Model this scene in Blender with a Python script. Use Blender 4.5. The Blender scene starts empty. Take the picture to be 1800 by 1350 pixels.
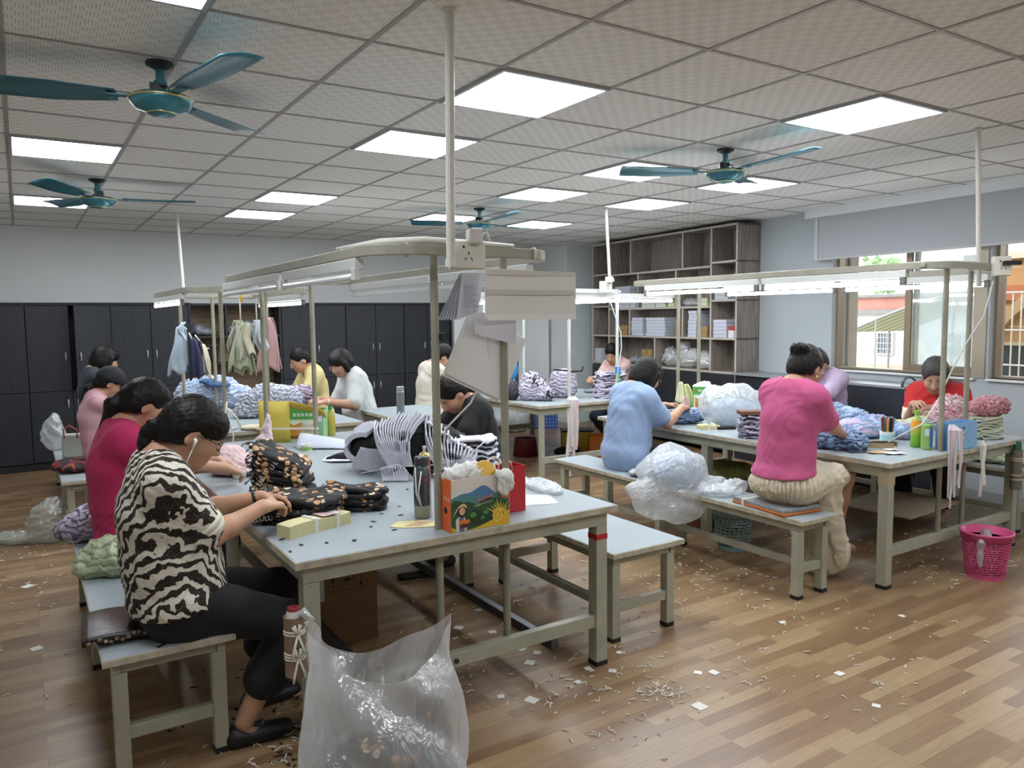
import bpy, bmesh, math, random
import numpy as np
from mathutils import Vector, Matrix, noise
S = bpy.context.scene
COL = S.collection
PI = math.pi
R = math.radians

# ---------------------------------------------------------------- camera
cam_d = bpy.data.cameras.new('camera')
cam_d.sensor_width = 36.0
cam_d.lens = 27.0
cam_d.clip_start = 0.05
cam_d.clip_end = 200
cam = bpy.data.objects.new('camera', cam_d)
COL.objects.link(cam)
CY, CP, CR = R(32.53), R(4.97), R(-0.632)
fw = Vector((math.sin(CY) * math.cos(CP), math.cos(CY) * math.cos(CP), -math.sin(CP)))
rt = Vector((math.cos(CY), -math.sin(CY), 0))
up = rt.cross(fw)
r2 = math.cos(CR) * rt + math.sin(CR) * up
u2 = -math.sin(CR) * rt + math.cos(CR) * up
cam.matrix_world = Matrix(((r2.x, u2.x, -fw.x, 0), (r2.y, u2.y, -fw.y, 0), (r2.z, u2.z, -fw.z, 1.62), (0, 0, 0, 1)))
S.camera = cam

# ---------------------------------------------------------------- light from the overcast sky
wd = bpy.data.worlds.new('overcast_sky')
S.world = wd
wd.use_nodes = True
_bg = wd.node_tree.nodes['Background']
_bg.inputs[0].default_value = (0.93, 0.97, 1.0, 1)
_bg.inputs[1].default_value = 2.2
S.view_settings.view_transform = 'Standard'
S.view_settings.look = 'None'
S.view_settings.exposure = 1.15
S.view_settings.gamma = 1.0
S.view_settings.use_curve_mapping = False
PANEL_E = 10.0      # ceiling panels
TUBE_E = 7.0       # lit fluorescent tubes
S.cycles.max_bounces = 8
S.cycles.diffuse_bounces = 4
S.cycles.transparent_max_bounces = 16
S.cycles.sample_clamp_indirect = 6.0
S.cycles.use_denoising = True

# ---------------------------------------------------------------- helpers
def lin(h):
    if isinstance(h, str):
        h = h.lstrip('#')
        h = [int(h[i:i + 2], 16) / 255 for i in (0, 2, 4)]
    return tuple(c / 12.92 if c <= .04045 else ((c + .055) / 1.055) ** 2.4 for c in h[:3])

MATS = {}
def nodes_of(m):
    nt = m.node_tree
    return nt, nt.nodes, nt.links, nt.nodes['Principled BSDF']
def N(nt, typ, ins=None, **kw):
    n = nt.nodes.new(typ)
    for k, v in kw.items():
        setattr(n, k, v)
    if ins:
        for k, v in ins.items():
            if hasattr(v, 'is_linked'):
                nt.links.new(v, n.inputs[k])
            else:
                n.inputs[k].default_value = v
    return n
def rgba(c):
    return (*lin(c), 1) if isinstance(c, str) else (*c[:3], 1)
def coords(nt, scale=(1, 1, 1), rot=(0, 0, 0), src='Object'):
    tc = N(nt, 'ShaderNodeTexCoord')
    mp = N(nt, 'ShaderNodeMapping', {'Vector': tc.outputs[src], 'Scale': scale, 'Rotation': rot})
    return mp.outputs[0]
def ramp(nt, fac, stops, interp='LINEAR'):
    n = N(nt, 'ShaderNodeValToRGB', {'Fac': fac})
    cr = n.color_ramp
    cr.interpolation = interp
    while len(cr.elements) < len(stops):
        cr.elements.new(0.5)
    for e, (p, c) in zip(cr.elements, stops):
        e.position = p
        e.color = rgba(c)
    return n.outputs[0]
def bump(nt, bsdf, h, strength=.3, dist=.01):
    b = N(nt, 'ShaderNodeBump', {'Height': h, 'Strength': strength, 'Distance': dist})
    nt.links.new(b.outputs[0], bsdf.inputs['Normal'])
def mat(col, rough=.55, metal=0, var=0, vs=8, bmp=0, bs=60, stretch=(1, 1, 1), spec=.5, emit=0, trans=0, alpha=1, coat=0, sheen=0, sss=0, bd=.01):
    """plain procedural material: colour with noise variation and noise bump"""
    key = (col, rough, metal, var, vs, bmp, bs, stretch, spec, emit, trans, alpha, coat, sheen, sss, bd)
    if key in MATS:
        return MATS[key]
    m = bpy.data.materials.new('paint' if isinstance(col, str) else 'mix')
    m.use_nodes = True
    nt, nd, lk, b = nodes_of(m)
    b.inputs['Roughness'].default_value = rough
    b.inputs['Metallic'].default_value = metal
    b.inputs['Specular IOR Level'].default_value = spec
    b.inputs['Transmission Weight'].default_value = trans
    b.inputs['Alpha'].default_value = alpha
    b.inputs['Coat Weight'].default_value = coat
    b.inputs['Sheen Weight'].default_value = sheen
    if sss:
        b.inputs['Subsurface Weight'].default_value = sss
        b.inputs['Subsurface Radius'].default_value = (.012, .005, .003)
    c = rgba(col)
    if var:
        cv = coords(nt, stretch)
        nz = N(nt, 'ShaderNodeTexNoise', {'Vector': cv, 'Scale': vs, 'Detail': 4.0})
        d = tuple(x * (1 - var) for x in c[:3])
        l = tuple(min(1, x * (1 + var * .6)) for x in c[:3])
        lk.new(ramp(nt, nz.outputs[0], [(.3, d), (.7, l)]), b.inputs['Base Color'])
    else:
        b.inputs['Base Color'].default_value = c
    if bmp:
        cv = coords(nt, stretch)
        nz = N(nt, 'ShaderNodeTexNoise', {'Vector': cv, 'Scale': bs, 'Detail': 3.0})
        bump(nt, b, nz.outputs[0], bmp, bd)
    if emit:
        b.inputs['Emission Color'].default_value = c
        b.inputs['Emission Strength'].default_value = emit
    MATS[key] = m
    return m
def cmat(name, fn):
    """custom node material"""
    if name in MATS:
        return MATS[name]
    m = bpy.data.materials.new(name)
    m.use_nodes = True
    nt, nd, lk, b = nodes_of(m)
    fn(nt, b)
    MATS[name] = m
    return m

class MB:
    def __init__(s):
        s.v, s.f, s.m = [], [], []
    def add(s, vs, fs, mi=0):
        o = len(s.v)
        s.v += [tuple(p) for p in vs]
        s.f += [tuple(i + o for i in f) for f in fs]
        s.m += [mi] * len(fs)
        return s
    def box(s, x0, x1, y0, y1, z0, z1, mi=0):
        return s.add([(x, y, z) for z in (z0, z1) for y in (y0, y1) for x in (x0, x1)],
                     [(0, 2, 3, 1), (4, 5, 7, 6), (0, 1, 5, 4), (2, 6, 7, 3), (0, 4, 6, 2), (1, 3, 7, 5)], mi)
    def obox(s, c, size, rot=None, mi=0):
        """box centred at c turned by a 3x3 matrix or (rx,ry,rz)"""
        q = Matrix.Identity(3)
        if rot is not None:
            q = rot if isinstance(rot, Matrix) else (Matrix.Rotation(rot[2], 3, 'Z') @ Matrix.Rotation(rot[1], 3, 'Y') @ Matrix.Rotation(rot[0], 3, 'X'))
        h = [x / 2 for x in size]
        vs = [Vector(c) + q @ Vector((x * h[0], y * h[1], z * h[2])) for z in (-1, 1) for y in (-1, 1) for x in (-1, 1)]
        return s.add(vs, [(0, 2, 3, 1), (4, 5, 7, 6), (0, 1, 5, 4), (2, 6, 7, 3), (0, 4, 6, 2), (1, 3, 7, 5)], mi)
    def tube(s, pts, r, n=8, mi=0, closed=False, rect=None):
        """round tube (or w x h rectangular section) along a path"""
        P = [Vector(p) for p in pts]
        L = len(P)
        rs = r if isinstance(r, (list, tuple)) else [r] * L
        if rect:
            prof = [(-rect[0] / 2, -rect[1] / 2), (rect[0] / 2, -rect[1] / 2), (rect[0] / 2, rect[1] / 2), (-rect[0] / 2, rect[1] / 2)]
        else:
            prof = [(math.cos(2 * PI * i / n), math.sin(2 * PI * i / n)) for i in range(n)]
        n = len(prof)
        vs = []
        pu = None
        for i in range(L):
            a = P[(i - 1) % L] if (closed or i > 0) else P[0]
            b = P[(i + 1) % L] if (closed or i < L - 1) else P[-1]
            t = (b - a).normalized()
            if pu is None or rect:
                w = Vector((0, 0, 1)) if abs(t.z) < .95 else Vector((0, 1, 0))
                pu = (w - t * w.dot(t)).normalized()
            else:
                pu = (pu - t * pu.dot(t)).normalized()
            sd = t.cross(pu)
            k = 1 if rect else rs[i]
            vs += [P[i] + (sd * x + pu * y) * k for x, y in prof]
        fs = []
        for i in range(L if closed else L - 1):
            a, b = i * n, ((i + 1) % L) * n
            fs += [(a + j, b + j, b + (j + 1) % n, a + (j + 1) % n) for j in range(n)]
        if not closed:
            fs += [tuple(range(n)), tuple(reversed(range((L - 1) * n, L * n)))]
        return s.add(vs, fs, mi)
    def lathe(s, prof, n=20, c=(0, 0, 0), mi=0, axis=None):
        """profile [(r,z)] spun round z (or round axis matrix) at c"""
        q = axis or Matrix.Identity(3)
        vs = []
        for r, z in prof:
            vs += [Vector(c) + q @ Vector((r * math.cos(2 * PI * i / n), r * math.sin(2 * PI * i / n), z)) for i in range(n)]
        fs = []
        for k in range(len(prof) - 1):
            fs += [(k * n + i, k * n + (i + 1) % n, (k + 1) * n + (i + 1) % n, (k + 1) * n + i) for i in range(n)]
        if prof[0][0] > 1e-6:
            fs.append(tuple(reversed(range(n))))
        if prof[-1][0] > 1e-6:
            fs.append(tuple(range((len(prof) - 1) * n, len(prof) * n)))
        return s.add(vs, fs, mi)
    def prism(s, poly, h, fr=None, mi=0):
        """flat outline extruded by h; fr = 4x4 frame placing local xy"""
        fr = fr or Matrix.Identity(4)
        n = len(poly)
        vs = [fr @ Vector((x, y, 0)) for x, y in poly] + [fr @ Vector((x, y, h)) for x, y in poly]
        fs = [tuple(reversed(range(n))), tuple(range(n, 2 * n))] + [(i, (i + 1) % n, n + (i + 1) % n, n + i) for i in range(n)]
        return s.add(vs, fs, mi)
    def grid(s, fn, nu, nv, mi=0, wrapu=False):
        vs = [fn(i / (nu if wrapu else nu - 1), j / (nv - 1)) for j in range(nv) for i in range(nu)]
        fs = []
        for j in range(nv - 1):
            for i in range(nu if wrapu else nu - 1):
                a, b = j * nu + i, j * nu + (i + 1) % nu
                fs.append((a, b, b + nu, a + nu))
        return s.add(vs, fs, mi)

def obj(name, mb, mats, parent=None, smooth=False, bev=0, sub=0, solid=0, loc=None, rz=None, kind=None, label=None):
    me = bpy.data.meshes.new(name)
    me.from_pydata(mb.v, [], mb.f)
    me.polygons.foreach_set('material_index', mb.m)
    if smooth:
        me.polygons.foreach_set('use_smooth', [True] * len(mb.f))
    for m in (mats if isinstance(mats, (list, tuple)) else [mats]):
        me.materials.append(m)
    bm = bmesh.new()
    bm.from_mesh(me)
    bmesh.ops.recalc_face_normals(bm, faces=bm.faces)
    bm.to_mesh(me)
    bm.free()
    o = bpy.data.objects.new(name, me)
    COL.objects.link(o)
    if parent:
        o.parent = parent
    if loc is not None:
        o.location = loc
    if rz is not None:
        o.rotation_euler = rz if isinstance(rz, (tuple, list)) else (0, 0, rz)
    if solid:
        md = o.modifiers.new('thickness', 'SOLIDIFY'); md.thickness = solid; md.offset = 0
    if sub:
        md = o.modifiers.new('smooth', 'SUBSURF'); md.levels = md.render_levels = sub
    if bev:
        md = o.modifiers.new('bevel', 'BEVEL'); md.width = bev; md.segments = 2; md.limit_method = 'ANGLE'; md.angle_limit = R(40)
    if kind:
        o['kind'] = kind
    if label:
        o['label'] = label
    return o
def thing(name, label, cat, loc=(0, 0, 0), rz=0, group=None):
    o = bpy.data.objects.new(name, None)
    o.empty_display_size = .1
    COL.objects.link(o)
    o.location = loc
    o.rotation_euler = rz if isinstance(rz, (tuple, list)) else (0, 0, rz)
    return tag(o, label, cat, group)
def tag(o, label, cat, group=None, kind=None):
    o['label'] = label
    o['category'] = cat
    if group:
        o['group'] = group
    if kind:
        o['kind'] = kind
    return o
def dup(root, loc, rz=None, label=None, group=None):
    r = root.copy(); COL.objects.link(r)
    r.location = loc
    if rz is not None:
        r.rotation_euler = rz if isinstance(rz, (tuple, list)) else (0, 0, rz)
    if label:
        r['label'] = label
    if group:
        r['group'] = group
    for ch in list(root.children):
        c = ch.copy(); COL.objects.link(c); c.parent = r
        for g in list(ch.children):
            d = g.copy(); COL.objects.link(d); d.parent = c
    return r
def text_mb(s, size, fr, mb, mi=0, depth=.0005, font_sy=1.0):
    """real lettering: a text curve turned to mesh and put into mb at frame fr"""
    cu = bpy.data.curves.new('lettering', 'FONT')
    cu.body = s
    cu.size = size
    cu.align_x = 'CENTER'
    cu.align_y = 'CENTER'
    cu.extrude = depth
    cu.resolution_u = 2
    o = bpy.data.objects.new('lettering', cu)
    COL.objects.link(o)
    me = bpy.data.meshes.new_from_object(o.evaluated_get(bpy.context.evaluated_depsgraph_get()))
    mb.add([fr @ Vector((v.co.x, v.co.y * font_sy, v.co.z)) for v in me.vertices], [tuple(p.vertices) for p in me.polygons], mi)
    bpy.data.objects.remove(o)
    bpy.data.meshes.remove(me)
    bpy.data.curves.remove(cu)
def frame(o, x, y):
    """4x4 frame with origin o, local x along x, local y along y"""
    x = Vector(x).normalized(); y = Vector(y).normalized(); z = x.cross(y)
    m = Matrix((x, y, z)).transposed().to_4x4()
    m.translation = Vector(o)
    return m
def lerp(a, b, t):
    return a + (b - a) * t

# frame of the window wall: u runs along the wall away from the camera, v into the room
WA = R(5.1)
WD = Vector((math.sin(WA), math.cos(WA), 0))
WN = Vector((-math.cos(WA), math.sin(WA), 0))
W0 = Vector((6.88, 3.0, 0))
def RW(u, v, z=0):
    return W0 + u * WD + v * WN + Vector((0, 0, z))
# ---------------------------------------------------------------- room shell
HC = 2.69
def _floor(nt, b):
    cv = coords(nt)
    br = N(nt, 'ShaderNodeTexBrick', {'Vector': cv, 'Color1': (0, 0, 0, 1), 'Color2': (1, 1, 1, 1), 'Mortar': (.5, .5, .5, 1), 'Scale': 1.0, 'Mortar Size': .0, 'Bias': 0.0, 'Brick Width': .44, 'Row Height': .060}, offset=.37)
    br.offset_frequency = 3
    gr = N(nt, 'ShaderNodeTexNoise', {'Vector': coords(nt, (1.6, 34, 1)), 'Scale': 3.0, 'Detail': 6.0, 'Roughness': .6})
    mx = N(nt, 'ShaderNodeMix', {0: .55, 6: br.outputs[0], 7: gr.outputs[0]}, data_type='RGBA')
    col = ramp(nt, mx.outputs[2], [(.15, '#6a503a'), (.40, '#806549'), (.62, '#927959'), (.85, '#a58e6f')])
    seam = N(nt, 'ShaderNodeTexBrick', {'Vector': cv, 'Color1': (1, 1, 1, 1), 'Color2': (1, 1, 1, 1), 'Mortar': (0, 0, 0, 1), 'Scale': 1.0, 'Mortar Size': .0012, 'Brick Width': 1.22, 'Row Height': .180}, offset=.43)
    m2 = N(nt, 'ShaderNodeMix', {0: seam.outputs[1], 6: col, 7: rgba('#6e5541')}, data_type='RGBA')
    nt.links.new(m2.outputs[2], b.inputs['Base Color'])
    rg = N(nt, 'ShaderNodeTexNoise', {'Vector': coords(nt), 'Scale': 2.2, 'Detail': 3.0})
    mr = N(nt, 'ShaderNodeMapRange', {0: rg.outputs[0], 3: .26, 4: .42})
    nt.links.new(mr.outputs[0], b.inputs['Roughness'])
    b.inputs['Specular IOR Level'].default_value = .5
    bump(nt, b, gr.outputs[0], .04, .002)
floor_m = cmat('laminate_floor', _floor)
def struct(name, mb, m, **k):
    return obj(name, mb, m, kind='structure', **k)
struct('floor', MB().box(-2.6, 8.6, -3.2, 10.4, -.12, 0), floor_m)

def _ceil(nt, b):
    cv = coords(nt)
    sx = N(nt, 'ShaderNodeSeparateXYZ', {0: cv})
    def cellline(o, period, off, w):
        a = N(nt, 'ShaderNodeMath', {0: o, 1: off}, operation='SUBTRACT')
        p = N(nt, 'ShaderNodeMath', {0: a.outputs[0], 1: period / 2}, operation='PINGPONG')
        return N(nt, 'ShaderNodeMath', {0: p.outputs[0], 1: w}, operation='LESS_THAN').outputs[0]
    # basket weave of short dashes pressed into each tile
    ck = N(nt, 'ShaderNodeTexChecker', {'Vector': cv, 'Scale': 1 / .042})
    d1 = N(nt, 'ShaderNodeTexWave', {'Vector': cv, 'Scale': 27.0}, bands_direction='X')
    d2 = N(nt, 'ShaderNodeTexWave', {'Vector': cv, 'Scale': 27.0}, bands_direction='Y')
    w = N(nt, 'ShaderNodeMix', {0: ck.outputs[1], 6: d1.outputs[0], 7: (.62, .62, .62, 1)}, data_type='RGBA')
    col = ramp(nt, w.outputs[2], [(.0, '#cfd0cc'), (.45, '#e6e7e3'), (.62, '#f1f2ee'), (1, '#f6f7f3')])
    nt.links.new(col, b.inputs['Base Color'])
    b.inputs['Roughness'].default_value = .85
    bump(nt, b, w.outputs[2], .25, .003)
ceil_m = cmat('pressed_tile', _ceil)
struct('ceiling', MB().box(-2.6, 8.6, -3.2, 10.4, HC, HC + .1), ceil_m)
# T-bar grid under the tiles
GX = [.602 * k for k in range(-4, 14)]
GY = [2.27 + .605 * k for k in range(-9, 14)]
g = MB()
for x in GX:
    g.box(x - .010, x + .010, -3.2, 10.2, HC - .004, HC + .002)
for y in GY:
    g.box(-2.6, 8.4, y - .008, y + .008, HC - .0045, HC + .002)
struct('trim_1', g, mat('#a6a4a2', .5))
white_wall = mat('#e4e8e8', .8, var=.02, vs=2)
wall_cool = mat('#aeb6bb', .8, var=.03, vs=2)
struct('wall_back', MB().box(-2.6, 8.6, 10.2, 10.4, 0, HC), white_wall)
struct('wall_left', MB().box(-2.6, -2.45, -3.2, 10.2, 0, HC), white_wall)
struct('wall_front', MB().box(-2.6, 8.6, -3.35, -3.2, 0, HC), white_wall)
# window wall in its own turned frame: local x = out of the room, y = along wall
def wallobj(name, mb, m, **k):
    return obj(name, mb, m, loc=W0, rz=-WA, **k)
OPEN = [(-6.5, -3.9), (-2.9, .315), (.42, 1.925)]      # openings along u
SZ, HZ = 1.055, 2.45
w = MB()
w.box(0, .22, -7, 7.6, 0, SZ)
w.box(0, .22, -7, 7.6, HZ, HC)
e = -7
for a, c in OPEN:
    w.box(0, .22, e, a, SZ, HZ)
    e = c
w.box(0, .22, e, 7.6, SZ, HZ)
wallobj('wall_right', w, wall_cool, kind='structure')
# projecting pillar and patterned partition in the far right corner
def _dots(nt, b):
    v = N(nt, 'ShaderNodeTexVoronoi', {'Vector': coords(nt, (1, 1, 1)), 'Scale': 60.0})
    col = ramp(nt, v.outputs[0], [(.1, '#c6d2d2'), (.5, '#dfe8e7')])
    nt.links.new(col, b.inputs['Base Color'])
    b.inputs['Roughness'].default_value = .6
struct('wall_pillar', MB().box(6.96, 7.75, 9.35, 10.2, 0, HC), [white_wall])
struct('trim_2', MB().box(6.99, 7.38, 9.325, 9.35, .0, 1.98), cmat('speckled_panel', _dots))
sill_m = mat('#dfe3e4', .5)
wallobj('trim_3', MB().box(-.03, .22, .42, 1.925, SZ - .02, SZ), sill_m, kind='structure', bev=.004)
wallobj('trim_4', MB().box(-.03, .22, -2.9, .315, SZ - .02, SZ), sill_m, kind='structure', bev=.004)
struct('baseboard_back', MB().box(-2.4, 7.0, 10.185, 10.2, 0, .08), mat('#8a8c8e', .6))
wallobj('baseboard_right', MB().box(-.012, 0, -7, .75, 0, .09), mat('#9a9ea2', .6), kind='structure')
struct('baseboard_left', MB().box(-2.45, -2.435, -3.2, 10.2, 0, .08), mat('#8a8c8e', .6))

# windows: tan aluminium sliding frames, one sash slid open on the left
alu = mat('#978d7b', .4, .3)
alu_d = mat('#8d8069', .4, .3)
def _glass(nt, b):
    out = nt.nodes['Material Output']
    tr = N(nt, 'ShaderNodeBsdfTransparent', {0: (.93, .97, .97, 1)})
    gl = N(nt, 'ShaderNodeBsdfGlossy', {0: (1, 1, 1, 1), 1: .03})
    df = N(nt, 'ShaderNodeBsdfTranslucent', {0: (.9, .95, .97, 1)})
    m1 = N(nt, 'ShaderNodeMixShader', {0: .08, 1: tr.outputs[0], 2: gl.outputs[0]})
    m2 = N(nt, 'ShaderNodeMixShader', {0: .22, 1: m1.outputs[0], 2: df.outputs[0]})  # translucent share makes the panes slightly hazy
    nt.links.new(m2.outputs[0], out.inputs[0])
glass_m = cmat('hazy_glass', _glass)
def rectframe(mb, x0, x1, u0, u1, z0, z1, t, mi=0):
    mb.box(x0, x1, u0, u0 + t, z0, z1, mi)
    mb.box(x0, x1, u1 - t, u1, z0, z1, mi)
    mb.box(x0, x1, u0 + t, u1 - t, z0, z0 + t, mi)
    mb.box(x0, x1, u0 + t, u1 - t, z1 - t, z1, mi)
    return mb
for n_, (a, c) in (('window_1', (.42, 1.925)), ('window_2', (-2.9, .315)), ('window_3', (-6.5, -3.9))):
    root = bpy.data.objects.new(n_, None)
    COL.objects.link(root)
    root.location = W0
    root.rotation_euler = (0, 0, -WA)
    root['kind'] = 'structure'
    obj('window_frame', rectframe(MB(), .07, .15, a, c, SZ, HZ, .024), alu, root, bev=.003)
    if n_ == 'window_1':
        s = obj('sash', rectframe(MB(), .075, .10, .40, 1.16, SZ + .02, HZ - .02, .065), alu_d, root, bev=.003)
        obj('pane', MB().box(.086, .089, .46, 1.10, SZ + .08, HZ - .08), glass_m, s)
        s = obj('sash', rectframe(MB(), .115, .14, .40, 1.10, SZ + .02, HZ - .02, .05), alu_d, root, bev=.003)
        obj('pane', MB().box(.126, .129, .45, 1.05, SZ + .07, HZ - .07), glass_m, s)
    else:
        k = 2
        for i in range(k):
            u0 = lerp(a, c - .02, i / k) - (.02 if i else 0)
            u1 = lerp(a, c - .02, (i + 1) / k) - (.35 if (n_ == 'window_2' and i == k - 1) else 0)
            s = obj('sash', rectframe(MB(), .075 + .04 * i, .10 + .04 * i, u0, u1, SZ + .02, HZ - .02, .05), alu_d, root, bev=.003)
            if i == 0 or n_ != 'window_2':
                obj('pane', MB().box(.086 + .04 * i, .089 + .04 * i, u0 + .05, u1 - .05, SZ + .07, HZ - .07), glass_m, s)
# broad tan cover post between the two windows
wallobj('trim_5', MB().box(-.012, .16, .335, .45, SZ, HZ), mat('#a69d8c', .45, .2), kind='structure', bev=.004)

# roller blind and its cover box
bl = thing('roller_blind', 'long grey roller blind pulled halfway down over the windows', 'blind', RW(2.03, 0, 0), -WA)
obj('blind_fabric', MB().box(-.10, -.096, -6.6, 0, 2.185, 2.62), cmat('blind_cloth', lambda nt, b: (b.inputs['Base Color'].__setattr__('default_value', rgba('#a9adb2')), b.inputs['Roughness'].__setattr__('default_value', .8))), bl)
obj('bottom_bar', MB().box(-.108, -.09, -6.6, 0, 2.165, 2.19), mat('#b4b6b8', .5), bl, bev=.003)
obj('side_guide', MB().box(-.10, -.0, .01, .05, 2.17, 2.6), mat('#c3c7ca', .5), bl)
pm = tag(wallobj('pelmet', MB().box(-.16, -.0, -7, 2.16, 2.598, HC), mat('#d9dde0', .6), bev=.003), 'white boxed pelmet running along the ceiling above the grey blind', 'pelmet')

# ---------------------------------------------------------------- ceiling lights and fans
panel_m = mat('#f4f9ff', .4, emit=PANEL_E)
lf = thing('ceiling_light', '', 'ceiling light')
obj('frame', MB().box(-.298, .298, -.298, -.28, -.010, 0).box(-.298, .298, .28, .298, -.010, 0).box(-.298, -.28, -.28, .28, -.010, 0).box(.28, .298, -.28, .28, -.010, 0), mat('#b9bec2', .35, .4), lf)
obj('diffuser', MB().box(-.28, .28, -.28, .28, -.006, -.001), panel_m, lf)
tiles = [(3, 1, 'square lit ceiling panel behind the tall white conduit, the largest in view'), (3, 3, 'lit ceiling panel crossed by the tall white conduit, one tile row beyond the largest panel'),
         (6, 0, 'lit ceiling panel nearest the window blind, beyond the right-hand fan'), (6, 3, 'lit ceiling panel behind the left blade of the right-hand fan'),
         (6, 5, 'lit ceiling panel beyond the right-hand fan blade tip, above the middle blue fan'), (8, 3, 'lit ceiling panel half covered by the hub of the right-hand fan'),
         (8, 5, 'lit ceiling panel near the top of the thin conduit by the shelving'), (6, 8, 'dim lit ceiling panel left of the small middle fan hub'),
         (8, 8, 'small lit ceiling panel right of the small middle fan, closest to the shelving'), (3, 7, 'lit ceiling panel upper one of the far pair over the back table'),
         (3, 9, 'lit ceiling panel, lower one of the far pair, nearest the back wall'), (0, 5, 'lit ceiling panel between the two left fans'),
         (0, 9, 'lit ceiling panel behind the far left fan blades'), (0, 0, 'lit ceiling panel cut by the top picture edge above the large left fan')]
tiles += [(i, j, None) for i, j in ((7, -3), (4, -4), (1, -4), (8, -5))]  # unseen panels added behind the viewpoint to brighten camera-facing surfaces
for k, (i, j, lb) in enumerate(tiles):
    lo = (.602 * i + .301, 2.27 + .605 * j + .3025, HC - .004)
    o = lf if k == 0 else dup(lf, lo)
    o.location = lo
    o['label'] = lb or 'lit square ceiling panel added behind the viewpoint for frontal light'
    o['group'] = 'ceiling panels' if lb else 'added ceiling panels out of view'
fan_m = mat('#3f7f8c', .25, .35, var=.12, vs=3)
fan_b = mat('#3d7c8d', .3, .3, var=.15, vs=2)
fn = thing('ceiling_fan', '', 'ceiling fan')
obj('mount', MB().lathe([(.055, 0), (.055, -.012), (.02, -.03), (.016, -.03)], 16), mat('#33393c', .5), fn)
obj('downrod', MB().lathe([(.018, -.02), (.018, -.085), (.011, -.09), (.011, -.14)], 12).lathe([(.026, -.075), (.026, -.09)], 12), fan_m, fn, smooth=False)
obj('clamp', MB().box(-.02, .02, -.03, .03, -.115, -.09).box(.02, .04, -.012, .018, -.12, -.085).tube([(.0, .03, -.1), (-.03, .05, -.11), (-.045, .03, -.13), (-.02, .0, -.14)], .004, 6), mat('#26292b', .4, .4), fn)
obj('motor', MB().lathe([(.0, -.128), (.05, -.13), (.11, -.137), (.125, -.15), (.123, -.165), (.10, -.19), (.055, -.205), (.05, -.213), (.03, -.217), (0, -.218)], 32), fan_m, fn, smooth=True)
obj('trim_band', MB().lathe([(.126, -.147), (.129, -.152), (.126, -.157)], 32).lathe([(.058, -.2045), (.062, -.207), (.058, -.2095)], 24), mat('#c9c08f', .25, .8), fn, smooth=True)
def blade_mesh():
    def fnc(u, v):
        r = lerp(.17, .68, u)
        wd = .052 + .034 * min(1, u * 2.2)
        y = (v - .5) * 2 * wd
        return (r, y, -.142 + y * .17 + .012 * (1 - (2 * v - 1) ** 2) + .012 * u * u)
    m = MB().grid(fnc, 12, 7)
    return m
fans = [((.55, 3.56), 'large teal ceiling fan hanging nearest the viewpoint, its left blade cut by the frame edge'), ((.55, 6.65), 'teal ceiling fan over the far left bench in front of a lit panel'),
        ((3.92, 3.54), 'teal ceiling fan hanging over the right-hand table towards the window blind'), ((3.87, 6.63), 'small bright blue ceiling fan far away near the middle of the ceiling')]
fan_rot = [R(165), R(-4), R(147), R(147)]
for a in range(3):
    arm = MB().obox((.15, 0, -.143), (.11, .04, .005), (0, 0, 0))
    b_ = obj('blade', blade_mesh(), fan_b, fn, smooth=True, solid=.004, rz=a * 2 * PI / 3)
    obj('blade_arm', arm, fan_m, b_)
for k, (p, lb) in enumerate(fans):
    o = fn if k == 0 else dup(fn, (0, 0, 0))
    o.location = (*p, HC)
    o.rotation_euler = (0, 0, fan_rot[k])
    o['label'] = lb
    o['group'] = 'ceiling fans'
# ---------------------------------------------------------------- what shows through the windows
def xyobj(*a, **k):
    return obj(*a, loc=W0, rz=-WA, **k)
white_pl = mat('#b9b8b6', .8, var=.1, vs=1.2)
def _brick(nt, b):
    br = N(nt, 'ShaderNodeTexBrick', {'Vector': coords(nt, (1, 1, 1), (R(90), 0, R(90))), 'Color1': rgba('#a8774a'), 'Color2': rgba('#b58a59'), 'Mortar': rgba('#bba88c'), 'Scale': 1.0, 'Mortar Size': .01, 'Brick Width': .24, 'Row Height': .09})
    nt.links.new(br.outputs[0], b.inputs['Base Color'])
    b.inputs['Roughness'].default_value = .6
brick_o = cmat('orange_tile', _brick)
o = tag(xyobj('yard', MB().box(.3, 26, -22, 30, -.6, -.5), mat('#b9b6ae', .9)), 'pale concrete yard outside the windows', 'yard', kind='structure')
# white house with red band and flat roof, seen through the open sash
h = thing('white_house', 'white rendered house with red parapet band outside the left window', 'house', W0, -WA)
obj('wall', MB().box(7.0, 12, 2.9, 18, -.5, 1.98), white_pl, h)
obj('red_band', MB().box(6.93, 7.0, 2.9, 18, 1.69, 1.93), mat('#a9786c', .8, var=.15, vs=3), h)
obj('coping', MB().box(6.85, 7.1, 2.9, 18, 1.93, 1.99).box(6.88, 7.05, 2.9, 18, 1.61, 1.69), mat('#7f7d7c', .8, var=.2), h)
obj('lower_band', MB().box(6.96, 7.0, 2.9, 18, -.5, .60), mat('#c9a28e', .8, var=.15, vs=3), h)
for uu in (3.7, 4.9, 6.3):
    f = obj('window', rectframe(MB(), 6.94, 7.0, uu, uu + .38, .80, 1.25, .03), mat('#bfc3c4', .5), h)
    obj('pane', MB().box(6.97, 6.98, uu + .03, uu + .35, .83, 1.22), mat('#4d5860', .2), f)
    g = MB()
    for k in range(1, 6):
        g.box(6.925, 6.935, uu + k * .063, uu + k * .063 + .009, .81, 1.24)
    for k in range(1, 4):
        g.box(6.925, 6.935, uu, uu + .38, .80 + k * .112, .81 + k * .112)
    obj('grille', g, mat('#b9bdc0', .5), f)
a = thing('awning', 'green and cream striped awning on a thin steel frame outside the left window', 'awning', W0, -WA)
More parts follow.
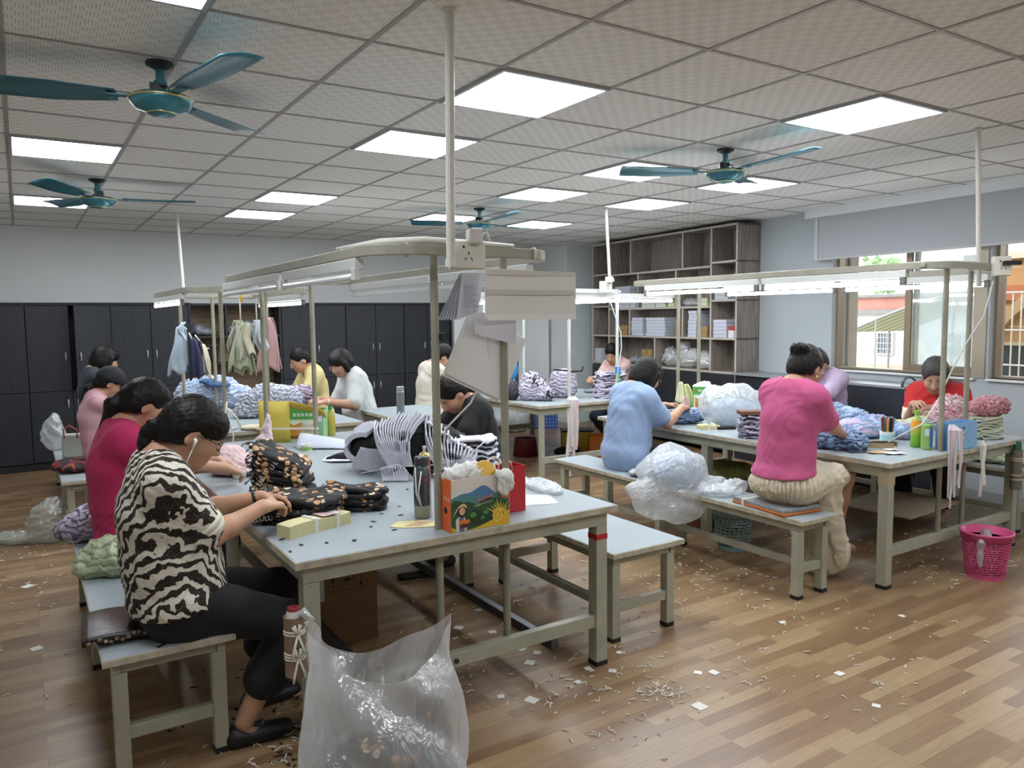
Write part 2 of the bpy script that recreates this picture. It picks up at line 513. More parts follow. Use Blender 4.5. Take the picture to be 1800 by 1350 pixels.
def _stripe(nt, b):
    w = N(nt, 'ShaderNodeTexWave', {'Vector': coords(nt), 'Scale': 1.5}, bands_direction='X')
    nt.links.new(ramp(nt, w.outputs[0], [(.5, '#7fa383'), (.52, '#c9c4a6')], 'CONSTANT'), b.inputs['Base Color'])
    b.inputs['Roughness'].default_value = .7
aw = lambda t: 1.32 + .62 * math.sin(PI * .5 * t)
obj('canopy', MB().grid(lambda u, v: (4.2 + 1.5 * v, 5.1 - 2.5 * u, aw(u)), 14, 4), cmat('awning_stripe', _stripe), a, solid=.02)
fm = MB()
for t in (0, .2, .45, .7, .95):
    fm.tube([(4.2, 5.1 - 2.5 * t, .55), (4.2, 5.1 - 2.5 * t, aw(t))], .012, 6)
fm.tube([(4.2, 5.1, .56), (4.2, 2.7, .56)], .012, 6)
fm.tube([(4.2, 5.1 - 2.5 * k / 8, aw(k / 8) + .012) for k in range(9)], .018, 6)
for t in (.0, .45, .95):
    fm.tube([(5.2, 5.1 - 2.5 * t, -.5), (5.2, 5.1 - 2.5 * t, aw(t))], .02, 6)
fm.tube([(5.2, 5.1, .56), (4.2, 5.1, .56)], .012, 6)
obj('support_frame', fm, mat('#a9adad', .5), a)
# orange tiled house on the right with arch and window grid
h = thing('tiled_house', 'orange tiled house with arch and white grille outside the right window', 'house', W0, -WA)
obj('wall', MB().box(3.2, 8, -9.5, 2.48, -.5, 2.26), brick_o, h)
obj('coping', MB().box(3.1, 8.1, -9.6, 2.52, 2.26, 2.34), mat('#b9b09c', .8), h)
obj('band', MB().box(3.15, 3.2, -9.5, 2.49, 1.76, 1.94), mat('#a9673f', .7), h)
m = MB()
for k in range(20):
    t0, t1 = PI * k / 20, PI * (k + 1) / 20
    q = [(r * math.cos(t), r * math.sin(t)) for r, t in ((1.42, t0), (1.55, t0), (1.55, t1), (1.42, t1))]
    m.add([(x, .9 + a_, .55 + b_) for x in (3.12, 3.2) for a_, b_ in q], [(0, 1, 2, 3), (7, 6, 5, 4), (0, 4, 5, 1), (1, 5, 6, 2), (2, 6, 7, 3), (3, 7, 4, 0)])
obj('arch', m, mat('#b5946b', .7), h)
f = obj('window', MB().box(3.17, 3.195, -.4, 2.07, .2, 1.22), mat('#3f423d', .25), h)
obj('window_frame', rectframe(MB(), 3.14, 3.2, -.45, 2.11, .15, 1.25, .04), mat('#b9ae8d', .5), f)
# white security grille standing before the tiled house
g = MB()
for k in range(26):
    uu = 2.13 - k * .10
    g.tube([(3.0, uu, -.5), (3.0, uu, 1.85)], .0095, 6)
for z in (.1, .55, .98, 1.40, 1.85):
    g.tube([(3.0, 2.14, z), (3.0, -.45, z)], .012, 6)
tag(xyobj('security_grille', g, mat('#c9c8c0', .5)), 'white security bars outside the right window before the orange house', 'grille')
tag(xyobj('drain_tiles', MB().box(.235, .36, 1.90, 2.06, -.5, 2.6), mat('#b3aea2', .7, var=.1, vs=6)), 'cream tiled pier just outside the left edge of the window', 'pier')
sh_ = MB()
rnd = random.Random(4)
for k in range(70):
    c = (8.6 + rnd.random() * .6, 7.75 + rnd.random() * .55, 2.1 + rnd.random() * .75)
    sh_.obox(c, (.13, .13, .02), (rnd.random() * 6, rnd.random() * 6, rnd.random() * 6))
tag(xyobj('rooftop_shrub', sh_, mat('#86a077', .7, var=.3, vs=3)), 'green shrub growing on the roof of the white house', 'shrub')
# ---------------------------------------------------------------- painted steel work tables and benches
paint = mat('#a3a28f', .42, var=.14, vs=9, bmp=.05, bs=40)
paint_d = mat('#8f8c7b', .45, var=.16, vs=9)
top_m = mat('#959fa3', .5, spec=.3, var=.05, vs=5, bmp=.03, bs=30)
edge_m = mat('#b3ab97', .6, var=.3, vs=18)
rubber = mat('#17181a', .6)
dark_steel = mat('#3a3d40', .4, .2, var=.1)

def slab(x0, x1, y0, y1, z0, z1, parent, name='tabletop'):
    m = MB().box(x0, x1, y0, y1, z0, z1 - .002, 1).box(x0 + .004, x1 - .004, y0 + .004, y1 - .004, z1 - .003, z1, 0)
    return obj(name, m, [top_m, edge_m], parent, bev=.003)
def leg(x, y, h, w, parent, m=None):
    l = obj('leg', MB().box(x - w / 2, x + w / 2, y - w / 2, y + w / 2, .02, h), m or paint, parent, bev=.003)
    obj('foot', MB().box(x - w / 2 - .001, x + w / 2 + .001, y - w / 2 - .001, y + w / 2 + .001, 0, .022), rubber, l)
    return l
def table(label, x0, x1, y0, y1, zt=.76, mids=(), bars=(), lw=.062, rail_z=.215):
    """steel work table: top, apron, legs, low rails, foot bars; local origin at near left corner"""
    t = thing('work_table', label, 'table', (x0, y0, 0))
    W, L = x1 - x0, y1 - y0
    slab(0, W, 0, L, zt - .03, zt, t)
    i = .035
    obj('apron', MB().box(i, W - i, i, i + .03, zt - .095, zt - .031).box(i, W - i, L - i - .03, L - i, zt - .095, zt - .031)
        .box(i, i + .03, i + .03, L - i - .03, zt - .095, zt - .031).box(W - i - .03, W - i, i + .03, L - i - .03, zt - .095, zt - .031), paint, t, bev=.003)
    a = i + lw / 2
    for lx in (a, W - a):
        for ly in [a, L - a] + [m - y0 for m in mids]:
            leg(lx, ly, zt - .096, lw, t)
    for ly in (a, L - a):
        obj('lower_rail', MB().box(a + lw / 2 - .01, W - a - lw / 2 + .01, ly - .02, ly + .02, rail_z - .03, rail_z + .03), paint, t, bev=.003)
    for bx in bars:
        obj('foot_bar', MB().box(bx - x0 - .02, bx - x0 + .02, a - .03, L - a + .03, rail_z - .075, rail_z - .031), dark_steel, t, bev=.003)
    return t
def bench(label, x0, x1, y0, y1, zt=.47, mids=(), rail=True, group=None, lw=.05):
    t = thing('bench', label, 'bench', (x0, y0, 0), 0, group)
    W, L = x1 - x0, y1 - y0
    slab(0, W, 0, L, zt - .028, zt, t, 'seat')
    i = .03
    obj('apron', MB().box(i, i + .03, .04, L - .04, zt - .075, zt - .029).box(W - i - .03, W - i, .04, L - .04, zt - .075, zt - .029)
        .box(i + .03, W - i - .03, .05, .075, zt - .075, zt - .029).box(i + .03, W - i - .03, L - .075, L - .05, zt - .075, zt - .029), paint, t, bev=.003)
    a = i + lw / 2
    for ly in [.07] + [m - y0 for m in mids] + [L - .07]:
        for lx in (a, W - a):
            leg(lx, ly, zt - .076, lw, t)
        obj('cross_rail', MB().box(a + lw / 2 - .005, W - a - lw / 2 + .005, ly - .016, ly + .016, .145, .195), paint, t, bev=.003)
    if rail:
        obj('long_rail', MB().box(W / 2 - .016, W / 2 + .016, .06, L - .06, .148, .19) if rail == 1 else MB().box(a - .016, a + .016, .06, L - .06, .148, .19), paint_d, t, bev=.003)
    return t

T1 = table('nearest grey-topped work table, with orange fruit box and black printed garments on it', .775, 2.262, 2.655, 5.62, mids=(3.98,), bars=(1.12, 1.93))
obj('red_tape', MB().box(1.487 - .098, 1.487 - .034, .034, .098, .60, .625), mat('#b3202c', .4), T1)
obj('bolt', MB().lathe([(0, 0), (.011, 0), (.011, .008), (0, .008)], 8, (.42, .024 + .02, .215), axis=Matrix.Rotation(R(90), 3, 'X')).lathe([(0, 0), (.011, 0), (.011, .008), (0, .008)], 8, (.66, .044, .215), axis=Matrix.Rotation(R(90), 3, 'X')), dark_steel, T1)
T2 = table('work table at far left heaped with blue and grey garments, before the open shelf', 1.17, 2.40, 6.10, 8.5, mids=(7.3,))
T3 = table('work table in the far middle carrying lavender garment bundles, near the white screen', 4.18, 5.62, 6.06, 8.3, mids=(), lw=.045)
T4 = table('right-hand work table under the lit lamp frame, with blue paper box at its near end', 4.155, 5.775, 2.49, 5.15, mids=(3.95,))
obj('kraft_tape', MB().box(.033, .099, .033, .099, .62, .70), mat('#a99d82', .7), T4)
T5 = table('small plain side table with a steel flask on it, before the dark wardrobes', 2.68, 3.35, 6.15, 6.95)
bench('front left bench with woven mat and black scraps on its white seat', .17, .61, 2.875, 5.02, mids=(4.0,), rail=0)
bench('empty bench right of the nearest table with bare white seat', 2.36, 2.835, 2.80, 4.95, mids=(3.9,), rail=2)
bench('long bench with blue shirted and pink sweatered workers, crossed by a clear plastic bag', 3.60, 3.925, 2.66, 5.02, mids=(3.85,), rail=1)
bench('far left bench carrying a red and black cushion, before the dark wardrobes', .19, .47, 6.35, 8.9, mids=(7.6,), rail=0)
bench('bench beyond the right table by the window wall, with pale green cloth on it', 6.05, 6.40, 2.62, 5.0, mids=(3.8,), rail=2)
bench('bench behind the striped garment heap on the far side of the middle aisle', 2.58, 2.95, 6.98, 8.6, rail=0)

# ---------------------------------------------------------------- overhead lamp frames
rail_m = mat('#9b988a', .4, .1, var=.1)
lamp_m = mat('#c9ccc8', .4, .1)
tube_off = mat('#dfe3e2', .25)
tube_on = mat('#fbfdff', .3, emit=TUBE_E)
cap_m = mat('#6f6f68', .5)
def lamp(label, x, y0, y1, z, lit, side, group=None):
    """batten fluorescent lamp hung under a rail; side turns the tube outward"""
    t = thing('tube_lamp', label, 'lamp', (x, y0, z), 0, group)
    L = y1 - y0
    obj('housing', MB().box(-.02, .02, 0, L, -.045, 0), lamp_m, t, bev=.003)
    obj('tube', MB().tube([(side * .012, .035, -.072), (side * .012, L - .035, -.072)], .0145, 10), tube_on if lit else tube_off, t, smooth=False)
    for yy in (.0, L - .035):
        obj('lamp_holder', MB().box(side * .012 - .014, side * .012 + .014, yy, yy + .035, -.09, -.04), cap_m if lit else lamp_m, t, bev=.004)
    return t
def lamp_frame(label, x0, x1, y0, y1, z, poles, base, m=None, pr=.0165, rad=.2, open_far=False):
    t = thing('overhead_rack', label, 'lamp frame', (x0, y0, 0))
    W, L = x1 - x0, y1 - y0
    P = []
    for cx, cy, a0 in ((rad, rad, 180), (W - rad, rad, 270), (W - rad, L - rad, 0), (rad, L - rad, 90)):
        P += [(cx + rad * math.cos(R(a0 + k * 15)), cy + rad * math.sin(R(a0 + k * 15)), z) for k in range(7)]
    obj('rail', MB().tube(P, 1, rect=(.028, .042), closed=True), m or rail_m, t, bev=.003)
    for px, py, zb, zt in poles:
        obj('pole', MB().tube([(px - x0, py - y0, zb), (px - x0, py - y0, (zt or z) - .015)], pr, 14), m or paint_d, t, smooth=False)
    for py in sorted({p[1] for p in poles}):
        xs = [p[0] for p in poles if p[1] == py]
        if not y0 < py < y0 + .05:
            obj('cross_bar', MB().box(-.0, W, py - y0 - .014, py - y0 + .014, z - .012, z + .012), m or rail_m, t, bev=.003)
    return t
F1 = lamp_frame('overhead lamp frame with unlit tubes on the nearest table', 1.15, 1.99, 2.72, 5.40, 1.885,
                [(1.40, 2.765, .19, None), (1.725, 2.765, .19, None), (1.36, 5.2, .72, None), (1.695, 5.2, .72, None)], .76)
obj('black_tape', MB().lathe([(.0185, 0), (.0185, .03), (.0165, .03)], 14, (.28, .045, 1.53)).box(.28, .31, .035, .041, 1.53, 1.56), mat('#1b1c1e', .5), F1)
wrap = mat('#c9c7bb', .8)
obj('wrapped_cable', MB().tube([(.0, .45, 1.915), (.06, .12, 1.92), (.2, .01, 1.925), (.36, .0, 1.918), (.6, .0, 1.915)], [.008, .014, .012, .014, .008], 8), mat('#d6d4ca', .7), F1, smooth=True)
for cx, cy in ((.0, .4), (.13, .04), (.34, 0), (.7, 0)):
    obj('cable_tie', MB().lathe([(.028, -.003), (.0285, .003)], 12, (cx, cy, 1.885), axis=Matrix.Rotation(R(90), 3, 'Y')), wrap, F1)
lamp('unlit tube lamp under the near left corner of the nearest frame', 1.155, 2.93, 3.95, 1.862, 0, -1, 'unlit tubes of the nearest frame')
lamp('unlit tube lamp at the far left end of the nearest frame, yellow hook beside it', 1.155, 4.0, 5.30, 1.862, 0, -1, 'unlit tubes of the nearest frame')
lamp('unlit tube lamp under the right rail of the nearest frame, close to the hanging papers', 1.985, 2.95, 3.9, 1.862, 0, 1, 'unlit tubes of the nearest frame')
lamp('unlit tube lamp under the far right rail of the nearest frame, above the dark wardrobes', 1.985, 3.95, 5.2, 1.862, 0, 1, 'unlit tubes of the nearest frame')
F2 = lamp_frame('lamp frame with lit tubes and hanging sample garments at far left', 1.06, 1.98, 6.05, 7.9, 1.85,
                [(1.30, 6.16, .70, None), (1.63, 6.16, .70, None), (1.28, 7.8, .72, None), (1.57, 7.8, .72, None)], .76)
lamp('lit tube lamp on the left rail of the far left frame', 1.065, 6.3, 7.7, 1.828, 1, -1)
lamp('lit tube lamp on the right rail of the far left frame, above hanging garments', 1.975, 6.3, 7.7, 1.828, 1, 1)
F3 = lamp_frame('white lamp frame with lit tube over the far middle table', 4.22, 5.24, 6.04, 8.0, 1.87,
                [(4.58, 6.12, .02, None), (5.20, 6.12, .70, None), (4.6, 7.8, .72, None), (5.15, 7.8, .72, None)], .76, m=mat('#c4c8c6', .4))
lamp('lit tube lamp on the near rail of the white far middle frame', 4.23, 6.3, 7.9, 1.848, 1, -1)
t = dup(lamp('lit tube lamp beside the socket of the white far middle frame', 5.23, 6.3, 7.9, 1.848, 1, 1), (4.33, 6.06, 1.848), -PI / 2, 'lit tube lamp across the near end of the white far middle frame')
F4 = lamp_frame('lamp frame with lit tubes over the right-hand table before the window', 4.52, 5.50, 2.46, 5.20, 1.90,
                [(4.79, 2.556, .19, None), (5.20, 2.62, .19, None), (4.98, 5.02, .72, None), (5.24, 5.02, .72, None)], .76)
obj('wrapped_cable', MB().tube([(0, .5, 1.913), (.05, .14, 1.915), (.2, .02, 1.92), (.45, .0, 1.917), (.62, .0, 1.913)], [.006, .012, .01, .012, .006], 8), wrap, F4, smooth=True)
lamp('lit tube lamp at the far end of the left rail over the right-hand table', 4.525, 3.75, 4.95, 1.877, 1, -1)
lamp('lit tube lamp at the near end of the left rail over the right-hand table', 4.525, 2.65, 3.72, 1.877, 1, -1)
lamp('lit tube lamp on the window side rail of the right-hand frame, near end', 5.495, 2.65, 3.75, 1.877, 1, 1)
lamp('lit tube lamp on the window side rail of the right-hand frame, far end', 5.495, 3.8, 4.95, 1.877, 1, 1)

# conduits from the ceiling with their socket boxes
pvc = mat('#d9d8d0', .45)
def conduit(label, p0, p1, r=.017):
    t = thing('conduit', label, 'conduit', p0)
    d = Vector(p1) - Vector(p0)
    obj('pipe', MB().tube([(0, 0, 0), d], r, 12), pvc, t, smooth=False)
    obj('coupling', MB().tube([d * .985, d * 1.0 + Vector((0, 0, -.015))], r * 1.25, 12), pvc, t)
    obj('ceiling_cap', MB().lathe([(r * 1.6, 0), (r * 1.6, -.008), (r, -.012)], 12), pvc, t)
conduit('thick white conduit dropping from the ceiling to the nearest lamp frame', (1.318, 2.444, HC), (1.40, 2.62, 1.83))
conduit('white conduit dropping from the ceiling to the right-hand lamp frame', (4.775, 2.40, HC), (5.16, 2.55, 1.80), .014)
conduit('slim white conduit dropping to the far middle lamp frame, before the shelving', (4.95, 6.0, HC), (5.05, 6.05, 1.88), .015)
conduit('slim slanting white conduit above the far left lamp frame', (1.40, 8.45, HC), (1.33, 7.85, 1.86), .013)
ivory = mat('#d5d2c3', .45)
def socket(label, loc, rz, w=.09, h=.09, d=.045, plug=True):
    t = thing('socket_box', label, 'socket', loc, rz)
    obj('case', MB().box(-w / 2, w / 2, -d, 0, -h / 2, h / 2), ivory, t, bev=.005)
    obj('face_plate', MB().box(-w / 2 + .004, w / 2 - .004, -d - .004, -d, -h / 2 + .004, h / 2 - .004), mat('#dedbd0', .4), t, bev=.002)
    s = MB()
    for a, x, z in ((0, 0, .018), (35, -.012, -.004), (-35, .012, -.004)):
        s.obox((x, -d - .0045, z - .012), (.0035, .002, .012), (0, R(a), 0))
    obj('slots', s.lathe([(0, 0), (.005, 0), (.005, .003), (0, .003)], 8, (-.02, -d - .003, .03), axis=Matrix.Rotation(R(90), 3, 'X')), rubber, t)
    if plug:
        q = obj('plug', MB().box(.0, .05, -d - .035, -.01, h / 2 - .015, h / 2 + .045), mat('#cfcdc6', .5), t, bev=.006)
        obj('plug_cord', MB().tube([(.05, -.04, h / 2 + .02), (.075, -.05, h / 2 + .03), (.085, -.05, h / 2)], .006, 8), mat('#d8d6cf', .5), q)
    return t
socket('cream double socket box with plug on the nearest lamp frame beside the conduit', (1.485, 2.66, 1.862), R(-12), .14, .11)
socket('cream socket box with black plug at the near end of the right-hand frame', (5.13, 2.42, 1.90), R(-35), .10, .12, plug=False)
obj('adapter', MB().box(-.01, .09, -.085, -.05, .005, .03), rubber, bpy.data.objects['socket_box.001'], bev=.004)
socket('white socket box on the near rail of the far middle frame', (4.93, 6.0, 1.91), 0, .13, .11)

# ---------------------------------------------------------------- dark wardrobes along the back wall
def _ebony(nt, b):
    nz = N(nt, 'ShaderNodeTexNoise', {'Vector': coords(nt, (60, 60, 1.5)), 'Scale': 2.0, 'Detail': 5.0})
    nt.links.new(ramp(nt, nz.outputs[0], [(.3, '#1f2228'), (.7, '#2c3038')]), b.inputs['Base Color'])
    b.inputs['Roughness'].default_value = .5
    bump(nt, b, nz.outputs[0], .08, .003)
ebony = cmat('ebony_laminate', _ebony)
ebony_in = mat('#1b1c20', .6)
chrome = mat('#d9dcdf', .3, .35)
def handle(x, z, parent, y=-.016):
    obj('handle', MB().tube([(x, y + .012, z - .045), (x, y - .012, z - .04), (x, y - .014, z), (x, y - .012, z + .04), (x, y + .012, z + .045)], .006, 8), chrome, parent, smooth=True)
CZ, CYF = 1.835, 9.82
def wardrobe(label, x0, x1, hz=('u', 'l'), ajar=None, split=.86):
    t = thing('wardrobe', label, 'wardrobe', (x0, CYF, 0))
    W = x1 - x0
    obj('carcass', MB().box(0, W, .0, .378, .0, .08).box(0, W, 0, .378, CZ - .03, CZ).box(0, .02, 0.0, .378, .08, CZ - .03).box(W - .02, W, 0.0, .378, .08, CZ - .03).box(.02, W - .02, .36, .378, .08, CZ - .03), ebony_in, t)
    for k in (0, 1):
        a, c = k * W / 2 + .003, (k + 1) * W / 2 - .003
        for z0, z1, nm in ((.085, split - .003, 'l'), (split + .003, CZ - .035, 'u')):
            hx = (c - .045) if k == 0 else (a + .045)
            if ajar == (k, nm):
                d = obj('door', MB().box(-(c - a), 0, -.018, 0, z0, z1), ebony, t, bev=.002, loc=(c, -.004, 0), rz=R(24))
                handle(-(c - a) + .045, 1.24, d, -.02)
            else:
                d = obj('door', MB().box(a, c, -.02, -.002, z0, z1), ebony, t, bev=.002)
                if nm in hz:
                    handle(hx, 1.24 if nm == 'u' else .72, d, -.02)
    return t
wardrobe('dark wardrobe at the far left, cut by the frame edge', -.80, .045)
wardrobe('dark wardrobe at far left with one upper door ajar', .05, .865, ajar=(1, 'u'))
wardrobe('dark wardrobe between the ajar door and the open shelf', .87, 1.695)
wardrobe('dark wardrobe just right of the open shelf, behind the women in yellow and white', 2.80, 3.645)
wardrobe('dark wardrobe with two pairs of handles in the middle of the back wall', 3.65, 4.485)
wardrobe('dark wardrobe beside the white screen, partly behind the pole', 4.49, 5.20)
tag(obj('wardrobe_plinth_strip', MB().box(-.8, 5.2, 9.80, 9.815, 0, .07), ebony_in), 'dark kick strip along the foot of the wardrobes', 'kick strip')
def _oak(nt, b):
    nz = N(nt, 'ShaderNodeTexNoise', {'Vector': coords(nt, (2, 2, 22)), 'Scale': 2.0, 'Detail': 5.0})
    nt.links.new(ramp(nt, nz.outputs[0], [(.3, '#77624b'), (.7, '#9a8366')]), b.inputs['Base Color'])
    b.inputs['Roughness'].default_value = .55
oak = cmat('oak_laminate', _oak)
t = thing('open_shelf', 'open shelf unit with oak coloured back between the dark wardrobes', 'shelf', (1.70, CYF, 0))
obj('side_panel', MB().box(0, .025, -.015, .378, 0, CZ), ebony, t)
obj('side_panel', MB().box(1.07, 1.095, -.015, .378, 0, CZ), ebony, t)
obj('back_panel', MB().box(.025, 1.07, .36, .378, .0, CZ), oak, t)
for z in (CZ - .02, 1.42, 1.09, .45, .06):
    obj('shelf_board', MB().box(.025, 1.07, -.01, .36, z - .012, z + .012), ebony, t)
obj('divider', MB().box(.42, .44, .0, .36, 1.43, CZ - .03), ebony, t)
obj('divider', MB().box(.92, .94, .0, .36, 1.10, 1.41), ebony, t)
# white standing screen in the far middle
t = thing('partition_screen', 'tall white screen with grey edge beside the dark wardrobes', 'screen', (5.225, 9.78, 0))
obj('panel', MB().box(.03, 1.70, .0, .03, .05, 1.86), mat('#eef3f2', .5), t)
obj('edge_frame', MB().box(0, .03, -.012, .04, 0, 1.89).box(1.70, 1.73, -.012, .04, 0, 1.89).box(.03, 1.7, -.012, .04, 1.86, 1.89), mat('#9ca1a4', .35, .5), t, bev=.003)
obj('edge_strip', MB().box(-.02, -.001, -.01, .04, 0, 1.89), mat('#2a2c30', .4), t)
t = thing('breaker_box', 'white breaker box with dark window on the far wall near the shelving', 'breaker box', (7.13, 9.335, 1.94))
obj('case', MB().box(-.22, .16, -.05, .0, -.1, .12), mat('#d9dbd8', .5), t, bev=.008)
obj('window', MB().box(-.12, .10, -.053, -.05, -.03, .06), mat('#4c5054', .3), t)

# ---------------------------------------------------------------- big wood-grain shelving along the window wall
def _grey_oak(nt, b):
    nz = N(nt, 'ShaderNodeTexNoise', {'Vector': coords(nt, (9, 9, 1.0)), 'Scale': 3.0, 'Detail': 7.0, 'Roughness': .65, 'Distortion': .4})
    nt.links.new(ramp(nt, nz.outputs[0], [(.3, '#6d645d'), (.5, '#8d837b'), (.75, '#a59b92')]), b.inputs['Base Color'])
    b.inputs['Roughness'].default_value = .55
grey_oak = cmat('grey_oak', _grey_oak)
face_m = mat('#bdb5aa', .5, var=.1, vs=12)
US, UE, ZB, ZT, DV = 2.92, 5.845, .955, 2.645, .35
sh = thing('shelving_unit', 'tall grey wood-grain shelving with staggered compartments by the far window wall', 'shelving', W0, -WA)
def sbx(u0, u1, z0, z1, d=DV, m=None, nm='divider'):
    mb = MB().box(-d + .004, -.005, u0, u1, z0, z1, 0).box(-d, -d + .0045, u0, u1, z0, z1, 1)
    return obj(nm, mb, [m or grey_oak, face_m], sh)
TH = .024
sbx(US, US + TH, 0, ZT, nm='side_panel'); sbx(UE - TH, UE, 0, ZT, nm='side_panel')
sbx(US, UE, ZT - TH, ZT, nm='top_board')
obj('back_panel', MB().box(-.02, -.004, US, UE, .05, ZT), grey_oak, sh)
H1, H2, H3, ZL = 2.185, 1.715, 1.345, ZB
def hb(u0, u1, z):
    sbx(u0, u1, z - TH / 2, z + TH / 2, nm='shelf_board')
def vb(u, z0, z1):
    sbx(u - TH / 2, u + TH / 2, z0, z1)
vb(3.345, ZL, ZT); vb(5.425, ZL, ZT)
hb(3.345, 5.425, H1); hb(5.425, UE, H1 + .02); hb(3.345, 5.425, H2); hb(5.425, UE, H2 + .04); hb(US, UE, H3); hb(US, UE, ZL)
hb(US, 3.345, 2.223); hb(US, 3.345, 1.785)
vb(4.917, H1, ZT); vb(3.854, H1, ZT)
vb(4.754, H2, H1); vb(3.978, H2, H1)
vb(4.938, H3, H2); vb(3.848, H3, H2)
vb(4.392, ZL, H3)
obj('base_cabinet', MB().box(-DV, -.02, US + TH, UE - TH, .05, ZL - .012), ebony_in, sh)
for k in range(6):
    a, c = lerp(US + TH, UE - TH, k / 6), lerp(US + TH, UE - TH, (k + 1) / 6)
    obj('base_door', MB().box(-DV - .018, -DV - .001, a + .003, c - .003, .06, ZL - .02), ebony, sh, bev=.002)
# low dark cabinet under the window
lc = thing('low_cabinet', 'low black cabinet with grey top under the left window', 'cabinet', W0, -WA)
obj('top_board', MB().box(-.41, -.0, .785, 2.9, .945, .97), mat('#8b8f94', .35), lc, bev=.003)
obj('carcass', MB().box(-.38, -.005, .80, 2.9, .0, .945), ebony_in, lc)
for a, c in ((.80, 1.42), (1.425, 2.03)):
    obj('door', MB().box(-.402, -.381, a + .003, c - .003, .06, .94), ebony, lc, bev=.002)
obj('side_panel', MB().box(-.40, -.005, .785, .799, 0, .945), mat('#4a4d54', .45), lc)
obj('shelf_edge', MB().box(-.402, -.381, 2.035, 2.06, .0, .94).box(-.402, -.381, 2.45, 2.47, .0, .94), ebony, lc)
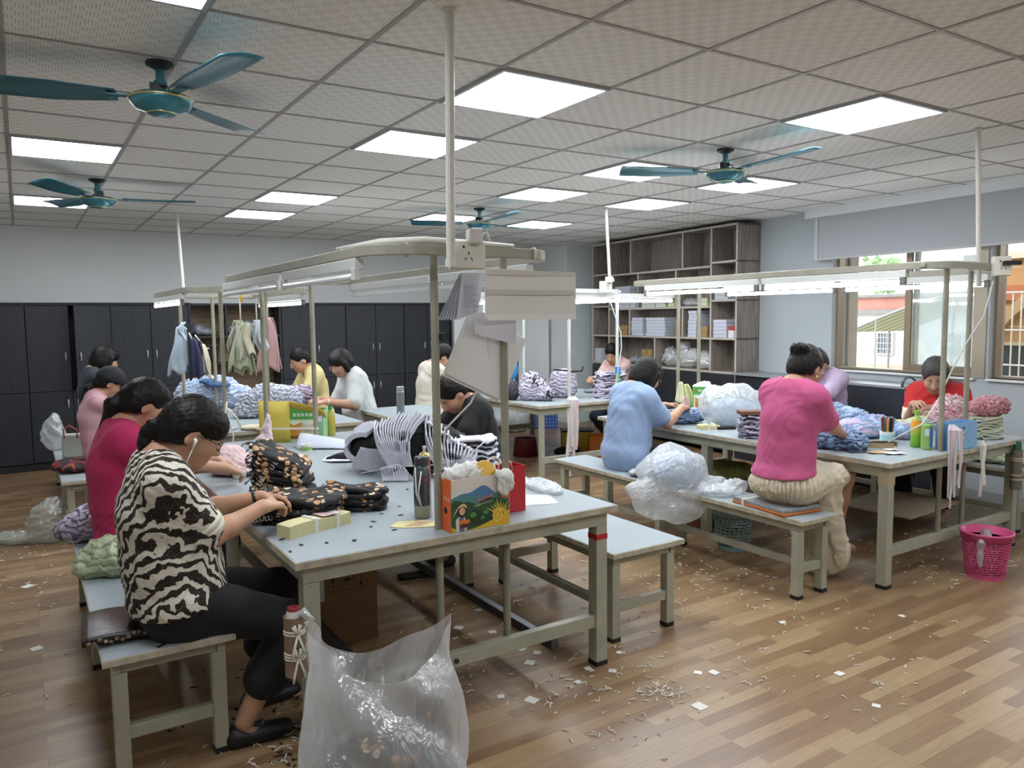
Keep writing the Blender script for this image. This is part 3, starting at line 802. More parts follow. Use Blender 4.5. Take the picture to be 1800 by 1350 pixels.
# ---------------------------------------------------------------- smooth solid modelling (signed distance field + surface nets)
V3 = lambda *a: np.array(a if len(a) == 3 else a[0], np.float64)
class SDF:
    def __init__(s, lo, hi, h):
        s.h = h
        s.lo = np.array(lo, float)
        s.n = np.ceil((np.array(hi, float) - s.lo) / h).astype(int) + 1
        s.F = np.full(s.n, 1.0, np.float32)
        s.ax = [s.lo[i] + h * np.arange(s.n[i]) for i in range(3)]
    def win(s, lo, hi, pad):
        sl = []
        for i in range(3):
            a = int(max(0, math.floor((lo[i] - pad - s.lo[i]) / s.h)))
            b = int(min(s.n[i], math.ceil((hi[i] + pad - s.lo[i]) / s.h) + 1))
            if b - a < 2:
                return None
            sl.append(slice(a, b))
        X = s.ax[0][sl[0]][:, None, None]; Y = s.ax[1][sl[1]][None, :, None]; Z = s.ax[2][sl[2]][None, None, :]
        return tuple(sl), X, Y, Z
    def put(s, sl, d, k, sub):
        A = s.F[sl]
        if sub:
            d = -d
            h = np.maximum(k - np.abs(A - d), 0) / k
            s.F[sl] = np.maximum(A, d) + h * h * k * .25
        else:
            h = np.maximum(k - np.abs(A - d), 0) / k
            s.F[sl] = np.minimum(A, d) - h * h * k * .25
    def cone(s, a, b, ra, rb, k=.02, sub=False, flat=None, f=1.0):
        """tapered capsule; flat = axis along which the section is squeezed by f"""
        a, b = V3(a), V3(b)
        r = max(ra, rb)
        w = s.win(np.minimum(a, b), np.maximum(a, b), r + k + 3 * s.h)
        if w is None:
            return s
        sl, X, Y, Z = w
        ab = b - a
        L2 = max(1e-9, ab @ ab)
        px, py, pz = X - a[0], Y - a[1], Z - a[2]
        t = np.clip((px * ab[0] + py * ab[1] + pz * ab[2]) / L2, 0, 1)
        qx, qy, qz = px - t * ab[0], py - t * ab[1], pz - t * ab[2]
        q2 = qx * qx + qy * qy + qz * qz
        if flat is not None:
            c = qx * flat[0] + qy * flat[1] + qz * flat[2]
            q2 = q2 + c * c * (f * f - 1)
        s.put(sl, (np.sqrt(q2) - (ra + (rb - ra) * t)).astype(np.float32), k, sub)
        return s
    def ell(s, c, r, M=None, k=.02, sub=False):
        """ellipsoid; M columns = its axes"""
        c = V3(c); r = V3(r)
        w = s.win(c, c, max(r) + k + 3 * s.h)
        if w is None:
            return s
        sl, X, Y, Z = w
        px, py, pz = X - c[0], Y - c[1], Z - c[2]
        if M is None:
            q = (px, py, pz)
        else:
            q = [px * M[0, i] + py * M[1, i] + pz * M[2, i] for i in range(3)]
        k0 = np.sqrt(sum((q[i] / r[i]) ** 2 for i in range(3)))
        k1 = np.sqrt(sum((q[i] / r[i] ** 2) ** 2 for i in range(3))) + 1e-9
        s.put(sl, (k0 * (k0 - 1) / k1).astype(np.float32), k, sub)
        return s
    def plane(s, p, n):
        """cut away everything on the n side of p"""
        n = V3(n) / np.linalg.norm(n)
        d = (s.ax[0][:, None, None] - p[0]) * n[0] + (s.ax[1][None, :, None] - p[1]) * n[1] + (s.ax[2][None, None, :] - p[2]) * n[2]
        s.F = np.maximum(s.F, d.astype(np.float32))
        return s
    def mesh(s, wrinkle=0, wl=.05, seed=0, smooth=1):
        F = s.F
        neg = F < 0
        n = F.shape
        m = (n[0] - 1, n[1] - 1, n[2] - 1)
        cnt = np.zeros(m, np.int8)
        off = [(i, j, k) for i in (0, 1) for j in (0, 1) for k in (0, 1)]
        for i, j, k in off:
            cnt += neg[i:m[0] + i, j:m[1] + j, k:m[2] + k]
        cells = np.argwhere((cnt > 0) & (cnt < 8))
        if not len(cells):
            return MB()
        idx = np.full(m, -1, np.int32)
        idx[tuple(cells.T)] = np.arange(len(cells))
        val = np.stack([F[cells[:, 0] + i, cells[:, 1] + j, cells[:, 2] + k] for i, j, k in off], 1).astype(np.float64)
        o = np.array(off, float)
        acc = np.zeros((len(cells), 3)); w = np.zeros(len(cells))
        for a in range(8):
            for b in range(a + 1, 8):
                if np.abs(o[a] - o[b]).sum() == 1:
                    va, vb = val[:, a], val[:, b]
                    x = (va < 0) != (vb < 0)
                    t = np.where(x, va / np.where(x, va - vb, 1), 0)
                    acc += np.where(x[:, None], o[a] + t[:, None] * (o[b] - o[a]), 0)
                    w += x
        P = s.lo + (cells + acc / w[:, None]) * s.h
        quads = []
        for ax in range(3):
            u, v = (ax + 1) % 3, (ax + 2) % 3
            sa = [slice(None)] * 3; sb = [slice(None)] * 3
            sa[ax] = slice(0, -1); sb[ax] = slice(1, None)
            A, B = neg[tuple(sa)], neg[tuple(sb)]
            e = np.argwhere(A != B)
            e = e[(e[:, u] > 0) & (e[:, v] > 0) & (e[:, u] < n[u] - 1) & (e[:, v] < n[v] - 1)]
            q = []
            for du, dv in ((-1, -1), (0, -1), (0, 0), (-1, 0)):
                c = e.copy(); c[:, u] += du; c[:, v] += dv
                q.append(idx[tuple(c.T)])
            q = np.stack(q, 1)
            fl = A[tuple(e.T)]
            q[~fl] = q[~fl][:, ::-1]
            quads.append(q)
        Q = np.concatenate(quads)
        Q = Q[(Q >= 0).all(1)]
        for _ in range(smooth):           # light relaxation
            sm = np.zeros_like(P); c = np.zeros(len(P))
            for a in range(4):
                i, j = Q[:, a], Q[:, (a + 1) % 4]
                np.add.at(sm, i, P[j]); np.add.at(sm, j, P[i]); np.add.at(c, i, 1); np.add.at(c, j, 1)
            P = P * .5 + .5 * sm / np.maximum(c, 1)[:, None]
        if wrinkle:
            nn = np.zeros_like(P)
            fnm = np.cross(P[Q[:, 2]] - P[Q[:, 0]], P[Q[:, 3]] - P[Q[:, 1]])
            for a in range(4):
                np.add.at(nn, Q[:, a], fnm)
            nn /= np.linalg.norm(nn, axis=1)[:, None] + 1e-12
            P = P + nn * (wrinkle * folds(P, wl, seed))[:, None]
        b = MB()
        b.v = P.tolist(); b.f = Q.tolist(); b.m = [0] * len(Q)
        return b
def folds(P, wl, seed):
    """cloth-like creases: warped ridges, vectorised"""
    r = np.random.RandomState(seed)
    wv = np.zeros((len(P), 3))
    for _ in range(3):
        d = r.randn(3); d /= np.linalg.norm(d)
        wv += np.sin(P @ d * 2 * PI / (wl * 3.1) + r.rand() * 6)[:, None] * r.randn(3) * wl * .35
    q = P + wv
    out = np.zeros(len(P))
    for i in range(5):
        d = r.randn(3); d /= np.linalg.norm(d)
        w = wl * (.6 + r.rand())
        out += (1 - 2 * np.abs(np.sin(q @ d * PI / w + r.rand() * 6))) / 2.4
    return out / 2

# ---------------------------------------------------------------- people
def skin(col):
    def fn(nt, b):
        nz = N(nt, 'ShaderNodeTexNoise', {'Vector': coords(nt), 'Scale': 9.0, 'Detail': 3.0})
        c = lin(col)
        nt.links.new(ramp(nt, nz.outputs[0], [(.3, tuple(x * .9 for x in c)), (.7, tuple(min(1, x * 1.06) for x in c))]), b.inputs['Base Color'])
        b.inputs['Roughness'].default_value = .5
        b.inputs['Subsurface Weight'].default_value = .12
        b.inputs['Subsurface Radius'].default_value = (.012, .004, .002)
        b.inputs['Subsurface Scale'].default_value = .6
        n2 = N(nt, 'ShaderNodeTexNoise', {'Vector': coords(nt), 'Scale': 260.0, 'Detail': 2.0})
        bump(nt, b, n2.outputs[0], .08, .002)
    return cmat('skin_' + col, fn)
def hairm(col):
    def fn(nt, b):
        nz = N(nt, 'ShaderNodeTexNoise', {'Vector': coords(nt, (26, 160, 40)), 'Scale': 2.0, 'Detail': 4.0})
        c = lin(col)
        nt.links.new(ramp(nt, nz.outputs[0], [(.35, tuple(x * .5 for x in c)), (.75, tuple(x * 1.1 for x in c))]), b.inputs['Base Color'])
        b.inputs['Roughness'].default_value = .45
        b.inputs['Specular IOR Level'].default_value = .25
        bump(nt, b, nz.outputs[0], .5, .004)
    return cmat('hair_' + col, fn)
def cloth(col, knit=0):
    """woven or knitted fabric"""
    return mat(col, .85, var=.07, vs=14, bmp=.25 if knit else .15, bs=420 if knit else 700, sheen=.04, bd=.003)

def person(label, pos, face, head, hands, shirt, trousers, hair, hc='#15120f', sk='#b98d72', pitch=25, yaw=0, h=.009, hs=.47, s=1.0, fat=1.0,
           sleeve=.62, elbow=((0, 0), (0, 0)), feet=((.36, .12), (.36, -.12)), leg=1.75, bulge=.07, eyes='down', glasses=None, shoe=None, neck_cut=.066,
           neckline='round', cuff=None, collar=None, skirt=None, extra=None, wr=.006, curl=1.35, foot_z=0.0, group=None, pants_wr=.006, shirt_low=-.02, hem=.05, wide=0):
    t = thing('person', label, 'person', (pos[0], pos[1], 0), R(face), group)
    ca, sa = math.cos(R(face)), math.sin(R(face))
    def loc(p):
        dx, dy = p[0] - pos[0], p[1] - pos[1]
        return V3(dx * ca + dy * sa, -dx * sa + dy * ca, p[2])
    H = loc(head)
    pt, yw = R(pitch), R(yaw)
    f = V3(math.cos(yw) * math.cos(pt), math.sin(yw) * math.cos(pt), -math.sin(pt))
    l = V3(-math.sin(yw), math.cos(yw), 0)
    u = np.cross(f, l)
    HM = np.stack([f, l, u], 1)
    hp = lambda a, b, c: H + (f * a + l * b + u * c) * s
    A = V3(0, 0, hs + .10 * s)
    Nb = hp(-.040, 0, -.085) + V3(-.038, 0, -.022) * s
    mid = (A + Nb) / 2 + V3(-bulge, 0, .02)
    bz = lambda q: A * (1 - q) ** 2 + 2 * q * (1 - q) * mid + Nb * q * q
    sp = bz(.93) - bz(.6); sp /= np.linalg.norm(sp)
    fwd = np.cross(V3(0, 1, 0), sp); fwd /= np.linalg.norm(fwd)     # chest normal
    lat = V3(0, 1, 0)
    SH = bz(.93)
    S_ = {1: SH + lat * .150 * s - sp * .028 * s + fwd * .01, -1: SH - lat * .150 * s - sp * .035 * s + fwd * .01}
    arms = {}
    for sg, hd_, eb in ((1, hands[0], elbow[0]), (-1, hands[1], elbow[1])):
        W = loc(hd_)
        L1, L2 = .265 * s, .235 * s
        D = W - S_[sg]
        dist = np.linalg.norm(D)
        if dist > (L1 + L2) * .985:
            W = S_[sg] + D / dist * (L1 + L2) * .985
            D = W - S_[sg]; dist = np.linalg.norm(D)
        a = (L1 * L1 - L2 * L2 + dist * dist) / (2 * dist)
        hh = math.sqrt(max(0, L1 * L1 - a * a))
        pole = V3(-.25 + eb[0], sg * (.35 + eb[1]), -1.0)
        dn = D / dist
        pole = pole - dn * (pole @ dn); pole /= np.linalg.norm(pole)
        arms[sg] = (S_[sg], S_[sg] + dn * a + pole * hh, W)
    legs = {}
    for sg, ft in ((1, feet[0]), (-1, feet[1])):
        hip = V3(.01, sg * .088 * s, hs + .095 * s)
        ank = V3(ft[0], ft[1], .085 * s + foot_z)
        D = ank - hip; dist = np.linalg.norm(D)
        L1, L2 = .40 * s, .405 * s
        if dist > (L1 + L2) * .98:
            D = D / dist * (L1 + L2) * .98; ank = hip + D; dist = np.linalg.norm(D)
        a = (L1 * L1 - L2 * L2 + dist * dist) / (2 * dist)
        hh = math.sqrt(max(0, L1 * L1 - a * a))
        pole = V3(1, sg * .12, .55)
        dn = D / dist
        pole = pole - dn * (pole @ dn); pole /= np.linalg.norm(pole)
        kn = hip + dn * a + pole * hh
        legs[sg] = (hip, kn, ank)
    pts = [H, A] + [p for x in arms.values() for p in x] + [p for x in legs.values() for p in x]
    lo = np.min(pts, 0) - .30; hi = np.max(pts, 0) + .30
    lo[2] = max(-.02, lo[2])
    def torso(F, g, low=0.0):
        fl = dict(flat=fwd, f=1.32)
        if g > 0:
            F.ell(A + V3(-.03, 0, .015), V3(.145, .195, .15) * s * (.5 + .5 * fat), None, .06)
        F.cone(bz(low), bz(.3), (.162 * fat + g) * s, (.146 * fat + g) * s, .03, **fl)
        F.cone(bz(.3), bz(.62), (.146 * fat + g) * s, (.150 * (.6 + .4 * fat) + g) * s, .04, **fl)
        F.cone(bz(.62), bz(.86), (.150 * (.6 + .4 * fat) + g) * s, (.118 + g) * s, .04, flat=fwd, f=1.4)
        F.cone(S_[1] - lat * .03, S_[-1] + lat * .03, (.052 + g) * s, (.052 + g) * s, .08)
        for sg in (1, -1):
            F.ell(bz(.64) + fwd * .075 * s + lat * sg * .065 * s - sp * .01, V3(.055, .062, .065) * s + g, None, .05)
        if fat > 1.08:
            F.ell(bz(.25) + fwd * .075 * s, V3(.09, .13, .10) * s * fat * .95 + g, None, .06)
    def arm(F, sg, g, upto=2.0, k=.03):
        S0, E, W = arms[sg]
        up_r, e_r, w_r = .047 * s * (.7 + .3 * fat) + g, .040 * s * (.75 + .25 * fat) + g, .026 * s + g
        if upto <= 1:
            F.cone(S0, S0 + (E - S0) * upto, up_r - .004, up_r + g * .4 - .002, .10)
        else:
            F.cone(S0, E, up_r, e_r, k)
            q = (upto - 1)
            mu = E + (W - E) * .3
            F.cone(E, mu, e_r, e_r * .98, .02)
            F.cone(mu, E + (W - E) * min(1, q), e_r * .98, lerp(e_r, w_r, min(1, q)), .02)
    B = SDF(lo, hi, h)
    torso(B, 0)
    for sg in (1, -1):
        arm(B, sg, 0)
        S0, E, W = arms[sg]
        fd = (W - E) / np.linalg.norm(W - E)
        hd = fd + V3(.25, -sg * .35, -.25); hd /= np.linalg.norm(hd)
        pn = V3(.1, -sg * .45, -1.0); pn = pn - hd * (pn @ hd); pn /= np.linalg.norm(pn)
        sd = np.cross(hd, pn)
        if sd[1] * sg > 0:
            sd = -sd                      # towards the body midline = thumb side
        q = s
        palm = W + hd * .075 * q
        B.cone(W, W + hd * .02 * q, .026 * q, .027 * q, .02, flat=pn, f=1.25)
        for o_ in (-.5, .5):
            B.cone(W + hd * .018 * q + sd * o_ * .02 * q, palm + sd * o_ * .044 * q, .018 * q, .0185 * q, .015, flat=pn, f=1.3)
        for i, (ln, bd) in enumerate(((.80, 35), (.95, 42), (.9, 50), (.72, 58))):
            o_ = palm + sd * (.030 - .020 * i) * q
            fr = .0095 * q
            dirs = []
            for kx in (.55, 1.25, 1.9):
                an = R(bd) * kx * curl * .75
                dirs.append(hd * math.cos(an) + pn * math.sin(an) + sd * (.06 - .05 * i))
            p0 = o_
            for j, (sl_, dr) in enumerate(zip((.040, .027, .022), dirs)):
                p1 = p0 + dr / np.linalg.norm(dr) * sl_ * ln * q
                B.cone(p0, p1, fr * (1 - .08 * j), fr * (.93 - .08 * j), .004)
                p0 = p1
        tb = W + hd * .022 * q + sd * .024 * q
        t1 = tb + (hd * .7 + sd * .55 + pn * .4) * .042 * q
        t2 = t1 + (hd * .95 + sd * .0 + pn * .45) * .030 * q
        B.cone(tb, t1, .0145 * q, .0115 * q, .012).cone(t1, t2, .0110 * q, .009 * q, .005)
    for sg in (1, -1):
        hip, kn, ank = legs[sg]
        B.cone(hip, kn, .082 * s, .056 * s, .03)
        calf = kn + (ank - kn) * .35 + V3(-.015, 0, 0)
        B.cone(kn, calf, .054 * s, .054 * s, .03).cone(calf, ank, .052 * s, .034 * s, .03)
        heel = ank + V3(-.03, 0, -.055) * s
        toe = ank + V3(.135, sg * .015, -.065) * s
        B.cone(heel, toe, .034 * s, .027 * s, .03, flat=V3(0, 0, 1), f=1.25)
        for i in range(5):
            tp = toe + V3(.0, (.028 - .0135 * i) * -sg, -.006) * s
            B.cone(tp, tp + V3(.034 - .004 * i, 0, -.003) * s, .0105 * s, .009 * s, .004)
    # head
    B.cone(hp(-.028, 0, -.07), Nb, .051 * s, .058 * s, .03)
    B.ell(hp(-.012, 0, .024), V3(.097, .077, .098) * s, HM, .02)
    B.ell(hp(.030, 0, -.035), V3(.066, .062, .084) * s, HM, .03)
    B.ell(hp(.060, 0, -.092), V3(.026, .030, .022) * s, HM, .03)
    for sg in (1, -1):
        B.ell(hp(.062, sg * .036, -.032), V3(.026, .025, .026) * s, HM, .03)
        B.ell(hp(.086, sg * .031, .006), V3(.016, .019, .009) * s, HM, .012, sub=True)
        B.ell(hp(.076, sg * .031, .002), V3(.0145, .015, .0135) * s, HM, .006)
        er = HM @ np.array([[math.cos(.35), 0, math.sin(.35)], [0, 1, 0], [-math.sin(.35), 0, math.cos(.35)]])
        B.ell(hp(-.012, sg * .079, -.014), V3(.020, .009, .032) * s, er, .010)
        B.ell(hp(-.006, sg * .087, -.010), V3(.010, .006, .016) * s, er, .006, sub=True)
    B.cone(hp(.088, 0, .016), hp(.112, 0, -.030), .008 * s, .0125 * s, .016)
    B.cone(hp(.100, .010, -.034), hp(.100, -.010, -.034), .009 * s, .009 * s, .010)
    B.cone(hp(.086, .014, -.060), hp(.086, -.014, -.060), .008 * s, .008 * s, .012)
    B.cone(hp(.084, .012, -.072), hp(.084, -.012, -.072), .0085 * s, .0085 * s, .010)
    body = obj('body', B.mesh(), skin(sk), t, smooth=True)
    dark = mat(hc if hc != '#8b8781' else '#2a2624', .6)
    for sg in (1, -1):
        e = MB().tube([hp(.0885 - .012 * (abs(q) ** 2), sg * (.031 + q * .016), -.004 - .003 * (1 - q * q)) for q in np.linspace(-1, 1, 7)], [.0012 * s, .002 * s, .0024 * s, .0026 * s, .0024 * s, .002 * s, .001 * s], 6)
        obj('eyelashes', e, dark, t, smooth=True)
        bw = MB().tube([hp(.0935 - .012 * q * q, sg * (.034 + q * .020), .026 + .003 * (1 - q * q)) for q in np.linspace(-1, 1, 6)], [.0018 * s, .003 * s, .0034 * s, .003 * s, .0022 * s, .0012 * s], 6)
        obj('eyebrow', bw, dark, t, smooth=True)
    lp = MB().tube([hp(.0925 - .010 * q * q, q * .021, -.0655) for q in np.linspace(-1, 1, 7)], [.001 * s, .0035 * s, .0048 * s, .0045 * s, .0048 * s, .0035 * s, .001 * s], 8)
    obj('lips', lp, mat('#9c5f56', .45), t, smooth=True)
    # hair
    HR = SDF(H - .34 * s, H + .30 * s, max(.006, h * .85))
    if hair != 'bare':
        HR.ell(hp(-.020, 0, .032), V3(.108, .089, .108) * s, HM, .02)
        HR.ell(hp(-.055, 0, -.020), V3(.074, .078, .085) * s, HM, .03)
        if hair == 'bob':
            HR.ell(hp(-.040, 0, -.045), V3(.088, .093, .100) * s, HM, .03)
            for sg in (1, -1):
                HR.cone(hp(.03, sg * .078, .02), hp(.012, sg * .082, -.075), .026 * s, .020 * s, .02)
        if hair == 'short':
            HR.ell(hp(-.010, 0, .048), V3(.104, .084, .100) * s, HM, .02)
        if hair in ('bangs', 'loop', 'bob'):
            HR.ell(hp(.040, 0, .060), V3(.068, .078, .060) * s, HM, .02)
            HR.ell(hp(.078, 0, .040), V3(.026, .062, .034) * s, HM, .02)
        if hair == 'pony':
            HR.ell(hp(.030, 0, .064), V3(.066, .076, .050) * s, HM, .02)
        # open the face
        fz = {'bob': (.115, -.055, .074, .074, .086), 'bangs': (.115, -.062, .080, .092, .083), 'loop': (.115, -.062, .085, .098, .083), 'short': (.118, -.022, .078, .10, .103)}.get(hair, (.112, -.040, .074, .10, .098))
        HR.ell(hp(fz[0], 0, fz[1]), V3(fz[2], fz[3], fz[4]) * s, HM, .012, sub=True)
        if hair in ('pony', 'loop', 'bun', 'short', 'low'):
            for sg in (1, -1):
                HR.ell(hp(.012, sg * .085, -.040), V3(.042, .022, .055) * s, HM, .012, sub=True)
            HR.cone(hp(-.03, 0, -.10), hp(-.06, 0, -.22), .075 * s, .10 * s, .02, sub=True)
        if hair in ('pony', 'low'):
            b0 = hp(-.115, 0, .015 if hair == 'pony' else -.035)
            b1 = b0 + V3(-.055, 0, -.05) * s
            b2 = b1 + V3(-.03, .0, -.11) * s
            b3 = b2 + V3(.012, 0, -.09) * s
            HR.cone(b0, b1, .026 * s, .036 * s, .02).cone(b1, b2, .036 * s, .032 * s, .02).cone(b2, b3, .032 * s, .012 * s, .02)
        if hair == 'loop':
            c0 = hp(-.105, 0, .00)
            ring = [c0 + V3(-.065 * math.sin(a) * .95 - .01, 0, -.085 + .085 * math.cos(a)) * s for a in np.linspace(0, PI * 1.05, 8)]
            for i in range(7):
                HR.cone(ring[i], ring[i + 1], .022 * s, .022 * s, .01)
            HR.cone(ring[-1], ring[-1] + V3(.035, 0, -.01), .024 * s, .012 * s, .01)
        if hair == 'bun':
            HR.ell(hp(-.098, 0, .072), V3(.054, .058, .048) * s, HM, .012)
            for i in range(7):
                a = i * .9
                HR.cone(hp(-.105 + .04 * math.cos(a), .045 * math.sin(a), .075), hp(-.105 + .04 * math.cos(a + .8), .045 * math.sin(a + .8), .09), .016 * s, .013 * s, .006)
    hm = obj('hair', HR.mesh(.0035, .02, 3), hairm(hc), t, smooth=True) if hair != 'bare' else None
    if hair in ('pony', 'low'):
        obj('hair_tie', MB().tube([hp(-.118 + .004, .02 * math.cos(a), .006 + .022 * math.sin(a)) for a in np.linspace(0, 2 * PI, 10)], .006, 6), mat('#d9d2c8', .6), hm)
    # shirt
    SHs = SDF(lo, hi, max(.008, h))
    g = .013
    torso(SHs, g, shirt_low)
    for sg in (1, -1):
        if sleeve > 0:
            arm(SHs, sg, g + .004, sleeve)
    nk = Nb + (Nb - bz(.85)) * .1
    SHs.plane((0, 0, hs + hem), (.12, 0, -1))
    if neckline == 'v':
        SHs.cone(nk + sp * .07, nk + fwd * .09 - sp * .085, .062 * s, .018 * s, .01, sub=True)
    SHs.cone(nk + sp * .028, nk + sp * .14, neck_cut * s, (neck_cut + .03) * s, .008, sub=True)
    smb = SHs.mesh(wr, .105, len(label))
    sh_o = obj('shirt', smb, shirt, t, smooth=True)
    if cuff:
        for sg in (1, -1):
            S0, E, W = arms[sg]
            c = S0 + (E - S0) * sleeve
            d = (E - S0) / np.linalg.norm(E - S0)
            rr = .047 * s * (.7 + .3 * fat) + g * 1.4 + .004
            cm = MB().tube([c - d * .022 - d * 0, c + d * .004], rr + .004, 20).tube([c + d * .004, c + d * .036], [rr + .005, rr - .004], 20)
            obj('cuff', cm, cuff, t, smooth=True)
    if collar:
        cc = nk - sp * .018
        mb = MB()
        def ring(uu, vv):
            a = uu * 2 * PI
            rr = (.060 + .018 * vv) * s
            return cc + fwd * (rr * math.cos(a) * .95 + .004) + lat * rr * math.sin(a) + sp * ((.040 - .045 * vv - .02 * max(0, math.cos(a))) * s)
        mb.grid(ring, 28, 4, wrapu=True)
        obj('collar', mb, collar, t, smooth=True, solid=.006)
    # legs: trousers or skirt
    if skirt:
        skirt(t, legs, A, lo, hi, s)
    else:
        T = SDF(lo, hi, max(.009, h))
        tg = .012
        T.cone(bz(-.03), bz(.16), (.158 * fat) * s, (.150 * fat + .006) * s, .03, flat=fwd, f=1.25)
        for sg in (1, -1):
            hip, kn, ank = legs[sg]
            T.ell(hip + V3(-.035, 0, .0), V3(.11, .10, .095) * s * (.6 + .4 * fat), None, .05)
            T.cone(hip, kn, .088 * s * (.6 + .4 * fat) + tg, .062 * s + tg, .03)
            q = min(1, leg - 1)
            if q > 0:
                T.cone(kn, kn + (ank - kn) * q + V3(-.012, 0, 0), .062 * s + tg + wide * .5, lerp(.062, .050, q) * s + tg + wide, .03)
        obj('trousers', T.mesh(pants_wr, .09, 5), trousers, t, smooth=True)
    if shoe:
        for sg in (1, -1):
            hip, kn, ank = legs[sg]
            K = SDF(ank - .2, ank + .25, .008)
            K.cone(ank + V3(-.03, 0, -.050) * s, ank + V3(.14, sg * .015, -.060) * s, .044 * s, .038 * s, .03, flat=V3(0, 0, 1), f=1.05)
            K.plane(ank + V3(0, 0, -.084 * s), (0, 0, -1))
            K.cone(ank + V3(.02, 0, -.01) * s, ank + V3(.0, 0, .1) * s, .040 * s, .045 * s, .01, sub=True)
            obj('shoe', K.mesh(), shoe, t, smooth=True)
    if glasses:
        gm = MB()
        for sg in (1, -1):
            gm.tube([hp(.108 - .010 * abs(math.cos(a)), sg * .034 + .024 * math.cos(a), -.004 + .017 * math.sin(a)) for a in np.linspace(0, 2 * PI, 17)[:-1]], .0021 * s, 6, closed=True)
            gm.tube([hp(.100, sg * .058, .002), hp(.06, sg * .076, .004), hp(-.008, sg * .082, .004)], .002 * s, 6)
        gm.tube([hp(.107, .010, .0), hp(.112, 0, .003), hp(.107, -.010, .0)], .002 * s, 6)
        obj('glasses', gm, glasses, t, smooth=True)
    if extra:
        extra(t, hp, dict(arms=arms, legs=legs, sp=sp, fwd=fwd, nk=nk, H=H, HM=HM, s=s, bz=bz, lat=lat, B=body))
    return t
# shirts with their own prints
def _zebra(nt, b):
    cv = coords(nt, (1, 1, 1), (R(20), R(35), 0))
    nz = N(nt, 'ShaderNodeTexNoise', {'Vector': cv, 'Scale': 7.0, 'Detail': 2.0})
    mx = N(nt, 'ShaderNodeMix', {0: .10, 4: cv, 5: nz.outputs[1]}, data_type='VECTOR')
    w = N(nt, 'ShaderNodeTexWave', {'Vector': mx.outputs[1], 'Scale': 12.5, 'Distortion': 6.5, 'Detail': 2.0, 'Detail Scale': 1.3, 'Detail Roughness': .6}, bands_direction='DIAGONAL')
    stripe = ramp(nt, w.outputs[0], [(.0, '#1e1612'), (.47, '#261c16'), (.52, '#d6d1c4'), (1, '#dcd7ca')])
    v = N(nt, 'ShaderNodeTexVoronoi', {'Vector': cv, 'Scale': 26.0, 'Randomness': 1.0}, feature='DISTANCE_TO_EDGE')
    ln = N(nt, 'ShaderNodeMath', {0: v.outputs[0], 1: .028}, operation='LESS_THAN')
    fade = N(nt, 'ShaderNodeMath', {0: ln.outputs[0], 1: .3}, operation='MULTIPLY')
    m2 = N(nt, 'ShaderNodeMix', {0: fade.outputs[0], 6: stripe, 7: rgba('#6b6152')}, data_type='RGBA')
    nt.links.new(m2.outputs[2], b.inputs['Base Color'])
    b.inputs['Roughness'].default_value = .8
zebra = cmat('zebra_print', _zebra)
def _redstripe(nt, b):
    sx = N(nt, 'ShaderNodeSeparateXYZ', {0: coords(nt)})
    col = ramp(nt, N(nt, 'ShaderNodeMapRange', {0: sx.outputs[2], 1: .45, 2: 1.15}).outputs[0],
               [(0, '#9c1f22'), (.30, '#5d5558'), (.45, '#5d5558'), (.451, '#d9cdb8'), (.60, '#d9cdb8'), (.601, '#b42326'), (.86, '#b42326'), (.93, '#6a6264')])
    nt.links.new(col, b.inputs['Base Color'])
    b.inputs['Roughness'].default_value = .85
redstripe = cmat('red_striped_knit', _redstripe)
black_cl = cloth('#101114')
navy_cl = cloth('#1d2433')

def p1_extra(t, hp, q):
    bud = MB().tube([hp(-.004, -.092, -.012), hp(.002, -.096, -.014), hp(.006, -.096, -.045)], [.006, .0065, .0035], 8)
    bud.tube([hp(.006, -.096, -.045), hp(.010, -.092, -.09), hp(.02, -.080, -.14), hp(.05, -.07, -.175), hp(.06, -.05, -.2)], .0016, 6)
    obj('earphone', bud, mat('#e8e6e2', .35), t, smooth=True)
    S0, E, W = q['arms'][1]
    d = (W - E) / np.linalg.norm(W - E)
    c = W - d * .02
    obj('watch', MB().tube([c - d * .008, c + d * .008], .031, 16), mat('#2a2320', .4), t, smooth=True)
    obj('button', MB().lathe([(0, 0), (.006, 0), (.006, .002)], 8, q['bz'](.8) + q['fwd'] * .12), mat('#d8d2c4', .4), t)
person('woman in zebra print shirt with earphones sewing at the nearest table', (.46, 3.06), 0, (.522, 3.05, 1.200), ((.80, 3.22, .885), (.765, 3.04, .885)), zebra, black_cl, 'loop',
       pitch=30, yaw=0, h=.0065, fat=1.2, s=1.03, sleeve=.80, elbow=((0, .1), (.2, -.25)), leg=1.55, wide=.018, bulge=.085, hem=.10, glasses=mat('#17161a', .3), shoe=mat('#121214', .5),
       cuff=cloth('#cfcbb8'), collar=cloth('#cfcbb8'), extra=p1_extra, feet=((.30, .14), (.18, -.12)))
person('woman in magenta polo shirt with ponytail behind the zebra print shirt', (.42, 4.17), 0, (.505, 4.15, 1.205), ((.87, 4.3, .86), (.87, 4.05, .86)), cloth('#b42458'), navy_cl, 'pony',
       pitch=28, yaw=4, fat=1.1, sleeve=.72, bulge=.10, collar=cloth('#b42458'), shoe=mat('#1a1a1d', .5))
def cap_extra(t, hp, q):
    K = SDF(q['H'] - .3, q['H'] + .3, .008)
    K.ell(hp(-.012, 0, .040), V3(.113, .095, .106), q['HM'], .01)
    K.plane(hp(0, 0, .022), -q['HM'][:, 2])
    c = obj('cap', K.mesh(), mat('#17191f', .8), t, smooth=True)
    br = MB().grid(lambda u, v: hp(.085 + v * (.105 - .03 * (2 * u - 1) ** 2), (2 * u - 1) * (.082 - .012 * v), .028 - .035 * v - .025 * (2 * u - 1) ** 2), 13, 5)
    obj('brim', br, mat('#17191f', .8), c, smooth=True, solid=.005)
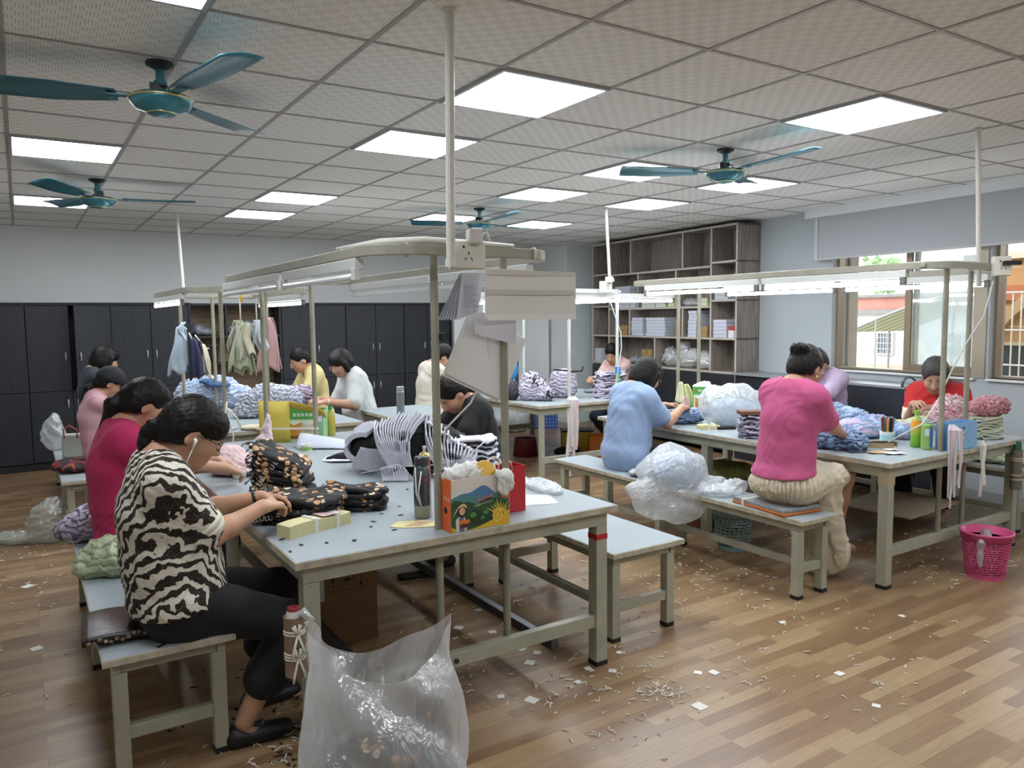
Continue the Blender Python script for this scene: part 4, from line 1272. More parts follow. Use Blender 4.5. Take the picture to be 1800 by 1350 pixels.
person('woman in light pink shirt wearing a dark baseball cap at the far left table', (.52, 6.9), 0, (.585, 6.9, 1.125), ((1.15, 7.0, .86), (1.15, 6.8, .86)), cloth('#c79aa4'), navy_cl, 'low',
       pitch=24, h=.009, s=.9, sleeve=1.6, bulge=.10, extra=cap_extra, shoe=mat('#1a1a1d', .5))
person('person with black bobbed hair in dark clothes farthest back at left', (.59, 8.25), 0, (.665, 8.2, 1.26), ((1.1, 8.3, .88), (1.1, 8.1, .88)), cloth('#2b3139'), black_cl, 'bob',
       pitch=18, yaw=10, h=.011, hs=.55, sleeve=1.6, bulge=.07, shoe=mat('#1a1a1d', .5))
person('woman in pale yellow v-neck top facing left before the dark wardrobes', (2.60, 7.9), 180, (2.43, 7.9, 1.20), ((2.2, 7.75, .92), (2.2, 8.05, .92)), cloth('#cdbf83'), navy_cl, 'low',
       pitch=26, yaw=2, h=.009, s=1.0, sleeve=.7, neckline='v', bulge=.05, hs=.50, glasses=mat('#8d8f93', .3, .6), shoe=mat('#1a1a1d', .5))
def p6_extra(t, hp, q):
    S0, E, W = q['arms'][1]
    d = (W - E) / np.linalg.norm(W - E)
    obj('bracelet', MB().tube([W - d * .014, W - d * .006], .0315, 14), mat('#d9d6cb', .25), t, smooth=True)
person('woman in white t-shirt with pink rimmed glasses facing left', (2.76, 7.05), 180, (2.56, 7.05, 1.20), ((2.36, 6.88, .86), (2.36, 7.15, .86)), cloth('#bfc3c2'), black_cl, 'bob',
       pitch=28, yaw=22, h=.009, s=1.03, fat=1.1, sleeve=.85, bulge=.05, glasses=mat('#dba9a9', .3), extra=p6_extra, hs=.50, shoe=mat('#1a1a1d', .5), elbow=((-.3, .2), (0, 0)))
person('person in cream shirt behind the near pole, beside the white screen', (3.62, 7.3), 0, (3.78, 7.3, 1.205), ((4.25, 7.45, .87), (4.25, 7.2, .87)), cloth('#cfcabc'), navy_cl, 'short',
       pitch=32, yaw=-8, h=.01, sleeve=.6, shoe=mat('#1a1a1d', .5))
person('woman in black t-shirt with bowed head on the far side of the nearest table', (2.62, 4.5), 180, (2.39, 4.5, 1.115), ((2.12, 4.38, .84), (2.12, 4.6, .84)), cloth('#141517'), navy_cl, 'low',
       pitch=48, yaw=8, h=.009, sleeve=.6, bulge=.07, shoe=mat('#1a1a1d', .5))
person('woman in pale pink shirt facing us behind the lavender stack by the shelving', (6.33, 7.35), 195, (6.19, 7.38, 1.150), ((5.86, 7.18, .86), (5.88, 7.42, .86)), cloth('#d2b1ab'), navy_cl, 'low',
       pitch=30, yaw=18, h=.009, sleeve=1.5, bulge=.04, collar=cloth('#d2b1ab'), shoe=mat('#d6d3cf', .6), feet=((.18, .12), (.1, -.12)))
def p10_extra(t, hp, q):
    S0, E, W = q['arms'][-1]
    c = S0 + (E - S0) * .7
    obj('button', MB().lathe([(0, -.006), (.008, -.006), (.008, .006), (0, .006)], 8, c + V3(0, -.062, 0)), mat('#17181c', .4), t)
person('woman in light blue shirt with black bobbed hair on the long bench', (3.84, 4.40), 0, (4.035, 4.40, 1.160), ((4.33, 4.52, .90), (4.31, 4.30, .90)), cloth('#8fa5c6'), black_cl, 'bob',
       pitch=28, yaw=-4, h=.008, fat=1.12, s=1.04, sleeve=.74, bulge=.07, glasses=mat('#6a4a40', .3), extra=p10_extra, hem=.015, collar=cloth('#8fa5c6'), shoe=mat('#1a1a1d', .5), elbow=((0, 0), (.05, -.1)))
skirt_m = mat('#cfc5ae', .8, var=.06, vs=10, sheen=.1)
def pleated(t, legs, A, lo, hi, s):
    K = SDF(lo - .1, hi + .1, .009)
    K.cone(A + V3(-.02, 0, .04), A + V3(-.03, 0, .09), .155, .130, .03, flat=V3(1, 0, 0), f=1.15)
    K.ell(A + V3(-.02, 0, -.02), V3(.165, .205, .105), None, .05)
    for sg in (1, -1):
        hip, kn, ank = legs[sg]
        K.cone(hip, kn + V3(-.10, 0, .01), .115, .085, .06)
    mk = (legs[1][1] + legs[-1][1]) / 2; mh = (legs[1][0] + legs[-1][0]) / 2
    K.cone(mh, mk + V3(-.13, 0, .01), .16, .13, .06, flat=V3(0, 0, 1), f=1.6)
    K.cone(mh + V3(.17, 0, -.02), V3(mh[0] + .30, -.02, A[2] - .43), .15, .20, .05, flat=V3(1, 0, 0), f=2.6)
    hip, kn, ank = legs[-1]
    K.cone(kn + V3(-.15, .04, -.02), ank + V3(-.13, .08, .12), .08, .13, .05, flat=V3(1, 0, 0), f=2.6)
    K.cone(kn + V3(-.17, -.03, -.03), ank + V3(-.15, -.06, .06), .07, .12, .05, flat=V3(1, 0, 0), f=2.8)
    m = K.mesh(.007, .07, 4)
    P = np.array(m.v)
    ctr = A + V3(0, 0, .06)
    ang = np.arctan2(P[:, 1] - ctr[1], P[:, 0] - ctr[0] + .0)
    rad = np.hypot(P[:, 0] - ctr[0], P[:, 1] - ctr[1])
    w = np.clip((A[2] + .10 - P[:, 2]) / .1, 0, 1)
    dirn = np.stack([np.cos(ang), np.sin(ang), 0 * ang], 1)
    P += dirn * (.012 * w * np.sin(ang * 44 + 2.2 * np.sin(ang * 5)))[:, None]
    m.v = P.tolist()
    obj('skirt', m, skirt_m, t, smooth=True)
def p12_extra(t, hp, q):
    obj('earring', MB().lathe([(0, -.006), (.006, 0), (0, .006)], 8, hp(-.012, -.09, -.05)), mat('#e8e4dc', .2), t)
    for sg in (1, -1):
        hip, kn, ank = q['legs'][sg]
        sl = MB().grid(lambda u, v: ank + V3(-.06 + .23 * u, (v - .5) * (.085 - .03 * (2 * u - 1) ** 2), -.083), 12, 4)
        o = obj('sandal', sl, mat('#d3a9a4', .6), t, smooth=True, solid=.018)
        st = MB().grid(lambda u, v: ank + V3(.07 + .035 * v, .045 * math.cos(PI * u), -.078 + .055 * math.sin(PI * u)), 10, 3)
        obj('strap', st, mat('#d3a9a4', .6), o, smooth=True, solid=.004)
person('woman in pink sweater and cream pleated skirt with hair in a bun', (3.80, 2.93), 0, (3.965, 2.93, 1.295), ((4.30, 3.08, .87), (4.29, 2.90, .87)), cloth('#bf5583', 1), skirt_m, 'bun',
       pitch=24, yaw=4, h=.008, fat=1.06, s=1.04, sleeve=.80, bulge=.05, hs=.525, glasses=mat('#d8d3cc', .25, .7), extra=p12_extra, skirt=pleated, elbow=((0, 0), (.1, -.2)), wr=.004,
       feet=((.42, .12), (.44, -.03)), foot_z=.12, hem=.16, sk='#b68a70')
person('person in lavender t-shirt behind the pink sweater, facing left', (6.24, 4.37), 180, (6.06, 4.37, 1.165), ((5.72, 4.2, .84), (5.72, 4.5, .84)), cloth('#b9a7c4'), navy_cl, 'short',
       pitch=34, yaw=6, h=.009, s=1.03, fat=1.1, sleeve=.72, hc='#2a2727', shoe=mat('#1a1a1d', .5))
person('person in red, cream and grey striped top with short greying hair by the window', (6.18, 3.30), 190, (5.99, 3.255, 1.125), ((5.76, 3.13, .90), (5.74, 3.28, .92)), redstripe, black_cl, 'short',
       pitch=32, yaw=16, h=.0075, s=1.08, fat=1.1, sleeve=.80, hc='#4b4947', bulge=.06, feet=((.22, .12), (.34, -.14)), sk='#b28a74', leg=1.9, foot_z=.03, elbow=((0, .35), (0, -.1)))
# ---------------------------------------------------------------- garments, bags and boxes
E1 = Vector((.843, -.538, 0)); E2 = Vector((.538, .843, 0))   # across and away, seen from the aisle
VR = -R(32.5)
def layered(name, light, dark, sc=42, axis='Z', dk=.22, dist=2.2, acc=None, warp=True):
    """pile of thin garments seen from the side: light cloth with dark seam edges"""
    def fn(nt, b):
        c0 = coords(nt)
        wn = N(nt, 'ShaderNodeTexNoise', {'Vector': c0, 'Scale': 9.0, 'Detail': 3.0})
        cv = N(nt, 'ShaderNodeMix', {0: .13 if warp else .02, 4: c0, 5: wn.outputs[1]}, data_type='VECTOR').outputs[1]
        w = N(nt, 'ShaderNodeTexWave', {'Vector': cv, 'Scale': sc / 6.28, 'Distortion': dist * 1.6, 'Detail': 3.0, 'Detail Scale': 1.1}, bands_direction=axis)
        nz = N(nt, 'ShaderNodeTexNoise', {'Vector': cv, 'Scale': 16.0, 'Detail': 3.0})
        col = ramp(nt, w.outputs[0], [(0, dark), (dk, dark), (dk + .1, light), (1, light)])
        c2 = acc or light
        m = N(nt, 'ShaderNodeMix', {0: ramp(nt, nz.outputs[0], [(.52, '#000000'), (.6, '#ffffff')]), 6: col, 7: rgba(c2)}, data_type='RGBA')
        m.inputs[0].default_value = 0
        nt.links.new(m.outputs[2] if acc else col, b.inputs['Base Color'])
        b.inputs['Roughness'].default_value = .9
        bump(nt, b, w.outputs[0], .6, .008)
    return cmat(name, fn)
def heap(name, label, cat, loc, blobs, m, rz=0, wr=.010, wl=.05, h=.010, group=None, flat=True, k=.03, seed=1, fine=.45):
    """soft crumpled heap grown from overlapping lumps; stands on its own origin"""
    lo = np.min([[b[0] - b[3], b[1] - b[4], b[2] - b[5]] for b in blobs], 0) - .05
    hi = np.max([[b[0] + b[3], b[1] + b[4], b[2] + b[5]] for b in blobs], 0) + .05
    K = SDF(lo, hi, h)
    for b in blobs:
        K.ell(b[:3], b[3:6], None, k)
    mb = K.mesh(wr, wl, seed, 0)
    P = np.array(mb.v)
    P += (fine * wr * folds(P, wl * .42, seed + 9))[:, None] * (P - P.mean(0)) / (np.linalg.norm(P - P.mean(0), axis=1)[:, None] + 1e-9)
    mb.v = P.tolist()
    if flat:
        mb.v = [(x, y, max(z, .001 + .0003 * (i % 7))) for i, (x, y, z) in enumerate(mb.v)]
    return tag(obj(name, mb, m, smooth=True, loc=loc, rz=rz), label, cat, group)
def layer_mb(W, D, t, seed, ruf=.006, kx=5, nu=40):
    """one folded garment: a thin rounded slab with a rippled rim"""
    r = random.Random(seed)
    ph = [r.random() * 6 for _ in range(4)]
    def fn(u, v):
        a = 2 * PI * u
        prof = [(0, 1), (.5, 1), (.85, 1), (.97, .7), (1, 0), (.97, -.7), (.85, -1), (.5, -1), (0, -1)]
        f, zz = prof[round(v * 8)]
        c, s_ = math.cos(a), math.sin(a)
        e = .55
        x = math.copysign(abs(c) ** e, c) * W / 2 * f
        y = math.copysign(abs(s_) ** e, s_) * D / 2 * f
        rip = ruf * f * f * (math.sin(kx * a + ph[0]) + .6 * math.sin((2 * kx + 1) * a + ph[1]))
        return (x * (1 + .02 * math.sin(3 * a + ph[2])), y * (1 + .03 * math.sin(4 * a + ph[3])), rip + zz * t / 2)
    return MB().grid(fn, nu, 9, wrapu=True)
def stack(label, cat, loc, rz, W, D, n, t, mats, ruf=.005, group=None, lean=(0, 0), jit=.01, name='garment_stack', tie=None, place=None, seed=0):
    """tied stack of folded garments, each garment a part"""
    r = random.Random(seed + n)
    T = thing(name, label, cat, loc, rz, group)
    for i in range(n):
        lay = layer_mb(W * (1 - .06 * r.random()), D * (1 - .06 * r.random()), t * 1.15, seed * 50 + i, ruf)
        o = obj('garment', lay, mats[i % len(mats)], T, smooth=True)
        if place:
            o.location, o.rotation_euler = place(i, i / max(1, n - 1))
        else:
            q = i / max(1, n - 1)
            o.location = (lean[0] * q + r.uniform(-jit, jit), lean[1] * q + r.uniform(-jit, jit), t * (i + .5) + ruf * .5)
            o.rotation_euler = (0, 0, r.uniform(-.08, .08))
    if tie:
        H = n * t
        for x in tie:
            obj('tie_strip', MB().box(x - .008, x + .008, -D / 2 - .004, D / 2 + .004, H + .004, H + .006).box(x - .008, x + .008, -D / 2 - .006, -D / 2 - .004, 0, H + .006), mat('#d8d7d2', .7), T)
    return T
def _plastic(alpha, tint='#dfe6ea', sc=22, st=(1, 1, 1)):
    def fn(nt, b):
        out = nt.nodes['Material Output']
        cv = coords(nt, st)
        nz = N(nt, 'ShaderNodeTexNoise', {'Vector': cv, 'Scale': float(sc), 'Detail': 4.0, 'Distortion': 1.2})
        bp = N(nt, 'ShaderNodeBump', {'Height': nz.outputs[0], 'Strength': .8, 'Distance': .02})
        tr = N(nt, 'ShaderNodeBsdfTransparent', {0: (1, 1, 1, 1)})
        df = N(nt, 'ShaderNodeBsdfDiffuse', {0: rgba(tint), 'Normal': bp.outputs[0]})
        tl = N(nt, 'ShaderNodeBsdfTranslucent', {0: rgba(tint), 'Normal': bp.outputs[0]})
        gl = N(nt, 'ShaderNodeBsdfGlossy', {0: (1, 1, 1, 1), 1: .14, 'Normal': bp.outputs[0]})
        m1 = N(nt, 'ShaderNodeMixShader', {0: .4, 1: df.outputs[0], 2: tl.outputs[0]})
        m2 = N(nt, 'ShaderNodeMixShader', {0: .24, 1: m1.outputs[0], 2: gl.outputs[0]})
        lw = N(nt, 'ShaderNodeLayerWeight', {'Blend': .35, 'Normal': bp.outputs[0]})
        fac = N(nt, 'ShaderNodeMapRange', {0: lw.outputs[1], 3: 1 - alpha, 4: 1 - alpha * .35})
        m3 = N(nt, 'ShaderNodeMixShader', {0: fac.outputs[0], 1: tr.outputs[0], 2: m2.outputs[0]})
        nt.links.new(m3.outputs[0], out.inputs[0])
    return cmat('film_%s_%s' % (alpha, tint), fn)
film = _plastic(.58)
film_m = _plastic(.5)
film_w = _plastic(.22, '#e3e6e6')

# fabrics
def _petal(nt, b):
    cv = coords(nt)
    nz = N(nt, 'ShaderNodeTexNoise', {'Vector': cv, 'Scale': 30.0})
    mx = N(nt, 'ShaderNodeMix', {0: .02, 4: cv, 5: nz.outputs[1]}, data_type='VECTOR')
    v = N(nt, 'ShaderNodeTexVoronoi', {'Vector': mx.outputs[1], 'Scale': 29.0, 'Randomness': 1.0})
    sp = N(nt, 'ShaderNodeSeparateColor', {0: v.outputs[1]})
    r_ = N(nt, 'ShaderNodeMath', {0: sp.outputs[0], 1: .42}, operation='GREATER_THAN')
    d_ = N(nt, 'ShaderNodeMath', {0: v.outputs[0], 1: .43}, operation='LESS_THAN')
    f = N(nt, 'ShaderNodeMath', {0: r_.outputs[0], 1: d_.outputs[0]}, operation='MULTIPLY')
    tan = ramp(nt, sp.outputs[1], [(.2, '#a3703f'), (.6, '#cfa57c'), (.9, '#d9c2a4')])
    m = N(nt, 'ShaderNodeMix', {0: f.outputs[0], 6: rgba('#121214'), 7: tan}, data_type='RGBA')
    nt.links.new(m.outputs[2], b.inputs['Base Color'])
    b.inputs['Roughness'].default_value = .75
lulu = cmat('black_petal_print', _petal)
lav = layered('lavender_layers', '#b9b2c6', '#6d6478', 60)
lav_w = layered('pale_lavender_layers', '#c3bccd', '#7d7789', 60, dk=.10)
green_c = layered('pale_green_layers', '#b9c4a2', '#8c9678', 50, dk=.1)
blue_w = layered('blue_white_layers', '#c3cbdd', '#8093b3', 70, acc='#9db6d6')
blue_g = layered('blue_layers', '#8fa6c8', '#3f4f72', 80, dk=.2, dist=5)
grey_w = layered('grey_white_layers', '#bcbfcc', '#747784', 70, dk=.22, dist=4)
mauve = layered('mauve_layers', '#b0a0b2', '#57485c', 60, dk=.15, dist=4)
pinkw = layered('pink_white_layers', '#dcc3c6', '#b98088', 90, dk=.2, dist=6, acc='#c98a92')
pink_c = mat('#d9bdbf', .85, var=.16, vs=12)
cream_c = mat('#d3cbb0', .85, var=.06)
white_c = mat('#d6d6d0', .85, var=.06)
grey_band = mat('#c2c3ce', .8, var=.08, vs=20)
black_c = mat('#151518', .8)
silver = mat('#8f9299', .45, var=.2)
paper_w = mat('#d9dbde', .7)
paper_y = mat('#cfc78e', .7, var=.06)

# --- nearest table -------------------------------------------------
def lettering(parent, spots, m=None, label=None):
    mb = MB()
    for s_, sz, o_, x_, y_ in spots:
        text_mb(s_, sz, frame(o_, x_, y_), mb)
    return obj('lettering', mb, m or mat('#d5d5d2', .6), parent, label=label)
def petal_stack(label, loc, rz, n, W, D, t, lean, tilt, seed):
    """black printed tops piled with their silvery hem edges fanned out at one end"""
    T = thing('garment_stack', label, 'garments', loc, rz, 'black printed garments on the nearest table')
    r = random.Random(seed)
    for i in range(n):
        q = i / (n - 1)
        o = obj('garment', layer_mb(W * (.92 + .1 * r.random()), D, t * 1.9, seed * 31 + i, .010, 4), lulu, T, smooth=True)
        o.location = (lean * q + r.uniform(-.012, .012), r.uniform(-.012, .012), t * (i + .7) + .008 + abs(math.sin(tilt)) * W * .42 * q)
        o.rotation_euler = (r.uniform(-.05, .05), tilt * q, r.uniform(-.1, .1))
        hm = MB().grid(lambda u, v: (-W * .5 - .010 + .024 * v * math.sin(PI * u) , (u - .5) * D * .85, .007 * math.sin(u * 14 + i) + (v - .5) * t * 1.1), 16, 3)
        obj('hem', hm, silver, o, smooth=True, solid=.003)
    return T
s1 = petal_stack('tall stack of black printed garments beside the sewing hands, hems fanned upward', (1.03, 3.63, .76), VR, 13, .27, .22, .0135, -.03, .42, 3)
lettering(s1, [('LULU', .034, (-.075, -.112, .13), (.5, 0, .85), (-.85, 0, .5)), ('U L', .030, (-.02, -.115, .19), (.55, 0, .8), (-.8, 0, .55)), ('LL', .028, (-.11, -.112, .075), (.3, 0, .9), (-.9, 0, .3))])
s2 = petal_stack('low spread stack of black printed garments under the sewing hands', (.98, 3.24, .76), VR, 7, .36, .24, .0135, 0, .03, 5)
lettering(s2, [('LULU', .03, (-.12, -.123, .035), (1, 0, .1), (0, -.2, 1)), ('U - L', .03, (.0, -.123, .06), (1, 0, -.1), (0, -.2, 1)), ('LLU', .028, (-.06, -.05, .112), (1, .3, 0), (-.3, 1, .1))])
s3 = petal_stack('small tied bundle of black printed garments lying alone mid table', (1.235, 3.29, .76), R(-28), 6, .30, .14, .0125, .02, .10, 8)
lettering(s3, [('LULU-U', .026, (-.055, -.073, .04), (.8, 0, .6), (-.6, -.1, .8)), ('LULU', .024, (-.10, -.02, .107), (.3, .95, .1), (-.9, .3, .2))])
obj('emblem', MB().lathe([(0, 0), (.018, .001), (.02, 0)], 16, (-.085, .03, .106)), mat('#8a5a38', .7), s3)
# black and white striped bundles tied with strings
T = thing('striped_bundle', 'big arched bundle of grey-white banded garments with black insides, mid table', 'garments', Vector((1.76, 3.80, .76)), VR, 'black and white banded garments on the nearest table')
obj('black_cloth', (lambda K: K.ell((0, .10, .12), (.17, .10, .15), None, .03).ell((.16, .12, .14), (.12, .09, .13), None, .03).ell((.06, .14, .24), (.10, .08, .07), None, .03).mesh(.012, .05, 2))(SDF((-.3, -.1, -.03), (.4, .35, .4), .01)), black_c, T, smooth=True)
rb = random.Random(2)
for i in range(30):
    q = i / 29
    top = Vector((lerp(-.20, .36, q), .03 + .05 * rb.random(), .275 + .055 * math.sin(PI * min(1, q * 1.25)) - (.16 * max(0, q - .5) * 2) + rb.uniform(-.012, .012)))
    if q < .5:
        end = Vector((lerp(-.10, .02, q * 2), -.075, .07)); ctrl = Vector((lerp(-.20, -.02, q * 2), -.11, .25))
    else:
        end = Vector((lerp(.16, .30, (q - .5) * 2), -.075, .05)); ctrl = Vector((lerp(.06, .38, (q - .5) * 2), -.10, .22 - .1 * (q - .5) * 2))
    back = top + Vector((0, .10, -.06))
    P = [back, top] + [top * (1 - s_) ** 2 + ctrl * 2 * s_ * (1 - s_) + end * s_ * s_ for s_ in (.2, .4, .6, .8, 1)]
    obj('band', MB().tube(P, 1, rect=(.009, .030)), grey_band, T, bev=.002)
for i in range(9):
    a = i / 8
    c = Vector((-.12 + .12 * a, -.11, .045))
    obj('band', MB().tube([Vector((-.06, -.075, .075)), c + Vector((-.02, -.03, .02)), c + Vector((.0, -.05, -.035)), c + Vector((.02, -.02, -.035)), Vector((-.03, -.07, .06))], 1, rect=(.004, .02)), grey_band, T, bev=.001)
for i in range(14):
    p = Vector((.10 + .02 * i * .9 - .0, -.02 + rb.random() * .03, .285 - .012 * i + rb.random() * .015))
    obj('seam_tab', MB().obox(p, (.018, .03, .012), (rb.random(), rb.random(), rb.random())), mat('#cfd0d6', .7), T, bev=.003)
obj('cord', MB().tube([(-.26, -.06, .03), (-.05, -.085, .07), (.1, -.10, .075), (.3, -.08, .10), (.42, -.02, .2)], .0035, 6), mat('#c9c8c4', .7), T, smooth=True)
T = thing('rolled_bundle', 'rolled grey-white garments with black core at the left of the arched bundle', 'garments', (1.66, 4.08, .76), VR, 'black and white banded garments on the nearest table')
obj('black_core', (lambda K: K.ell((-.03, .02, .13), (.115, .13, .12), None, .03).mesh(.01, .04, 3))(SDF((-.2, -.2, -.02), (.2, .25, .32), .01)), black_c, T, smooth=True)
for i in range(11):
    q = i / 10
    P = [Vector((-.135 + .01 * q + .125 * (1 - math.cos(a)) * (.75 + .25 * q) , -.11 + .018 * i * .5, .145 + .125 * math.sin(a) * (.62 + .38 * q))) for a in np.linspace(-1.35, 1.9, 10)]
    obj('band', MB().tube(P, 1, rect=(.011, .030)), grey_band, T, bev=.003)
for i in range(10):
    obj('band', MB().tube([Vector((-.10 + .02 * i * .3, -.12 - .004 * i, .05 + .011 * i)), Vector((.0, -.15, .03 + .012 * i)), Vector((.10, -.10, .05 + .008 * i))], 1, rect=(.007, .02)), grey_band, T, bev=.002)
stack('flat stack of white garments with dark edges at the right end of the arched bundle', 'garments', (2.12, 3.72, .76), VR, .30, .22, 12, .0155, [layered('white_dark_edges', '#c9c8d6', '#2a2a32', 30, dk=.2), mat('#c6c6d4', .8, var=.06), black_c, mat('#cbcbd8', .8, var=.06)], .008, 'black and white banded garments on the nearest table', (-.02, .0), .012, seed=4)
heap('black_cloth', 'loose black cloth pointing left from under the rolled bundle', 'cloth', (1.66, 4.46, .76), [(0, 0, .02, .10, .05, .03), (-.09, 0, .012, .06, .025, .016), (.12, .02, .03, .08, .06, .045)], black_c, VR, .006, .05, .008)
heap('black_sleeve_heap', 'crumpled dark cloth lying over the back of the arched bundle by the black t-shirt', 'cloth', (2.12, 4.02, .76), [(0, 0, .10, .12, .09, .10), (.12, .02, .07, .11, .07, .07)], mat('#2a2a30', .75, var=.2), VR, .012, .05, .01)
# paper goods
def strip_block(label, a, b, w, h, m, loc_z=.76):
    d = Vector((b[0] - a[0], b[1] - a[1], 0)); L = d.length
    T = thing('label_stack', label, 'paper labels', (a[0], a[1], loc_z), math.atan2(d.y, d.x))
    top = lambda x: h + .005 * math.sin(x * 6)
    obj('sheets', MB().add([(x * L, y, z) for x in np.linspace(0, 1, 9) for y, z in ((0, 0), (w, 0), (w, top(x)), (0, top(x)))],
        [(i * 4 + j, i * 4 + 4 + j, i * 4 + 4 + (j + 1) % 4, i * 4 + (j + 1) % 4) for i in range(8) for j in range(4)] + [(0, 1, 2, 3), (35, 34, 33, 32)]), m, T)
    for x in (.42, .78):
        obj('paper_band', MB().box(x * L - .008, x * L + .008, -.002, w + .002, -.0, h + .008), mat('#dcdcd4', .6), T)
    return T
strip_block('long block of pale yellow paper labels banded twice at the table front', (.846, 2.955), (1.135, 3.06), .085, .05, mat('#cdc696', .7, var=.05, vs=40))
obj('pink_stamp', MB().box(.17, .27, .005, .08, .0555, .0565), mat('#cfb3b4', .7), bpy.data.objects['label_stack'])
cd = thing('yellow_card', 'pale yellow card with faint pink writing by the dark bottle', 'card', (1.335, 2.885, .7605), R(-26))
obj('card', MB().prism([(-.09, -.03), (-.03, -.055), (.10, -.05), (.10, .03), (.04, .055), (-.06, .05)], .003), paper_y, cd)
wl = MB()
for k in range(6):
    wl.tube([(-.03 + .01 * k + .004 * j, -.035 + .012 * k + .004 * math.sin(j * 2.1 + k), .0036) for j in range(18)], .0009, 4)
obj('handwriting', wl, mat('#c98f96', .7), cd)
pr = thing('paper_roll', 'large sheet of white paper curled at the far end of the nearest table', 'paper', (1.80, 4.93, .761), R(-34))
obj('sheet', MB().grid(lambda u, v: (-.30 + .62 * u, -.10 + .26 * v, .005 + .09 * (1 - u) ** 1.3 * math.sin(PI * min(1, v * 1.15)) + .004 * math.sin(6 * u)), 16, 12), mat('#c9cede', .6), pr, smooth=True, solid=.002)
obj('sheet', MB().grid(lambda u, v: (.02 + .40 * u, -.02 + .16 * v, .012 + .012 * math.sin(3 * u)), 8, 3), paper_y, pr, smooth=True, solid=.004, label='pale yellow sheet')
pr = thing('loose_papers', 'loose white paper sheets lying before the curled sheet', 'paper', (1.70, 4.50, .761), R(-30))
for k in range(3):
    obj('sheet', MB().grid(lambda u, v: (-.18 + .36 * u + .03 * k, -.10 + .18 * v - .03 * k, .003 + .004 * k + .010 * u * u * (k == 1)), 8, 6), mat('#ccd2d8', .65), pr, solid=.0012)
heap('pink_garments', 'crumpled pale pink garments between the magenta shirt and the black stack', 'garments', (1.00, 4.46, .76), [(0, 0, .05, .17, .12, .06), (-.08, .06, .09, .11, .09, .06), (.12, -.02, .05, .10, .09, .05), (.02, -.08, .03, .16, .08, .03)], pink_c, VR, .014, .05, .009, seed=5)
heap('pink_cloth_hanging', 'pink and white cloth hanging beside the yellow folder', 'cloth', (1.325, 5.07, .76), [(0, 0, .09, .04, .03, .10), (-.03, -.02, .05, .06, .04, .06), (.01, 0, .19, .022, .02, .06)], mat('#d6c2c6', .8, var=.2, vs=20), VR, .01, .04, .008)
cu = thing('clear_cup', 'small clear plastic cup on the table before the pink garments', 'cup', (.965, 4.28, .76))
obj('cup_wall', MB().lathe([(.032, 0), (.036, .05), (.034, .05), (.030, .003), (0, .003)], 20), _plastic(.5, '#cfd3c8'), cu, smooth=True)
tp = thing('tape_roll', 'small roll of tape with green label by the curled paper', 'tape', (1.54, 4.93, .76))
obj('roll', MB().lathe([(.02, 0), (.035, 0), (.035, .045), (.02, .045), (.02, 0)], 20), mat('#d2d6cc', .4), tp)
obj('label_band', MB().lathe([(.0355, .008), (.0355, .03)], 20), mat('#8fae5e', .5), tp)
# drink bottle
bt = thing('water_bottle', 'dark translucent water bottle with strap standing by the near pole', 'bottle', (1.425, 2.965, .76))
def _btl(nt, b):
    sx = N(nt, 'ShaderNodeSeparateXYZ', {0: coords(nt)})
    nt.links.new(ramp(nt, N(nt, 'ShaderNodeMapRange', {0: sx.outputs[2], 1: 0, 2: .25}).outputs[0], [(0, '#8d8d7a'), (.22, '#8d8d7a'), (.24, '#33383c'), (.75, '#3d4247'), (.8, '#4d545c')]), b.inputs['Base Color'])
    b.inputs['Roughness'].default_value = .15
    b.inputs['Coat Weight'].default_value = .5
obj('body', MB().lathe([(.0, 0), (.034, 0), (.037, .01), (.037, .19), (.033, .215), (.03, .235), (0, .236)], 24), cmat('smoked_bottle', _btl), bt, smooth=True)
obj('cap', MB().lathe([(.032, .23), (.032, .262), (.028, .268), (0, .269)], 20), mat('#33363a', .35), bt)
obj('strap', MB().tube([(-.036, -.01, .225), (-.045, -.03, .2), (-.05, -.045, .12), (-.03, -.05, .06), (-.038, -.04, .12), (-.02, -.035, .21)], .003, 6), white_c, bt, smooth=True)
obj('badge', MB().box(-.008, .006, -.0385, -.0365, .165, .178), mat('#a33b40', .5), bt)
sp = thing('spray_can', 'small red and gold topped spray can behind the dark bottle', 'spray can', (1.475, 3.04, .76))
obj('can', MB().lathe([(0, 0), (.027, 0), (.027, .235), (.024, .24), (0, .24)], 20), mat('#a63a2c', .3, .3), sp)
obj('shoulder', MB().lathe([(.027, .24), (.028, .25), (.02, .265), (.010, .27), (0, .27)], 20), mat('#c3ab6a', .25, .8), sp, smooth=True)
obj('nozzle', MB().lathe([(.006, .268), (.006, .285), (.008, .287), (.008, .297), (0, .298)], 12), mat('#d9cfc4', .4), sp)
# fruit gift carton
bx = thing('fruit_carton', 'orange fruit gift carton with landscape picture at the near table edge', 'box', (1.408, 2.672, .76), R(-1))
BW, BD, BH = .272, .13, .215
wm = mat('#e0d9cf', .6)
om = mat('#d8602a', .5)
b_ = MB().box(0, .003, 0, BD, 0, BH, 1).box(BW - .003, BW, 0, BD, 0, BH, 1).box(.003, BW - .003, 0, .003, 0, BH, 0).box(.003, BW - .003, BD - .003, BD, 0, BH, 0).box(.003, BW - .003, .003, BD - .003, 0, .003, 0)
obj('carton', b_, [wm, om], bx)
def flat(parent, poly, col, lift, name='picture', y=0.0):
    m = MB()
    n = len(poly)
    m.add([(x, y - lift, z) for x, z in poly], [tuple(range(n))])
    return obj(name, m, mat(col, .5), parent)
def blob(cx, cz, rx, rz_, n=16, a0=0, a1=2 * PI):
    return [(cx + rx * math.cos(a0 + (a1 - a0) * i / n), cz + rz_ * math.sin(a0 + (a1 - a0) * i / n)) for i in range(n + (a1 - a0 < 6))]
